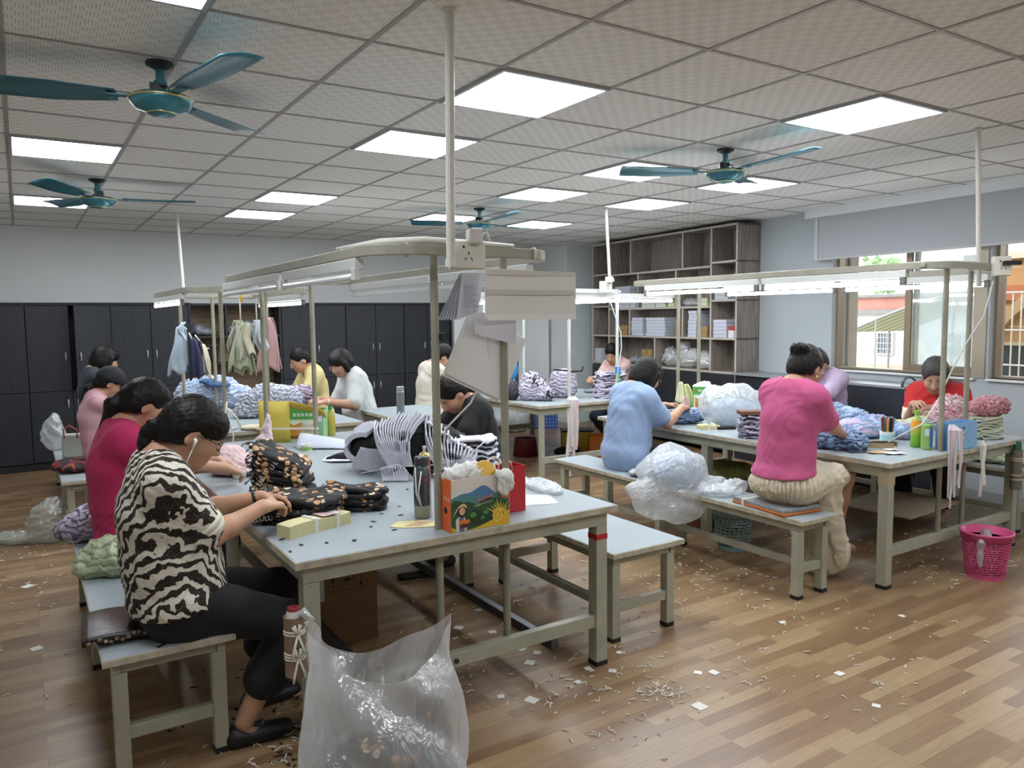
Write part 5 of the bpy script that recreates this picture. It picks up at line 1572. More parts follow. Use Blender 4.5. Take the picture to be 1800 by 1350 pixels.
def wavy(x0, x1, z0, fz, n=14):
    xs = [lerp(x0, x1, i / n) for i in range(n + 1)]
    return [(x0, z0)] + [(x, fz(x)) for x in xs] + [(x1, z0)]
pic = flat(bx, [(0.001, .001), (BW - .001, .001), (BW - .001, .165), (.001, .165)], '#d9dcd8', .0004)
P_ = lambda poly, col, lift: flat(pic, poly, col, lift, 'picture_shape')
P_(wavy(.001, BW - .001, .10, lambda x: .150 + .022 * math.sin(x * 22 - 1.2) + .010 * math.sin(x * 50)), '#4f7fa6', .0008)
P_(wavy(.001, BW - .001, .08, lambda x: .138 + .012 * math.sin(x * 30)), '#4e8687', .0010)
P_(wavy(.001, BW - .001, .001, lambda x: .118 + .010 * math.sin(x * 44) + .006 * math.sin(x * 90)), '#2c5233', .0012)
P_(wavy(.08, BW - .001, .02, lambda x: .075 + .008 * math.sin(x * 70)), '#1f3d27', .0014)
for cx, cz, r_ in ((.10, .062, .016), (.125, .10, .012), (.16, .066, .014), (.21, .088, .016), (.145, .045, .010)):
    P_(blob(cx, cz, r_, r_ * .7, 9), '#4f8a3f', .0016)
P_(wavy(.075, BW - .001, .001, lambda x: .004 + .055 * max(0, (x - .09) / .18) ** 1.3), '#d9ae2c', .0018)
P_([(.001, .001), (.03, .001), (.02, .014), (.001, .026)], '#c9b232', .0018)
for k in range(9):
    a = .35 + k * .28
    P_([(.225 + .02 * math.cos(a + .22), .045 + .02 * math.sin(a + .22)), (.225 + (.055 + .012 * (k % 3)) * math.cos(a), .045 + (.055 + .012 * (k % 3)) * math.sin(a)), (.225 + .02 * math.cos(a - .22), .045 + .02 * math.sin(a - .22))], '#e0bd45', .0020)
P_(blob(.215, .046, .024, .026), '#e6d27a', .0022); P_(blob(.215, .046, .020, .022), '#d8a92e', .0024); P_(blob(.215, .046, .004, .004, 8), '#eadf9c', .0026)
P_(blob(.243, .135, .020, .021), '#cf7432', .0022); P_(blob(.262, .126, .009, .018), '#c9622a', .0024); P_(blob(.243, .135, .016, .017), '#d98f4e', .0024)
# girl in a straw hat holding a bowl of oranges
P_([(.022, .002), (.020, .05), (.032, .062), (.060, .060), (.072, .03), (.070, .002)], '#d8cdbd', .0020)
P_([(.036, .002), (.036, .060), (.056, .060), (.060, .002)], '#5f7392', .0022)
P_(blob(.050, .088, .021, .030), '#241a1a', .0022); P_(blob(.050, .084, .0135, .017), '#d9a98a', .0026)
P_([(.002, .062), (.016, .082), (.034, .106), (.052, .116), (.068, .108), (.072, .092), (.056, .104), (.036, .100), (.018, .078)], '#d9c48f', .0028)
P_(blob(.060, .034, .026, .013), '#c9763a', .0030); P_([(.036, .030), (.084, .034), (.078, .016), (.042, .014)], '#5a2f2c', .0032)
for k in range(5):
    P_(blob(.042 + .009 * k, .040 + .004 * math.sin(k * 1.7), .0065, .0065, 9), '#dd8238', .0034)
# brush lettering and small caption strokes as on the box
r5 = random.Random(11)
st = MB()
for k in range(4):
    cx, cz = .128 + .020 * k, .122 + .004 * k
    for j in range(6):
        a = r5.random() * PI; l_ = .006 + r5.random() * .005
        st.tube([(cx + r5.uniform(-.006, .006) - l_ * math.cos(a), -.0032, cz + r5.uniform(-.006, .006) - l_ * math.sin(a)), (cx + l_ * .6 * math.cos(a), -.0032, cz + l_ * .6 * math.sin(a))], .0013, 4)
obj('lettering', st, mat('#cf7c79', .5), pic)
st = MB()
for k in range(10):
    cx, cz = .108 + .0088 * k, .098 + .0012 * k
    st.box(cx - .0028, cx + .0028, -.0030, -.0025, cz + .002, cz + .003).box(cx - .0005, cx + .0005, -.0030, -.0025, cz - .003, cz + .004).box(cx - .0028, cx + .0028, -.0030, -.0025, cz - .002, cz - .001)
obj('caption', st, mat('#dfe0d6', .5), pic)
st = MB()
for k in range(3):
    yy = .055 - .018 * k
    for z in (.128, .134, .140):
        st.box(-.0010, -.0003, yy - .006, yy + .006, z, z + .0018)
    st.box(-.0010, -.0003, yy - .001, yy + .001, .126, .144)
obj('side_lettering', st, mat('#e8cdb5', .5), bx)
obj('hand_hole', MB().tube([(-.001, .045, .085), (-.0004, .045, .085)], .014, 16), rubber, bx)
heap('white_cloth', 'white cloth and clear bag bulging out of the fruit carton', 'cloth', (1.45, 2.735, .965), [(.06, .0, .01, .095, .05, .05), (.12, .01, .02, .10, .05, .03), (.0, .01, .015, .05, .04, .03)], white_c, 0, .014, .055, .007, flat=False)
heap('draped_cloth', 'white cloth draped over the right corner of the fruit carton', 'cloth', (1.655, 2.668, .94), [(-.005, -.002, .035, .042, .035, .025), (-.012, -.022, -.01, .034, .012, .045), (.015, -.012, .0, .022, .022, .04)], white_c, 0, .010, .05, .006, flat=False)
tr = thing('gold_lid', 'gold coloured round lid sticking out of the fruit carton', 'lid', (1.585, 2.705, .985), (R(70), 0, R(-10)))
obj('disc', MB().lathe([(0, 0), (.045, 0), (.047, .008), (.044, .012), (0, .012)], 24), mat('#c09a45', .3, .6), tr)
rbg = thing('red_paper_bag', 'red paper carrier bag with cord handles behind the fruit carton', 'bag', (1.66, 2.80, .76), R(4))
obj('bag_body', MB().box(0, .20, 0, .002, 0, .205).box(0, .20, .085, .087, 0, .205).box(0, .002, .002, .085, 0, .205).box(.198, .20, .002, .085, 0, .205).box(0, .2, .002, .085, 0, .002), mat('#b9232b', .45), rbg)
for y in (-.003, .09):
    obj('handle', MB().tube([(.05, y, .19), (.055, y, .225), (.085, y - .01, .245), (.12, y, .225), (.125, y, .19)], .0035, 8), mat('#d9cfa9', .6), rbg, smooth=True)
sh1 = thing('printed_sheet', 'clear sheet with dark printed lines lying at the right of the red bag', 'sheet', (1.98, 2.95, .7605), R(-20))
obj('sheet', MB().box(-.07, .11, -.09, .10, 0, .0012), mat('#d3d8da', .2), sh1)
ln = MB()
for k in range(8):
    ln.box(-.055, .095, -.075 + .021 * k, -.0735 + .021 * k, .0013, .0016)
obj('printed_lines', ln, mat('#7a7f84', .5), sh1)
heap('plastic_wrap', 'clear plastic wrap trailing along the right edge of the nearest table', 'plastic wrap', (2.12, 3.36, .762), [(0, 0, .03, .06, .14, .035), (.06, -.25, .01, .07, .16, .03), (.03, .2, .03, .07, .12, .04), (.12, -.15, -.02, .05, .16, .05)], film_m, R(-4), .012, .06, .01, flat=False)
yb = thing('yellow_folder', 'yellow card folder tied with tape to the far left pole of the nearest table', 'folder', (1.40, 5.44, .76), R(-33))
obj('front_card', MB().grid(lambda u, v: (-.02 + .20 * u, -.03 + .05 * u * u, .30 * v - .01 * u * v), 8, 4), mat('#c6b34a', .6, var=.05), yb, smooth=True, solid=.004)
obj('flap', MB().grid(lambda u, v: (.16 + .27 * u, .02 + .03 * v, .295 - .02 * math.sin(PI * u) - .08 * u ** 3 - .05 * v), 10, 3), mat('#c8a83c', .6), yb, smooth=True, solid=.004)
obj('tape', MB().box(-.03, .40, -.056, -.053, .10, .114), mat('#dcd6c4', .5), yb)
def paint_carton(label, loc, rz, W, D, H, open_top=True):
    """green printed carton with white characters and an interior picture"""
    T = thing('green_carton', label, 'box', loc, rz)
    g1, g2 = mat('#4fa045', .45), mat('#8dbb8d', .45)
    obj('carton', MB().box(0, W, 0, .003, 0, H * .72, 1).box(0, W, 0, .003, H * .72, H, 0).box(0, W, D - .003, D, 0, H).box(0, .003, .003, D - .003, 0, H * .72, 1).box(0, .003, .003, D - .003, H * .72, H, 0).box(W - .003, W, .003, D - .003, 0, H, 1).box(.003, W - .003, .003, D - .003, 0, .003), [g1, g2], T)
    flat(T, [(W * .06, H * .03), (W * .80, H * .03), (W * .80, H * .68), (W * .06, H * .68)], '#dfe3d2', .0006)
    for q in (((.09, .05), (.45, .05), (.45, .62), (.25, .52), (.09, .62), '#c99a4a'), ((.46, .05), (.78, .05), (.78, .60), (.6, .5), (.46, .6), '#d3c9a8'), ((.09, .05), (.78, .05), (.78, .2), (.09, .16), '#a8763c'), ((.5, .3), (.7, .3), (.7, .45), (.5, .45), '#b9d0cf'), ((.13, .2), (.3, .2), (.3, .45), (.13, .45), '#d98b35')):
        flat(T, [(x * W, z * H) for x, z in q[:-1]], q[-1], .0010)
    flat(T, [(W * .78, H * .62), (W * .97, H * .62), (W * .97, H * .97), (W * .78, H * .97)], '#d5d9e0', .0012)
    flat(T, [(W * .80, H * .80), (W * .95, H * .80), (W * .95, H * .86), (W * .80, H * .86)], '#8e7f9a', .0016)
    flat(T, blob(W * .12, H * .85, W * .045, W * .045, 14), '#c2593a', .0012)
    c = MB()
    rr = random.Random(3)
    for k in range(5):
        cx, cz, s_ = W * (.27 + .105 * k), H * .86, W * .042
        c.box(cx - s_, cx + s_, -.0016, -.001, cz + s_ * .55, cz + s_ * .85).box(cx - s_, cx + s_, -.0016, -.001, cz - s_ * .9, cz - s_ * .6).box(cx - s_ * .15, cx + s_ * .15, -.0016, -.001, cz - s_, cz + s_)
        c.box(cx - s_ * .9, cx - s_ * .6, -.0016, -.001, cz - s_ * .7, cz + s_ * .6).box(cx + s_ * .6, cx + s_ * .9, -.0016, -.001, cz - s_ * .7, cz + s_ * .6).box(cx - s_ * .8, cx + s_ * .8, -.0016, -.001, cz - s_ * .15, cz + s_ * .15)
    obj('lettering', c, mat('#e6ece0', .5), T)
    flat(T, [(W * .02, H * .02), (W * .05, H * .02), (W * .05, H * .98), (W * .02, H * .98)], '#5fa65a', .0004)
    return T
paint_carton('green picture carton tied at the far end of the nearest table beside the yellow folder', (1.545, 5.44, .76), R(-30), .275, .16, .215)
yl = thing('juice_bottle', 'yellow drink bottle with green cap beside the green carton', 'bottle', (1.905, 5.50, .76))
obj('body', MB().lathe([(0, 0), (.033, 0), (.035, .01), (.035, .135), (.03, .155), (.013, .185), (.012, .195), (0, .195)], 20), mat('#c3b955', .2, trans=.3), yl, smooth=True)
obj('cap', MB().lathe([(.016, .193), (.016, .218), (0, .218)], 16), mat('#2f9560', .4), yl)
# black scraps on the nearest table
def scraps(label, pts, z, m, group, name='fabric_scrap', sz=.016, cat='scrap', thick=.0015, sd=1):
    r = random.Random(sd)
    for x, y in pts:
        a = r.random() * 6
        w, l_ = sz * (.5 + r.random() * .5), sz * (.9 + r.random() * .8)
        poly = [(-l_ / 2, -w / 2), (0, -w * .35), (l_ / 2, -w / 2), (l_ * .45, w / 2), (.1 * l_, w * .3), (-l_ * .4, w / 2)]
        tag(obj(name, MB().prism(poly, thick), m, loc=(x, y, z), rz=a), label, cat, group)
scraps('tiny black fabric scrap lying on the grey top of the nearest table', [(.82, 2.98), (.86, 2.86), (1.02, 3.10), (1.24, 2.85), (1.45, 3.45), (1.60, 3.5), (1.30, 3.12), (1.36, 3.05), (1.18, 2.95), (.95, 2.83), (.80, 2.80), (1.42, 3.2), (1.22, 3.02), (1.05, 2.80)], .761, black_c, 'black scraps on the nearest table', sz=.018)
scraps('black fabric scrap on the white seat of the front left bench', [(lerp(.36, .58, (i * .37) % 1), 2.90 + .26 * ((i * .618) % 1)) for i in range(22)], .471, black_c, 'black scraps on the front left bench', sz=.022, sd=5)

# --- garments and mat on the front left bench ----------------------
def _woven(nt, b):
    cv = coords(nt)
    br = N(nt, 'ShaderNodeTexBrick', {'Vector': cv, 'Color1': rgba('#2c1a18'), 'Color2': rgba('#6a4740'), 'Mortar': rgba('#120b0a'), 'Scale': 1.0, 'Mortar Size': .004, 'Brick Width': .038, 'Row Height': .018})
    nt.links.new(br.outputs[0], b.inputs['Base Color'])
    b.inputs['Roughness'].default_value = .35
    bump(nt, b, br.outputs[1], .6, .006)
mt = thing('woven_mat', 'dark brown woven seat mat on the front left bench under the seated woman', 'seat mat', (.12, 3.00, .4705), R(-4))
obj('mat', MB().grid(lambda u, v: (.50 * u, .30 * v, .022 + .012 * math.sin(PI * v) * (1 - .5 * u) + .008 * math.sin(9 * u)), 24, 14), cmat('woven_strips', _woven), mt, smooth=True, solid=.022)
fr = MB()
rr = random.Random(8)
for k in range(26):
    fr.obox((.02 + .018 * k, -.005, .02 + rr.random() * .02), (.012, .010, .010), (rr.random(), rr.random(), rr.random()))
obj('fringe', fr, mat('#8a7464', .4, var=.4, vs=40), mt)
heap('garment_bundle', 'lavender garments tied in a bundle on the front left bench behind the zebra shirt', 'garments', (.32, 4.62, .47), [(0, 0, .08, .19, .15, .11), (-.09, -.09, .06, .11, .10, .08), (.06, -.12, .10, .12, .10, .09)], lav, VR, .014, .045, .009, 'bench garment bundles', seed=7)
heap('garment_bundle', 'pale green garments folded in a bundle on the front left bench behind the mat', 'garments', (.31, 3.92, .47), [(0, 0, .07, .16, .12, .10), (-.07, -.05, .04, .10, .09, .06), (.05, -.06, .07, .10, .08, .08)], green_c, VR, .012, .05, .009, 'bench garment bundles', seed=9)
heap('seat_cushion', 'red and black patterned cushion on the far left bench', 'cushion', (.30, 6.78, .47), [(0, 0, .04, .17, .16, .045), (-.05, .02, .055, .12, .12, .04)], cmat('red_black_print', lambda nt, b: (nt.links.new(ramp(nt, N(nt, 'ShaderNodeTexVoronoi', {'Vector': coords(nt), 'Scale': 11.0}).outputs[0], [(.25, '#1a1113'), (.36, '#16100f'), (.4, '#b8392f'), (.5, '#8f1f22'), (.55, '#1a1113')]), b.inputs['Base Color']), b.inputs['Roughness'].__setattr__('default_value', .7))), VR, .006, .06, .009)
hb_ = thing('canvas_bag', 'pale bag with red handles standing on the far left bench', 'bag', (.33, 7.5, .47), R(-20))
obj('bag_body', MB().box(-.08, .10, -.05, .05, 0, .20), mat('#a7a99f', .7, var=.1), hb_, bev=.015)
obj('handle', MB().tube([(-.05, -.055, .17), (-.055, -.06, .24), (-.01, -.06, .28), (.05, -.06, .24), (.05, -.055, .17)], .006, 8), mat('#a5483c', .6), hb_, smooth=True)
heap('plastic_bag', 'white plastic bag hanging behind the bench at the far left wardrobes', 'plastic bag', (.20, 8.0, .47), [(0, 0, .14, .11, .08, .15), (.02, 0, .26, .05, .05, .08)], film_m, VR, .015, .07, .012)
heap('plastic_bag', 'crumpled clear plastic bag lying on the floor left of the benches', 'plastic bag', (.02, 6.62, 0), [(.1, 0, .14, .15, .13, .17), (-.1, -.05, .04, .20, .09, .05), (.12, .02, .25, .08, .08, .08)], _plastic(.35, '#c9ccc4'), VR, .018, .09, .012, seed=4)

# --- far left table ------------------------------------------------
heap('garment_pile', 'heap of pale blue and white garments at the back of the far left table', 'garments', (1.62, 8.02, .76), [(-.22, 0, .12, .20, .17, .17), (.02, 0, .16, .22, .17, .16), (.20, -.06, .10, .20, .16, .14), (-.1, .02, .24, .13, .12, .08)], blue_w, VR, .018, .055, .011, 'piles on the far left table', seed=11)
heap('garment_pile', 'dark blue folded cloth lying on the pale blue heap', 'garments', (1.60, 7.80, .98), [(0, 0, .02, .12, .06, .035), (-.12, .03, .05, .09, .06, .03)], mat('#4a6c96', .8, var=.15), VR, .01, .05, .01, flat=False)
heap('garment_pile', 'heap of grey-white dark-edged garments at the front of the far left table', 'garments', (1.78, 6.95, .76), [(0, 0, .11, .22, .16, .15), (.16, .06, .15, .20, .16, .13), (-.10, -.06, .06, .14, .12, .09), (.02, .08, .20, .14, .12, .10)], grey_w, VR, .020, .045, .010, 'piles on the far left table', seed=12)
heap('garment_pile', 'heap of mauve garments with dark edges in front of the woman in yellow', 'garments', (2.16, 7.42, .76), [(0, 0, .10, .22, .15, .13), (.14, -.04, .14, .15, .12, .10), (-.18, .04, .10, .14, .12, .10)], mauve, VR, .018, .055, .011, 'piles on the far left table', seed=13)
heap('cream_cloth', 'cream cloth hanging over the front edge of the far left table', 'cloth', (1.50, 6.10, .762), [(0, .05, .015, .14, .07, .025), (.13, -.0, .0, .06, .05, .03), (.17, -.03, -.05, .035, .03, .06)], cream_c, VR, .008, .05, .009, flat=False)
cs = thing('cotton_string', 'white string dangling from the front left pole of the far left table', 'string', (1.30, 6.11, 0))
obj('strand', MB().tube([(0, -.02, 1.0), (-.02, -.03, .9), (.01, -.04, .84), (.03, -.05, .74), (.02, -.05, .62)], .006, 6), white_c, cs, smooth=True)
obj('strand', MB().tube([(0, -.02, .95), (.06, -.03, .88), (.09, -.04, .80), (.02, -.03, .78)], .010, 6), white_c, cs, smooth=True)
# garments on hangers: each is hanging cloth with a gathered top, folds and a free hem
def hung(label, loc, panels, m, hang=None, hm=None, rz=VR):
    T = thing('hanging_garment', label, 'garment', loc, rz, 'sample garments hanging on the far left frame')
    for i, (x0, y0, top, bot, w0, w1, amp, k, sk) in enumerate(panels):
        def fn(u, v):
            w = lerp(w0, w1, v ** .6)
            f = 2 * PI * k * u + i * 1.3
            z = lerp(top, bot, v) - .022 * v * math.sin(f * .8 + 1) * (v > .3) - .02 * v * abs(2 * u - 1) ** 2
            return (x0 + (u - .5) * w + sk * v + .012 * math.sin(5 * v + i), y0 + amp * (.35 + v) * math.sin(f) + .01 * math.sin(7 * v + 3 * u) + .035 * (1 - (2 * u - 1) ** 2) * (1 if i % 2 else -1), z)
        obj('cloth', MB().grid(fn, 26, 14), m[i % len(m)] if isinstance(m, list) else m, T, smooth=True, solid=.006)
    if hang:
        obj('hanger', MB().tube(hang, .006, 8), hm or white_c, T, smooth=True)
    return T
pb_ = mat('#b3c3d2', .8, var=.1, vs=20)
hung('pale blue baby garment hanging on the far left pole', (1.13, 6.95, 1.55), [(-.01, 0, .02, -.36, .03, .17, .010, 2, -.02), (.0, .03, .02, -.30, .03, .15, .010, 2, -.03), (.03, -.02, .06, -.06, .02, .05, .004, 1, 0)], pb_, [(.05, 0, .06), (.02, 0, .02), (.06, 0, .0)])
hung('navy garment hanging just right of the pale blue one', (1.22, 6.90, 1.45), [(0, 0, .02, -.30, .04, .12, .012, 2, .03), (.02, .02, 0, -.26, .04, .10, .01, 1.5, .05)], mat('#2b2f4d', .8), [(-.03, 0, .07), (0, 0, 0)])
hung('cream garment half hidden behind the navy one', (1.30, 6.93, 1.42), [(0, 0, 0, -.26, .03, .10, .01, 1.5, .03)], cream_c, [(-.06, 0, .08), (0, 0, 0)])
gcl = [mat('#bcc6a8', .85, var=.12, vs=18), mat('#c6c8b6', .85, var=.12, vs=18), mat('#cfcab2', .85, var=.08)]
hung('pale green and cream garments hanging on a white hook', (1.41, 6.02, 1.72), [(-.02, .02, -.10, -.46, .04, .18, .012, 2.5, .0), (-.05, 0, -.10, -.30, .03, .08, .016, 1.5, -.02), (.04, -.02, -.12, -.36, .04, .10, .018, 2, .02), (.0, .03, -.2, -.50, .10, .17, .010, 3, .0), (.01, -.03, -.14, -.40, .04, .07, .014, 1.5, -.01)], gcl, [(0, 0, .07), (0, 0, -.13)])
hung('small pale garment with white straps hanging in a clear sleeve', (1.55, 6.10, 1.72), [(0, 0, -.10, -.30, .05, .06, .006, 1.5, 0), (-.03, 0, -.13, -.24, .03, .06, .012, 1.5, -.02), (.03, .01, -.12, -.32, .02, .07, .014, 1.5, .02)], mat('#c9d0d6', .5, var=.1), [(0, 0, .07), (0, 0, -.12)])
hung('pale pink garment hanging beside the front right pole of the far left frame', (1.66, 6.20, 1.64), [(0, 0, 0, -.40, .03, .19, .008, 1.5, 0), (.0, .03, 0, -.39, .03, .18, .008, 1.5, .01)], mat('#cfa9a6', .8, var=.06), [(0, 0, .16), (0, 0, -.02)])
for lb, x, y in (('yellow plastic hook on the near left end of the unlit tube lamp', 1.40, 5.95), ('yellow plastic hook clipped on the far left frame between hanging garments', 1.58, 6.04)):
    tag(obj('plastic_hook', MB().tube([(0, 0, .0), (0, 0, -.06), (.008, 0, -.085), (.016, 0, -.07)], .008, 8), mat('#d9a528', .4), smooth=True, loc=(x, y, 1.84 if x < 1.5 else 1.815)), lb, 'hook')
# contents of the open shelf between the wardrobes
heap('plastic_wrapped_clothes', 'clear plastic bags of clothes on the top shelf at the left of the open unit', 'bag', (1.90, 10.0, 1.433), [(0, 0, .05, .16, .12, .06), (-.08, 0, .10, .07, .09, .06)], mat('#8d949c', .25, var=.25, vs=20), 0, .012, .05, .012)
heap('plastic_wrapped_clothes', 'large clear plastic bag on the top shelf right of the shelf divider', 'bag', (2.38, 10.0, 1.433), [(0, 0, .09, .20, .12, .10), (-.12, 0, .06, .10, .1, .07)], mat('#a3abb4', .25, var=.25, vs=20), 0, .014, .06, .012)
bb = thing('black_shirt_pack', 'folded black garment standing on the middle shelf of the open unit', 'garment', (1.93, 9.86, 1.103))
obj('cloth', MB().prism([(-.10, 0), (.10, 0), (.11, .19), (.06, .215), (.02, .20), (-.04, .215), (-.10, .19)], .05, frame((0, .08, 0), (1, 0, 0), (0, 0, 1))), black_c, bb, bev=.01)
obj('tag', MB().box(-.03, .0, .0265, .029, .17, .19), paper_w, bb)
for k in range(4):
    tag(obj('white_box', MB().box(-.10, .10, -.08, .08, 0, .048), paper_w, bev=.003, loc=(2.58 + .012 * (k % 2), 9.95, .715 + .05 * k - .253), rz=.05 * (k % 2)), 'white flat box in the stack at the bottom right of the open shelf', 'box', 'white boxes in the open shelf')
heap('plastic_wrapped_clothes', 'grey wrapped bundle beside the white boxes at the bottom of the open shelf', 'bag', (2.36, 9.98, .463), [(0, 0, .14, .12, .1, .16)], mat('#9aa0a4', .35, var=.15), 0, .01, .06, .012)

# --- far middle table ----------------------------------------------
heap('garment_bundle', 'lavender bundle with black frilled ties, left one on the far middle table', 'garments', (4.46, 6.58, .76), [(0, 0, .10, .17, .14, .13), (-.02, .04, .20, .12, .11, .10), (.10, -.06, .07, .12, .10, .08)], lav_w, VR, .016, .04, .010, 'lavender bundles on the far middle table', seed=21)
fz = MB()
r6 = random.Random(6)
for k in range(60):
    c = Vector((4.46, 6.58, .76)) + E1 * r6.gauss(.02 if k < 30 else .14, .04) - E2 * (.13 + r6.random() * .03) + Vector((0, 0, (.22 if k < 30 else .06) + r6.gauss(0, .035)))
    fz.tube([c, c + Vector((r6.uniform(-.03, .03), r6.uniform(-.02, .0), r6.uniform(-.02, .03)))], .005, 5)
tag(obj('black_frill', fz, black_c), 'black frilled trim tips sticking out of the left lavender bundle', 'frill', kind='stuff')
heap('dark_frill_roll', 'dark pleated roll at the left end of the lavender bundles', 'garments', (4.29, 6.72, .76), [(0, 0, .10, .08, .10, .11)], layered('dark_pleats', '#54565e', '#17181c', 90, 'X', .3), VR, .008, .03, .008)
heap('garment_bundle', 'tall lavender bundle topped by black straps beside the pole', 'garments', (4.86, 6.60, .76), [(0, 0, .12, .16, .13, .15), (.0, 0, .22, .14, .12, .09)], lav_w, VR, .014, .045, .010, 'lavender bundles on the far middle table', seed=22)
tag(obj('black_strap', MB().tube([Vector((4.74, 6.62, 1.06)), Vector((4.82, 6.56, 1.055)), Vector((4.92, 6.5, 1.04)), Vector((4.99, 6.44, 1.045)), Vector((5.0, 6.44, 1.09))], .009, 6), black_c, smooth=True), 'black strap lying across the top of the tall lavender bundle', 'strap')
stack('wavy lavender stack in front of the woman in pale pink', 'garments', (5.22, 6.28, .76), VR, .33, .22, 13, .0205, [lav_w, mat('#b9b2c4', .85), layered('lav_dark_edge', '#c3bdd0', '#2b2930', 40, dk=.25)], .011, None, (.02, 0), .016, seed=9)
heap('black_white_cloth', 'black and white fabric heap at the far left end of the far middle table', 'garments', (4.48, 7.42, .76), [(0, 0, .06, .20, .13, .08), (.05, .05, .13, .10, .09, .08), (-.14, 0, .03, .10, .08, .04)], cmat('black_white_print', lambda nt, b: (nt.links.new(ramp(nt, N(nt, 'ShaderNodeTexVoronoi', {'Vector': coords(nt), 'Scale': 14.0}).outputs[1], [(.5, '#17181b'), (.52, '#d5d5d2')], 'CONSTANT'), b.inputs['Base Color']), b.inputs['Roughness'].__setattr__('default_value', .8))), VR, .015, .05, .011, seed=8)
heap('grey_cloth', 'grey cloth at the hands of the woman in pale pink', 'cloth', (5.42, 6.78, .76), [(0, 0, .02, .12, .07, .03), (.08, 0, .03, .06, .05, .03)], mat('#7d828c', .8), VR, .008, .05, .01)
def strips(label, loc, n, L, w, cols, group=None, spread=.05, sd=1):
    T = thing('fabric_strips', label, 'fabric strips', loc, VR, group)
    r = random.Random(sd)
    for i in range(n):
        x = (i / max(1, n - 1) - .5) * spread
        l_ = L * (.6 + .4 * r.random())
        P = [(x * .4, .01, .03), (x, -.012 - .004 * i, 0), (x + r.uniform(-.012, .012), -.018 - .004 * i, -l_ * .5), (x + r.uniform(-.015, .015), -.014 - .004 * i, -l_)]
        obj('strip', MB().tube(P, 1, rect=(w, .003)), cols[i % len(cols)], T)
    return T
strips('bunch of white fabric strips hanging from the near pole of the far middle table', (4.58, 6.07, .80), 10, .60, .030, [white_c, mat('#cbb9bd', .8)], None, .09, 2)
cb = thing('lamp_cable', 'white lamp cable hanging from the socket of the far middle frame', 'cable', (5.0, 6.0, 0))
obj('cord', MB().tube([(-.03, 0, 1.84), (.02, -.02, 1.70), (.12, -.03, 1.45), (.13, -.03, 1.3), (.07, -.03, 1.0), (.02, -.03, .74)], .006, 6), mat('#c9cfd2', .5), cb, smooth=True)
pk = thing('pen_pouch', 'blue clip with green pens taped to the pole before the woman in pale pink', 'pens', (5.17, 6.075, .98), VR)
obj('blue_clip', MB().box(-.03, .03, -.012, .0, .04, .12), mat('#2f86c9', .5), pk, bev=.004)
for k in range(3):
    obj('pen', MB().tube([(-.015 + .015 * k, -.014, -.05), (-.02 + .018 * k, -.014, .06)], .005, 6), mat('#4fae55', .4), pk)
for z in (-.10, -.02):
    obj('tape_band', MB().lathe([(.024, z), (.024, z + .012)], 12), white_c, pk)
fd = thing('blue_tub', 'bright blue round plastic tub with pale ring on edge behind the lavender bundles', 'tub', (5.02, 8.0, .98), (R(0), R(80), R(35)))
obj('tub', MB().lathe([(.08, -.05), (.14, -.04), (.155, .02), (.14, .05), (.10, .055), (.09, .02), (.08, -.05)], 28), mat('#3b93d6', .35), fd, smooth=True)
obj('ring', MB().lathe([(.098, .056), (.112, .058), (.108, .05)], 28), mat('#c3dff0', .35), fd, smooth=True)
obj('clasp', MB().box(-.14, -.12, -.03, .03, .045, .06), mat('#7a97c4', .4), fd)
fp = thing('steel_post', 'dark grey steel post standing before the white screen', 'post', (5.95, 9.2, 0))
obj('post', MB().box(-.02, .02, -.02, .02, 0, 1.30), mat('#54585b', .45, .3), fp, bev=.003)
obj('foot_plate', MB().box(-.09, .09, -.09, .09, 0, .012), dark_steel, fp)
# under and around the far middle table
st = thing('dark_red_stool', 'dark red plastic stool on the floor under the far middle table', 'stool', (4.93, 7.45, 0))
obj('stool', MB().lathe([(.15, 0), (.125, .20), (.12, .225), (.0, .23)], 24), mat('#5e1a22', .35), st, smooth=True)
yb_ = thing('yellow_crate', 'yellow box on the floor under the far middle table', 'box', (5.40, 7.35, 0), R(-30))
obj('crate', MB().box(0, .36, 0, .003, 0, .24).box(0, .36, .24, .243, 0, .24).box(0, .003, 0, .24, 0, .24).box(.357, .36, 0, .24, 0, .24).box(0, .36, 0, .24, 0, .004), mat('#c2a73a', .5, var=.08), yb_)
obj('dark_lid', MB().box(-.01, .37, -.01, .25, .24, .262), mat('#2d2a28', .5), yb_, bev=.003)
heap('black_shoes_pile', 'dark cloth lying on the floor by the yellow box', 'cloth', (5.28, 7.15, 0), [(0, 0, .05, .13, .08, .06), (.1, 0, .07, .08, .06, .06)], black_c, VR, .01, .05, .012)
heap('plastic_sacks', 'white plastic sacks on the floor behind the far middle table', 'plastic sack', (5.72, 9.15, 0), [(-.12, 0, .15, .24, .16, .18), (.14, 0, .18, .22, .16, .20)], mat('#bcc3c4', .35, var=.12), VR, .016, .09, .014)
bk = thing('blue_crate', 'blue plastic crate on the floor before the white screen', 'crate', (6.15, 9.2, 0), VR)
obj('crate', MB().box(0, .42, 0, .01, 0, .33).box(0, .42, .29, .30, 0, .33).box(0, .01, .01, .29, 0, .33).box(.41, .42, .01, .29, 0, .33).box(.01, .41, .01, .29, 0, .01), mat('#2f4f8f', .4), bk)
gr = MB()
for k in range(9):
    gr.box(.02 + .047 * k, .026 + .047 * k, -.004, 0, .03, .31)
for k in range(6):
    gr.box(.01, .41, -.004, 0, .04 + .05 * k, .046 + .05 * k)
obj('lattice', gr, mat('#7c93c2', .4), bk)
oc = thing('orange_carton', 'orange open carton on the floor behind the woman in light blue', 'box', (5.42, 6.86, 0), VR)
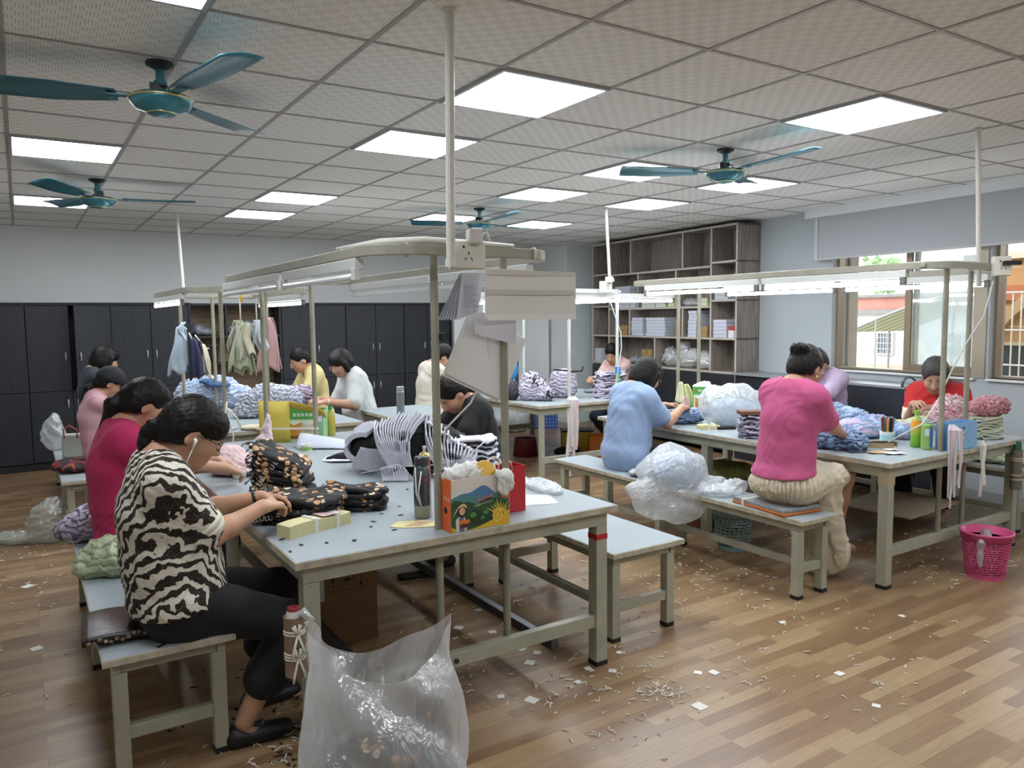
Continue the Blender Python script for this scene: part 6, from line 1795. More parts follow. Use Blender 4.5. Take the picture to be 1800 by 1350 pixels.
obj('carton', MB().box(0, .30, 0, .004, 0, .25).box(0, .30, .21, .214, 0, .25).box(0, .004, 0, .21, 0, .25).box(.296, .30, 0, .21, 0, .25).box(0, .3, 0, .21, 0, .004), mat('#cf7a26', .5), oc)
st = MB()
for k in range(5):
    cx = .05 + .035 * k
    st.box(cx - .012, cx + .012, -.001, -.0002, .213, .216).box(cx - .002, cx + .002, -.001, -.0002, .195, .222).box(cx - .012, cx + .012, -.001, -.0002, .198, .201)
obj('lettering', st, mat('#8a5427', .5), oc)
tf = thing('thermos_flask', 'steel thermos flask standing on the small side table', 'flask', (2.86, 6.36, .76))
obj('body', MB().lathe([(0, 0), (.034, 0), (.036, .008), (.036, .20), (.033, .205)], 20), mat('#9aa0a0', .3, .8), tf)
obj('lid', MB().lathe([(.034, .205), (.034, .245), (.03, .25), (0, .25)], 20), mat('#b4b8b7', .3, .7), tf)

# --- right-hand table ----------------------------------------------
heap('garment_pile', 'blue garments at the hands of the woman in light blue', 'garments', (4.40, 4.42, .76), [(0, 0, .05, .15, .11, .06), (-.08, .0, .04, .09, .08, .05), (.12, -.03, .07, .10, .08, .06)], blue_g, VR, .013, .045, .009, 'blue piles on the right table', seed=31)
heap('plastic_bag', 'large clear plastic bag over pale blue goods, middle of the right-hand table', 'plastic bag', (4.62, 4.08, .76), [(0, 0, .15, .26, .18, .18), (.16, .03, .12, .18, .14, .14), (-.14, .0, .20, .12, .12, .12), (.05, 0, .26, .12, .10, .08)], film, VR, .020, .20, .009, seed=41, fine=.25)
heap('wrapped_goods', 'pale blue goods inside the clear plastic bag on the right-hand table', 'garments', (4.64, 4.10, .76), [(0, 0, .10, .18, .12, .12), (.14, .0, .08, .12, .1, .10)], mat('#a9bccd', .7, var=.12), VR, .01, .06, .012)
strip_block('small block of yellow labels on the right-hand table beside the blue garments', (4.27, 4.06), (4.41, 4.00), .09, .03, paper_y)
wl_ = thing('black_wallet', 'black pouch lying beside the small yellow label block', 'pouch', (4.45, 3.98, .76), R(-25))
obj('pouch', MB().box(-.07, .07, -.03, .03, 0, .02), black_c, wl_, bev=.006)
gc = paint_carton('green picture carton with white tissue, far end of the right-hand table', (4.98, 5.04 - .20, .76), R(-52), .22, .17, .23)
heap('white_tissue', 'white tissue sticking out of the green carton on the right-hand table', 'tissue', (5.12, 4.86, .985), [(0, 0, .0, .09, .07, .03), (.03, .02, .02, .05, .05, .025)], mat('#e0e3e4', .8), VR, .006, .04, .009, flat=False)
pcl = thing('pole_cloth', 'yellow and pink cloth tied to the far left pole of the right-hand frame', 'cloth', (4.97, 4.96, .76), VR)
for x0, y0, top, bot, w0, w1, k, sk, c_ in ((-.02, -.03, .27, .10, .03, .09, 1.2, -.01, '#d3d1ae'), (.03, -.03, .25, .06, .03, .12, 1.5, .06, '#cdcb94'), (.01, -.05, .14, .0, .05, .08, 1.5, .02, '#c79bb4')):
    obj('cloth', MB().grid(lambda u, v: (x0 + (u - .5) * lerp(w0, w1, v ** .7) + sk * v, y0 - .02 * v + .012 * math.sin(2 * PI * k * u + x0 * 90), lerp(top, bot, v) - .03 * v * u), 14, 9), mat(c_, .8), pcl, smooth=True, solid=.005)
stack('narrow lavender stack under a brown box just behind the pink sweater', 'garments', (4.27, 3.60, .76), VR, .16, .14, 8, .019, [lav, layered('lav_dark2', '#b3b0c6', '#30303c', 40, dk=.25)], .007, None, (0, 0), .008, seed=6)
tag(obj('brown_box', MB().box(-.08, .08, -.06, .06, 0, .028), mat('#6b4a3a', .6), bev=.003, loc=(4.27, 3.60, .925), rz=VR), 'flat brown box on the narrow lavender stack', 'box')
heap('garment_pile', 'pale blue garments heaped before the person in lavender', 'garments', (5.05, 3.52, .76), [(0, 0, .09, .18, .13, .12), (.14, -.04, .10, .14, .11, .07), (-.12, .02, .15, .09, .09, .09)], layered('sky_layers', '#a9bfdb', '#6c86ad', 55, dk=.12, dist=5), VR, .018, .055, .010, 'blue piles on the right table', seed=33)
heap('garment_pile', 'mauve and blue garments behind the pen cup on the right-hand table', 'garments', (4.96, 3.16, .76), [(0, 0, .06, .22, .13, .08), (.08, .05, .09, .15, .10, .06), (-.10, -.06, .03, .14, .09, .04), (.2, -.1, .05, .12, .1, .06)], layered('mauve_blue', '#b3a9c0', '#8094b8', 30, dk=.35, dist=6, acc='#a2b8d8'), VR, .016, .055, .010, 'blue piles on the right table', seed=34)
heap('garment_pile', 'ruffled dark-edged blue garments by the elbow of the pink sweater', 'garments', (4.38, 2.97, .76), [(0, 0, .06, .15, .11, .08), (.06, -.05, .05, .10, .08, .07), (-.08, .02, .05, .10, .09, .06)], blue_g, VR, .018, .035, .009, 'blue piles on the right table', seed=35)
pc = thing('pen_cup', 'pale cup holding coloured pens on the right-hand table', 'pen cup', (4.83, 2.93, .76))
obj('cup', MB().lathe([(0, 0), (.045, 0), (.047, .072), (.042, .072), (.042, .004), (0, .004)], 24), mat('#a8cfdc', .4), pc, smooth=False)
obj('cup_rim', MB().lathe([(.0475, .055), (.0475, .073), (.0455, .074)], 24), mat('#d5dcdd', .4), pc)
cols = ['#22242a', '#a8602f', '#2a2c31', '#c9a03a', '#7a2f33', '#2c5b56', '#c98a4a', '#1c1d20', '#5a5f63', '#33363b']
for k in range(10):
    a = k * 2 * PI / 10
    obj('pen', MB().tube([(.025 * math.cos(a), .025 * math.sin(a), .01), (.036 * math.cos(a), .036 * math.sin(a), .165 + .004 * (k % 3))], .0072, 8), mat(cols[k], .4), pc)
tb = thing('tea_bottle', 'green tea bottle with orange label standing by the pole of the right-hand table', 'bottle', (4.815, 2.725, .76))
def _tea(nt, b):
    sx = N(nt, 'ShaderNodeSeparateXYZ', {0: coords(nt)})
    nz = N(nt, 'ShaderNodeTexNoise', {'Vector': coords(nt), 'Scale': 40.0})
    nt.links.new(ramp(nt, N(nt, 'ShaderNodeMapRange', {0: sx.outputs[2], 1: 0, 2: .21}).outputs[0], [(0, '#5d9a2f'), (.35, '#83b23f'), (.55, '#c4bf4a'), (.68, '#d99a2e'), (.8, '#cf8a2a'), (.88, '#9dbb5a')]), b.inputs['Base Color'])
    b.inputs['Roughness'].default_value = .2
obj('body', MB().lathe([(0, 0), (.032, 0), (.034, .01), (.034, .05), (.031, .06), (.034, .07), (.034, .145), (.028, .175), (.013, .20), (.0125, .215), (0, .215)], 24), cmat('tea_label', _tea), tb, smooth=True)
obj('cap', MB().lathe([(.0155, .212), (.0155, .237), (0, .238)], 16), mat('#7cb342', .4), tb)
cn = thing('drink_can', 'blue and green drink can between the tea bottle and the blue paper box', 'can', (4.775, 2.635, .76))
obj('can', MB().lathe([(0, 0), (.028, 0), (.033, .012), (.033, .155), (.028, .17), (0, .171)], 24), mat('#8fb866', .3, .2), cn, smooth=False)
obj('blue_panel', MB().grid(lambda u, v: (.0335 * math.cos(-2.1 + 1.3 * u), .0335 * math.sin(-2.1 + 1.3 * u), .02 + .125 * v), 8, 2), mat('#3d78c4', .3), cn)
obj('white_panel', MB().grid(lambda u, v: (.0338 * math.cos(-2.95 + .7 * u), .0338 * math.sin(-2.95 + .7 * u), .09 + .045 * v), 6, 2), mat('#cfd9dd', .3), cn)
obj('rim', MB().lathe([(.0285, .168), (.030, .174), (.027, .172)], 24), mat('#b7bcbd', .3, .8), cn)
ph = thing('phone', 'dark phone lying near the table edge before the pink sweater', 'phone', (4.36, 2.83, .761), R(-20))
obj('case', MB().box(-.075, .075, -.037, .037, 0, .009), mat('#22252b', .3), ph, bev=.004)
obj('screen', MB().box(-.07, .07, -.033, .033, .009, .0096), mat('#454b55', .1), ph)
ct = thing('cardboard_ring', 'torn cardboard ring lying before the pen cup', 'cardboard', (4.63, 2.84, .76), R(-30))
obj('ring', MB().grid(lambda u, v: (.10 * math.cos(5.2 * u), .055 * math.sin(5.2 * u), .03 * v + .004), 22, 2), mat('#a58f6e', .8), ct, solid=.005)
obj('inner_lining', MB().grid(lambda u, v: (.094 * math.cos(5.2 * u), .049 * math.sin(5.2 * u), .028 * v + .005), 22, 2), mat('#55483a', .8), ct)
for lb, x, y, s_, c_ in (('white paper slip near the front edge of the right-hand table', 4.46, 2.66, .06, '#c9ccce'), ('brown paper slip under the white slip on the right-hand table', 4.43, 2.74, .075, '#b79d72'), ('crumpled white label beside the cardboard ring', 4.56, 2.74, .04, '#d5d5d0')):
    tag(obj('paper_slip', MB().grid(lambda u, v: ((u - .5) * 2 * s_, (v - .5) * 1.3 * s_, .003 + .006 * math.sin(5 * u + 4 * v + x) ** 2), 7, 6), mat(c_, .7), smooth=True, solid=.0012, loc=(x, y, .762 if c_ != '#b79d72' else .7605), rz=R(-35)), lb, 'paper')
# blue paper box
bb = thing('blue_paper_box', 'light blue open paper box with envelope pattern at the near end of the right-hand table', 'box', (4.825, 2.498, .76), R(-1))
bm1, bm2 = mat('#86b3d8', .5), mat('#6f9fce', .5)
W, D, H = .275, .11, .17
obj('box', MB().box(0, W, 0, .003, 0, H).box(0, W, D - .003, D, 0, H).box(0, .003, .003, D - .003, 0, H, 1).box(W - .003, W, .003, D - .003, 0, H, 1).box(.003, W - .003, .003, D - .003, 0, .003), [bm1, bm2], bb)
en = MB()
for a_, b2 in (((.03, .03), (.11, .10)), ((.205, .03), (.125, .10)), ((.03, .145), (.105, .085)), ((.205, .145), (.13, .085))):
    en.tube([(a_[0], -.0006, a_[1]), (b2[0], -.0006, b2[1])], .0009, 4)
obj('envelope_lines', en, mat('#4d6f96', .5), bb)
en = MB()
for k in range(14):
    en.prism([(.004 + .0165 * k, .001), (.011 + .0165 * k, .001), (.015 + .0165 * k, .007), (.008 + .0165 * k, .007)], .0005, frame((0, -.0002, 0), (1, 0, 0), (0, 0, 1)))
for k in range(8):
    en.prism([(.001, .012 + .019 * k), (.006, .012 + .019 * k), (.006, .022 + .019 * k), (.001, .022 + .019 * k)], .0005, frame((0, -.0002, 0), (1, 0, 0), (0, 0, 1)))
obj('airmail_border', en, mat('#2c4160', .5), bb)
flat(bb, blob(.118, .092, .014, .021), '#d0d4c6', .0008, 'oval_stamp'); flat(bb, blob(.118, .092, .006, .012, 10), '#7d7a6a', .0012, 'stamp_figure')
flat(bb, [(.104, .132), (.132, .132), (.132, .145), (.104, .145)], '#2c3a50', .0008, 'name_plate')
obj('side_slot', MB().box(-.001, -.0002, .06, .09, .08, .095), rubber, bb)
gb = thing('teal_box', 'pale teal box standing just behind the blue paper box at its left', 'box', (4.86, 2.70, .76), R(-3))
obj('box', MB().box(-.05, .06, 0, .05, 0, .17), mat('#7fb5b4', .5), gb, bev=.002)
obj('spine_mark', MB().box(-.0508, -.0502, .02, .03, .05, .10), rubber, gb)
heap('garment_bundle', 'fluffy pink and white pleated bundle at the window end of the right-hand table', 'garments', (5.50, 2.84, .76), [(-.05, 0, .13, .12, .12, .14), (.08, -.03, .12, .13, .12, .12), (-.02, .0, .21, .10, .09, .08)], pinkw, VR, .020, .032, .009, seed=51)
heap('garment_bundle', 'deep pink frilled end of the pleated bundle on the pale green stack', 'garments', (5.56, 2.67, .905), [(0, 0, .06, .12, .09, .08), (.07, -.03, .08, .08, .07, .07)], layered('rose_layers', '#c9969c', '#a35d68', 100, 'Y', .25, 5), VR, .018, .028, .009, flat=False, seed=52)
stack('pale green stack of folded garments behind the blue paper box', 'garments', (5.53, 2.66, .76), VR, .21, .18, 9, .016, [mat('#b6bba6', .85, var=.12, vs=30), mat('#c3c6b4', .85, var=.12, vs=30), mat('#a5ab95', .85, var=.12)], .008, None, (0, 0), .01, seed=14)
heap('pale_green_cloth', 'pale green cloth at the hands of the person in the red striped top', 'cloth', (5.52, 3.20, .76), [(0, 0, .03, .17, .10, .04), (-.12, 0, .03, .10, .08, .035), (.1, .0, .05, .08, .07, .05)], mat('#bfc6a6', .85, var=.1), VR, .010, .05, .009)
strips('tangle of white and pink fabric strips on the near left pole, right-hand table', (4.80, 2.49, .90), 8, .50, .013, [white_c, mat('#cbb1bb', .8), mat('#bdb9bd', .8)], None, .06, 5)
strips('two pale fabric strips hanging from the corner of the blue paper box', (5.12, 2.47, .775), 2, .36, .02, [mat('#c3bdb8', .8), white_c], None, .02, 6)
cb = thing('lamp_cable', 'white lamp cable running from the socket down to the right-hand table', 'cable', (4.85, 2.5, 0))
obj('cord', MB().tube([(.28, -.06, 1.86), (.25, -.02, 1.6), (.12, .02, 1.42), (.02, .05, 1.25), (-.08, .08, 1.05), (-.16, .12, .93), (-.22, .3, .80)], .0045, 6), mat('#d3d3cf', .5), cb, smooth=True)
tbx = thing('cardboard_tube', 'cardboard tube with green thread cone tied to the far right leg of the right-hand table', 'tube', (5.63, 2.49, .42), 0)
obj('tube', MB().lathe([(.030, 0), (.034, 0), (.034, .27), (.030, .27), (.03, 0)], 18), mat('#6d655c', .8), tbx)
obj('thread_cone', MB().lathe([(.024, .1), (.024, .31), (.02, .33), (0, .33)], 18), mat('#2f5f4a', .7), tbx)
for z in (.07, .10, .20, .215):
    obj('tie', MB().lathe([(.036, z - .005), (.0375, z), (.036, z + .005)], 18), mat('#b5a38c', .7), tbx)
um = thing('umbrella', 'umbrella with grey crook handle hung on the corner of the low cabinet', 'umbrella', RW(.72, .34, .0))
obj('crook', MB().tube([(0, 0, .93), (0, 0, .98), (-.012, .012, 1.03), (-.04, .035, 1.06), (-.075, .06, 1.05), (-.095, .075, 1.01), (-.098, .078, .97)], .011, 10), mat('#55585c', .4), um, smooth=True)
obj('canopy', MB().lathe([(.004, .16), (.02, .22), (.032, .6), (.026, .82), (.012, .86), (.008, .94)], 12), cmat('red_blue_nylon', lambda nt, b: nt.links.new(ramp(nt, N(nt, 'ShaderNodeTexWave', {'Vector': coords(nt), 'Scale': 10.0}).outputs[0], [(.33, '#7a2630'), (.36, '#27407a'), (.66, '#27407a'), (.7, '#2a2c33')], 'CONSTANT'), b.inputs['Base Color'])), um, smooth=True)
# under the right-hand table
bd = thing('wooden_board', 'thin plywood board resting on the foot rails under the right-hand table', 'board', (5.42, 3.20, .215), R(4))
obj('board', MB().box(-.40, .34, -.30, .25, 0, .012), mat('#b1a48e', .7, var=.1), bd)
ls = thing('under_shelf', 'low shelf with yellow-green cloth under the far side of the right-hand table', 'shelf', (4.65, 4.2, .30))
obj('board', MB().box(-.34, .34, -.30, .5, 0, .015), paint_d, ls)
for x in (-.3, .3):
    obj('bracket', MB().box(x - .015, x + .015, -.28, -.25, -.30, 0), paint_d, ls)
heap('green_cloth', 'yellow-green cloth stored on the low shelf under the right-hand table', 'cloth', (4.62, 4.15, .316), [(0, 0, .07, .28, .2, .09)], mat('#8e9150', .85, var=.3, vs=8), VR, .014, .06, .012)
heap('pale_green_cloth', 'pale green garments on the bench by the window wall', 'cloth', (6.24, 2.95, .47), [(0, 0, .05, .13, .15, .06), (.02, -.15, .03, .10, .10, .04)], green_c, 0, .010, .05, .01)

# --- long bench ----------------------------------------------------
heap('grey_seat_cloth', 'folded grey checked cloth on the long bench before the woman in light blue', 'cloth', (3.76, 4.06, .47), [(0, 0, .03, .16, .10, .035), (.08, -.02, .03, .10, .09, .03)], cmat('grey_check', lambda nt, b: (nt.links.new(N(nt, 'ShaderNodeTexBrick', {'Vector': coords(nt), 'Color1': rgba('#b9b7bb'), 'Color2': rgba('#bdbbbf'), 'Mortar': rgba('#8f8d94'), 'Scale': 1.0, 'Mortar Size': .002, 'Brick Width': .03, 'Row Height': .03}, offset=0).outputs[0], b.inputs['Base Color']), b.inputs['Roughness'].__setattr__('default_value', .85))), VR, .006, .05, .009)
heap('plastic_bag', 'huge clear plastic bag of pale blue goods hanging off the long bench', 'plastic bag', (3.58, 3.66, .47), [(0, 0, .12, .24, .20, .17), (-.12, -.12, -.03, .17, .07, .15), (.10, -.06, .02, .22, .14, .10), (.02, .06, .22, .12, .12, .10), (.26, .08, .03, .14, .10, .05), (-.22, -.06, .02, .10, .10, .06), (.02, -.15, -.08, .16, .04, .12)], film, VR, .022, .20, .009, flat=False, seed=61, fine=.25)
heap('wrapped_goods', 'pale blue goods inside the plastic bag on the long bench', 'garments', (3.66, 3.72, .473), [(0, 0, .10, .16, .13, .13), (.08, .03, .07, .14, .1, .09)], mat('#9fb4cc', .75, var=.18, vs=10), VR, .012, .06, .011)
heap('plastic_wrap', 'end of clear plastic wrap lying on the long bench beside the skirt', 'plastic wrap', (3.72, 3.36, .472), [(0, 0, .03, .15, .09, .04), (.1, .04, .05, .09, .07, .05)], film, VR, .012, .07, .01)
pd = thing('seat_pad', 'orange edged wooden seat board wrapped with grey paper under the pink sweater', 'seat board', (3.74, 2.96, .4705), R(-6))
obj('board', MB().box(-.13, .17, -.20, .22, 0, .018), mat('#b5672c', .45), pd, bev=.005)
obj('paper_pad', MB().box(-.125, .165, -.19, .215, .018, .038), mat('#8f9295', .5, var=.3, vs=60), pd, bev=.003)
obj('binding', MB().box(-.132, .172, .12, .14, -.0, .04), white_c, pd)
# bins on the floor
def lattice_bin(label, loc, r0, r1, H, m, holes, rows, liner=None):
    """round perforated plastic bin: ring bands and ribs with open holes between"""
    T = thing('waste_bin', label, 'bin', loc)
    rr = lambda z: lerp(r0, r1, z / H)
    obj('base', MB().lathe([(0, 0), (r0, 0), (r0 * 1.01, .03), (r0 * .97, .03), (r0 * .96, .004), (0, .004)], 36), m, T, smooth=False)
    obj('rim', MB().lathe([(rr(H) - .004, H - .05), (rr(H), H - .05), (rr(H) + .006, H - .012), (rr(H) + .012, H - .008), (rr(H) + .010, H), (rr(H) - .002, H), (rr(H) - .004, H - .05)], 36), m, T, smooth=True)
    g_ = MB()
    z0, z1 = .028, H - .048
    for k in range(rows + 1):
        z = lerp(z0, z1, k / rows)
        g_.tube([(rr(z) * math.cos(2 * PI * i / 36) * .99, rr(z) * math.sin(2 * PI * i / 36) * .99, z) for i in range(36)], .0032, 5, closed=True)
    for k in range(holes):
        a0 = 2 * PI * k / holes
        for sg in (1, -1):
            g_.tube([(rr(lerp(z0, z1, q)) * .985 * math.cos(a0 + sg * q * .5), rr(lerp(z0, z1, q)) * .985 * math.sin(a0 + sg * q * .5), lerp(z0, z1, q)) for q in np.linspace(0, 1, 7)], .0028, 5)
    obj('lattice', g_, m, T, smooth=True)
    return T
pb = lattice_bin('pink perforated waste bin on the floor at the right of the right-hand table', (4.93, 2.33, 0), .105, .138, .285, mat('#cc4f7f', .4), 30, 14)
tag(obj('clear_bottle', MB().lathe([(0, 0), (.03, 0), (.032, .01), (.032, .13), (.012, .16), (.012, .175), (0, .175)], 18), _plastic(.45, '#c3b9be'), smooth=True, loc=(4.86, 2.30, .235), rz=(0, R(82), R(25))), 'clear plastic bottle lying in the top of the pink bin', 'bottle')
heap('clear_bag_scrap', 'clear plastic scrap hanging over the left rim of the pink bin', 'plastic scrap', (4.805, 2.30, .14), [(0, 0, .03, .02, .02, .09), (.005, 0, .10, .02, .02, .03)], film_m, 0, .006, .04, .006, flat=False)
gb_ = lattice_bin('pale teal perforated waste bin under the long bench', (4.11, 3.60, 0), .105, .135, .29, mat('#8fb4b6', .4), 24, 10)
heap('bin_litter', 'green and white litter inside the pale teal bin', 'litter', (4.11, 3.60, .006), [(0, 0, .07, .085, .085, .07)], mat('#b3bd85', .8, var=.4, vs=20), 0, .012, .04, .01)
cbs = thing('lilac_cord', 'lilac cord looped from the long bench down to the pale teal bin', 'cord', (3.90, 3.40, 0))
obj('cord', MB().tube([(.02, .02, .48), (-.035, .0, .46), (-.05, .02, .38), (-.02, .05, .30), (.06, .10, .27)], .0045, 6), mat('#a9a5c9', .6), cbs, smooth=True)
tc = thing('terracotta_stool', 'terracotta coloured plastic stool under the long bench', 'stool', (4.33, 4.18, 0))
obj('stool', MB().lathe([(.15, 0), (.152, .02), (.125, .20), (.11, .225), (0, .23)], 24), mat('#8a5440', .5, var=.1), tc, smooth=True)
obj('arched_gap', MB().tube([(-.02, -.147, .0), (-.02, -.143, .05), (.0, -.138, .075), (.03, -.138, .075), (.05, -.143, .05), (.05, -.147, .0)], .012, 6), mat('#5d382b', .6), tc)
# under the nearest table
cbx = thing('shipping_carton', 'brown shipping carton with white label under the nearest table', 'box', (1.04, 3.64, 0), R(-8))
kraft = mat('#8a6a4a', .75, var=.08, vs=6)
obj('carton', MB().box(0, .42, 0, .005, 0, .40).box(0, .42, .30, .305, 0, .40).box(0, .005, .005, .30, 0, .40).box(.415, .42, .005, .30, 0, .40).box(.005, .415, .005, .30, 0, .006), kraft, cbx)
lb_ = flat(cbx, [(.02, .23), (.155, .23), (.155, .385), (.02, .385)], '#cfcdc8', .001, 'shipping_label')
brr = MB()
r7 = random.Random(2)
x = .03
while x < .145:
    w_ = r7.choice([.0015, .003, .0045])
    brr.box(x, x + w_, -.0018, -.0012, .345, .372)
    x += w_ + .002
for k in range(5):
    brr.box(.03, .03 + .05 + .04 * r7.random(), -.0018, -.0012, .245 + .017 * k, .248 + .017 * k)
obj('barcode', brr, rubber, lb_)
ic = MB()
for k, cx in enumerate((.20, .27, .34)):
    ic.box(cx - .028, cx - .0265, -.0014, -.0004, .27, .36).box(cx + .0265, cx + .028, -.0014, -.0004, .27, .36).box(cx - .028, cx + .028, -.0014, -.0004, .358, .36).box(cx - .028, cx + .028, -.0014, -.0004, .27, .272)
ic.add([(x_, -.0012, z_) for x_, z_ in blob(.27, .318, .018, .016, 10, 0, PI)], [tuple(range(11))]); ic.box(.269, .271, -.0014, -.0004, .29, .318)
ic.box(.192, .208, -.0014, -.0004, .318, .345).box(.199, .201, -.0014, -.0004, .295, .318).box(.192, .208, -.0014, -.0004, .292, .296)
ic.box(.332, .348, -.0014, -.0004, .285, .30).box(.339, .341, -.0014, -.0004, .30, .34)
obj('handling_symbols', ic, mat('#3a2d22', .8), cbx)
heap('dark_garments', 'dark garments filling the brown shipping carton', 'garments', (1.24, 3.78, .27), [(0, 0, .05, .17, .12, .06)], black_c, R(-8), .01, .05, .012, flat=False)
wb = thing('wooden_plank_stool', 'low brown wooden stool on the floor behind the shipping carton', 'stool', (1.95, 4.55, 0), VR)
obj('seat', MB().box(-.26, .26, -.10, .10, .13, .16), mat('#6d4836', .5, var=.15), wb, bev=.006)
for x in (-.22, .22):
    obj('leg', MB().box(x - .02, x + .02, -.08, .08, 0, .13), mat('#5d3d2e', .5), wb)
sp_ = thing('black_sandal', 'black sandal lying beside the low wooden stool', 'sandal', (2.02, 4.30, 0), R(-10))
obj('sole', MB().grid(lambda u, v: (-.12 + .24 * u, (v - .5) * .085 * (1 - .3 * (2 * u - 1) ** 4), .012), 14, 4), black_c, sp_, solid=.02, smooth=True)
obj('strap', MB().grid(lambda u, v: (.03 + .05 * v, .045 * math.cos(PI * u), .02 + .05 * math.sin(PI * u)), 10, 3), black_c, sp_, solid=.006, smooth=True)

# --- paper tube with thread cone on the nearest table leg ----------
tu = thing('paper_tube', 'brown paper tube holding a white thread cone, tied to the nearest table leg', 'tube', (.757, 2.635, .365))
obj('tube', MB().lathe([(.031, 0), (.036, 0), (.036, .215), (.031, .215), (.031, 0)], 22), mat('#86725c', .8, var=.06), tu)
cone = obj('thread_cone', MB().lathe([(.022, .08), (.030, .18), (.030, .20), (.024, .235), (0, .236)], 22), mat('#d8d3cb', .7), tu, smooth=False)
obj('cone_top', MB().lathe([(.024, .234), (.022, .246), (.012, .248), (.009, .238)], 18), mat('#8f2d38', .4), cone)
for z in (.165, .155, .085, .075, .065):
    obj('tie', MB().lathe([(.0365, z - .004), (.0385, z), (.0365, z + .004)], 20).tube([(.034, .02, z), (.08, .05, z + .004)], .003, 6), mat('#d3cdbb', .7), tu)
for z in (.16, .075):
    obj('bow', MB().tube([(0, -.040, z), (-.02, -.045, z + .03), (-.012, -.045, z + .035), (0, -.042, z)], .004, 6).tube([(0, -.040, z), (.012, -.046, z + .032), (.006, -.045, z + .036), (0, -.042, z)], .004, 6)
        .tube([(0, -.04, z), (-.018, -.046, z - .06), (-.022, -.046, z - .085)], .0045, 6).tube([(0, -.04, z), (.016, -.046, z - .05), (.022, -.046, z - .075)], .0045, 6), mat('#dcd8cc', .7), tu, smooth=True)

# --- big clear bag hung on the corner of the nearest table ----------
def bag_pt(u, v):
    a = 2 * PI * u
    ca, sa = math.cos(a), math.sin(a)
    # rim heights: pinned at left (a=pi) and right (a=0), sagging between
    pin = abs(ca) ** 3.0
    rim = lerp(.40, .60 if ca < 0 else .52, pin) - (.03 if sa < 0 else .0)
    hx = lerp(.275, .255, v)
    bulge = math.sin(PI * min(1, v * .9 + .05)) * .0
    x = ca * (hx + .030 * (1 - v) + .015 * math.sin(6 * a + 7 * v))
    y = sa * (lerp(.15, .06 + .05 * (1 - pin), v) + .018 * math.sin(5 * a + 9 * v) * (.4 + v))
    x += (-.03 * (1 - v))
    z = .012 + (rim - .012) * v
    y -= .11 * (1 - v)
    # loose diagonal fold across the front
    y += -.020 * math.exp(-((u - .78 + .25 * (v - .5)) / .035) ** 2) * (sa < 0)
    return Vector((x, y, z)) + Vector((.007 * noise.noise(Vector((x * 14, y * 14, z * 9))), .012 * noise.noise(Vector((x * 11, z * 7, 3.1))), 0))
bg_ = thing('scrap_bag', 'large clear plastic bag of black scraps hung on the near corner of the nearest table', 'plastic bag', (1.035, 2.50, 0), R(-4))
bmb = MB().grid(bag_pt, 96, 36, wrapu=True)
obj('film', bmb, _plastic(.56, '#f2f6f9', 15, (1, 1, .4)), bg_, smooth=True)
obj('hanging_corner', MB().tube([(-.235, .06, .57), (-.262, .085, .60), (-.272, .10, .585)], [.012, .016, .008], 8), _plastic(.3, '#d8dce0'), bg_, smooth=True)
obj('bag_bottom', MB().grid(lambda u, v: (lambda p: Vector((lerp(-.03, p.x, v), lerp(-.11, p.y, v), .010)))(bag_pt(u, 0)), 48, 4, wrapu=True), film, bg_, smooth=True)
heap('black_scraps', 'black fabric scraps with tan print filling the bottom of the clear bag', 'scraps', (1.035, 2.50, .016), [(-.12, -.10, .08, .12, .075, .10), (.10, -.10, .09, .12, .07, .12), (.0, -.11, .06, .2, .085, .08), (.15, -.09, .18, .06, .04, .07)], lulu, R(-4), .016, .035, .009, seed=71)

# --- papers hung on the nearest frame -------------------------------
pnl = thing('pattern_card', 'wide white card panel with tape bands hung under the nearest frame socket', 'card panel', (1.60, 2.705, 1.62), R(-2))
obj('card', MB().grid(lambda u, v: (.45 * u, .01 * math.sin(3 * u), .20 * v - .012 * u + .006 * (1 - v) * u), 10, 4), mat('#e3e1dc', .6), pnl, solid=.004)
for z in (.185, .105):
    obj('tape_band', MB().box(.004, .44, -.0045, -.003, z - .012, z + .008), mat('#cdc8bc', .4), pnl)
obj('folded_edge', MB().box(.008, .448, -.006, -.003, -.012, .012), mat('#ebeae6', .6), pnl)
dg = thing('hanging_board', 'tilted pale grey board hung below the white card panel', 'board', (1.655, 2.775, 1.455), (0, R(26), R(-2)))
obj('board', MB().box(-.165, .14, 0, .006, -.145, .145), mat('#dededb', .55, var=.03), dg, bev=.002)
obj('second_sheet', MB().box(-.155, .125, .008, .011, -.155, .12), mat('#e2e2df', .55), dg)
pp = thing('hanging_papers', 'fan of pattern papers hung left of the white card panel', 'papers', (1.60, 2.745, 1.80), R(-3))
for k in range(7):
    a = -.10 - .045 * k
    m_ = MB().grid(lambda u, v: ((u - .8) * .10 + v * (-.030 - .012 * k) , .004 * k + .018 * math.sin(PI * u) * v, -.19 * v + .03 * u * v), 6, 6)
    obj('sheet', m_, mat('#b9bfd0' if k % 2 else '#c9cad4', .6), pp, solid=.001)
obj('creased_sheet', MB().grid(lambda u, v: (-.03 + .19 * u, -.006 + .01 * math.sin(4 * u), -.16 - .085 * v - .05 * u + .05 * u * (1 - v)), 8, 4), mat('#cfced6', .6), pp, solid=.001)
st = MB()
for k in range(12):
    st.box(-.075, -.03 + .01 * (k % 3), -.0022, -.0012, -.05 - .008 * k, -.0485 - .008 * k)
obj('printed_text', st, mat('#6d7488', .6), pp)
cb = thing('lamp_cable', 'thin white cable dangling from the nearest frame to the fruit carton', 'cable', (1.62, 2.72, 0))
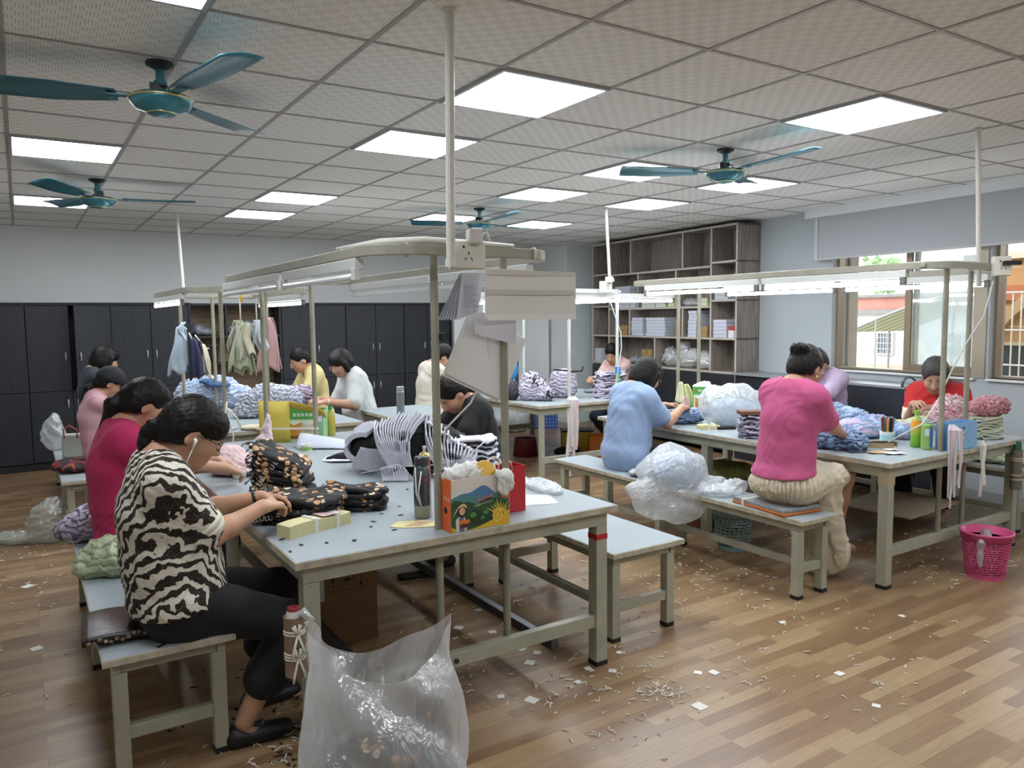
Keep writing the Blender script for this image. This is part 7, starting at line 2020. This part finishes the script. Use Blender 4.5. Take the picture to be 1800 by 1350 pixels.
obj('cord', MB().tube([(.0, 0, 1.80), (.02, .05, 1.6), (.04, .06, 1.42), (-.03, .1, 1.26), (-.12, .16, 1.15), (-.10, .22, 1.06), (-.07, .24, .98), (-.15, .10, .94), (-.24, .04, .99)], .0045, 6), mat('#d3d2cc', .5), cb, smooth=True)

# --- boxes on the big shelving -------------------------------------
def shelfobj(name, mb, m, label, cat, group, u, v, z, rz=0):
    o = obj(name, mb, m, bev=.002, loc=RW(u, v, z), rz=-WA + rz)
    return tag(o, label, cat, group)
wb1 = mat('#c9cedb', .6, var=.05, vs=12); krf = mat('#a58757', .75, var=.08)
r8 = random.Random(12)
def pile(u0, u1, z, n, t, d, label, m=wb1, nm='white_box', cat='box', v0=.33):
    """each box in the stack is its own thing"""
    for k in range(n):
        w = (u1 - u0)
        shelfobj(nm, MB().box(0, d * (1 - .04 * r8.random()), -w / 2, w / 2, 0, t - .002), m, label, cat, label.replace(' box in', ' boxes in'), (u0 + u1) / 2 + r8.uniform(-.008, .008), v0 - r8.random() * .012, z + k * t, r8.uniform(-.03, .03))
SB = lambda z: z + .0125
pile(4.97, 5.33, SB(1.715), 6, .050, .26, 'white box in the tall stack on the second shelf beside the far upright')
pile(4.83, 4.95, SB(1.715), 3, .042, .2, 'small white box in the short stack at the foot of the tall stack')
pile(4.43, 4.70, SB(1.715), 2, .036, .24, 'white and yellow box in the flat pair on the second shelf', mat('#cfd2c4', .6))
pile(4.22, 4.41, SB(1.715), 4, .046, .22, 'white box with yellow label in the second shelf stack behind the frame pole', mat('#d0d2cc', .6))
pile(4.03, 4.15, SB(1.715), 4, .044, .2, 'yellow labelled box in the narrow second shelf stack', mat('#cbcb9c', .6))
pile(3.43, 3.55, SB(1.715), 2, .048, .2, 'yellow labelled box in the pair at the right of the second shelf', mat('#cfd0b0', .6))
pile(3.08, 3.30, SB(1.785), 2, .045, .24, 'pale box in the pair behind the lit tube lamp', mat('#bcc6cc', .6))
pile(5.03, 5.19, SB(1.345), 2, .068, .2, 'kraft box in the pair left on the third shelf', krf, 'kraft_box')
pile(4.68, 4.92, SB(1.345), 6, .040, .26, 'white box in the left one of two wide third shelf stacks')
pile(4.22, 4.60, SB(1.345), 6, .040, .28, 'white box in the right one of two wide third shelf stacks')
pile(3.93, 4.01, SB(1.345), 3, .066, .12, 'small kraft box in the column between the frame poles', krf, 'kraft_box')
pile(3.62, 3.77, SB(1.345), 8, .040, .24, 'white box in the tallest stack of the third shelf')
pile(3.43, 3.57, SB(1.345), 2, .064, .18, 'kraft box in the pair beside the tallest third shelf stack', krf, 'kraft_box')
pile(3.11, 3.33, SB(1.345), 5, .042, .28, 'white box in the third shelf stack nearest the window')
shelfobj('red_box', MB().box(0, .1, -.045, .045, 0, .085, 1).box(0, .1, -.045, .045, .085, .13, 0), [mat('#b5353a', .5), paper_w], 'small red and white box at the window end of the third shelf', 'box', None, 3.02, .335, SB(1.345))
pile(5.66, 5.82, SB(.955), 4, .048, .2, 'white box in the bottom shelf stack behind the woman in pale pink')
for i in range(2):
    pile(4.60 - .11 * i, 4.70 - .11 * i, SB(.955), 3, .070, .12, 'small kraft box in the block on the bottom shelf' if i else 'small kraft box in the far column of the bottom shelf block', krf, 'kraft_box')
def shelf_bag(label, u, z, blobs, m, seed):
    o = heap('plastic_bag', label, 'plastic bag', RW(u, .19, z), blobs, m, -WA + PI / 2, .022, .12, .009, 'bags on the shelving', seed=seed)
shelf_bag('clear plastic bag in front of the kraft boxes on the bottom shelf', 4.50, SB(.955), [(0, 0, .07, .07, .12, .09)], film_m, 81)
shelf_bag('crumpled white plastic bag on the bottom shelf left of the frame pole', 4.24, SB(.955), [(0, 0, .11, .13, .13, .12), (.03, 0, .20, .06, .08, .05)], film_w, 82)
shelf_bag('open white plastic bag between the poles on the bottom shelf', 3.92, SB(.955), [(0, 0, .10, .20, .13, .12), (.06, 0, .22, .09, .09, .12), (-.12, 0, .16, .07, .1, .10)], film_w, 83)
shelf_bag('white plastic bag at the window end of the bottom shelf', 3.56, SB(.955), [(0, 0, .09, .16, .13, .11), (.04, 0, .17, .08, .08, .06)], film_w, 84)
shelf_bag('grey plastic bag lying on the second shelf right of the frame pole', 3.80, SB(1.715), [(0, 0, .04, .20, .11, .05), (.1, -.02, .07, .09, .08, .04)], film_w, 85)
shelf_bag('flat grey bag on the bottom shelf behind the woman in pale pink', 4.98, SB(.955), [(0, 0, .05, .13, .11, .06)], mat('#8f989e', .4, var=.15), 86)

# --- litter on the floor -------------------------------------------
r9 = random.Random(31)
bits = MB()
def lint(x, y, n, sp, L=.03):
    for _ in range(n):
        a = r9.random() * 6.3
        p = Vector((x + r9.gauss(0, sp), y + r9.gauss(0, sp), .0015))
        l_ = L * (.3 + r9.random())
        q = p + Vector((math.cos(a) * l_, math.sin(a) * l_, .004 * r9.random()))
        m_ = (p + q) / 2 + Vector((r9.uniform(-.3, .3) * l_, r9.uniform(-.3, .3) * l_, .006 * r9.random()))
        bits.tube([p, m_, q], .0018 + .0014 * r9.random(), 4)
for x, y, n, s_ in ((2.25, 2.35, 50, .05), (2.17, 2.45, 40, .12), (2.0, 2.6, 40, .15), (1.85, 2.2, 14, .08), (1.9, 3.2, 60, .3), (2.1, 3.9, 60, .3), (2.6, 2.3, 25, .2), (3.0, 3.4, 110, .35), (3.6, 3.0, 50, .3), (4.3, 3.6, 90, .35), (3.3, 4.2, 50, .35), (.95, 2.85, 40, .12), (.75, 2.9, 40, .1), (-.1, 5.2, 80, .35), (-.2, 6.3, 70, .4), (-.3, 4.2, 50, .3), (.1, 7.3, 30, .2), (4.7, 2.5, 25, .15), (5.2, 2.9, 60, .25), (5.5, 2.4, 35, .2), (2.9, 1.9, 20, .35), (3.4, 2.3, 40, .4), (1.3, 4.5, 40, .3), (1.5, 3.0, 30, .2)):
    lint(x, y, n, s_)
tag(obj('thread_litter', bits, mat('#d3cfc4', .8)), 'white thread ends and lint littering the wooden floor', 'litter', kind='stuff')
blk = MB()
for _ in range(330):
    x, y = (r9.gauss(.88, .12), r9.gauss(2.62, .16)) if r9.random() < .7 else (r9.gauss(.75, .2), r9.gauss(3.2, .25))
    a = r9.random() * 6
    f_ = Matrix.Rotation(a, 4, 'Z'); f_.translation = (x, y, .001)
    s_ = .006 + r9.random() * .009
    blk.prism([(-s_, -s_ * .5), (s_, -s_ * .3), (s_ * .7, s_ * .6), (-s_ * .8, s_ * .4)], .001, f_)
tag(obj('black_litter', blk, black_c), 'tiny black fabric scraps littering the floor by the scrap bag', 'litter', kind='stuff')
pm_ = mat('#d6d6d0', .7)
for x, y, s_ in ((1.74, 2.6, .03), (2.29, 2.17, .032), (3.03, 2.03, .022), (2.57, 2.35, .024), (2.51, 2.39, .02), (2.9, 1.77, .018), (2.0, 2.62, .018), (1.93, 2.9, .028), (1.98, 3.05, .026), (2.02, 2.97, .022), (1.83, 3.12, .03), (1.97, 3.3, .022), (1.85, 3.45, .026), (2.06, 3.6, .022), (2.2, 2.62, .02), (2.12, 2.7, .02), (1.65, 2.7, .018), (2.35, 2.75, .016), (3.3, 2.55, .018), (3.9, 2.25, .018), (.06, 3.05, .024), (-.02, 4.4, .03), (-.05, 5.5, .035), (.6, 2.6, .02), (1.05, 2.65, .018)):
    f_ = [(-s_, -s_ * .7), (s_ * .8, -s_), (s_, s_ * .6), (-s_ * .7, s_ * .9)]
    tag(obj('paper_scrap', MB().prism(f_, .0012), pm_, loc=(x, y, .0012), rz=r9.random() * 6), 'small white paper scrap lying on the wooden floor', 'paper scrap', 'paper scraps on the floor')
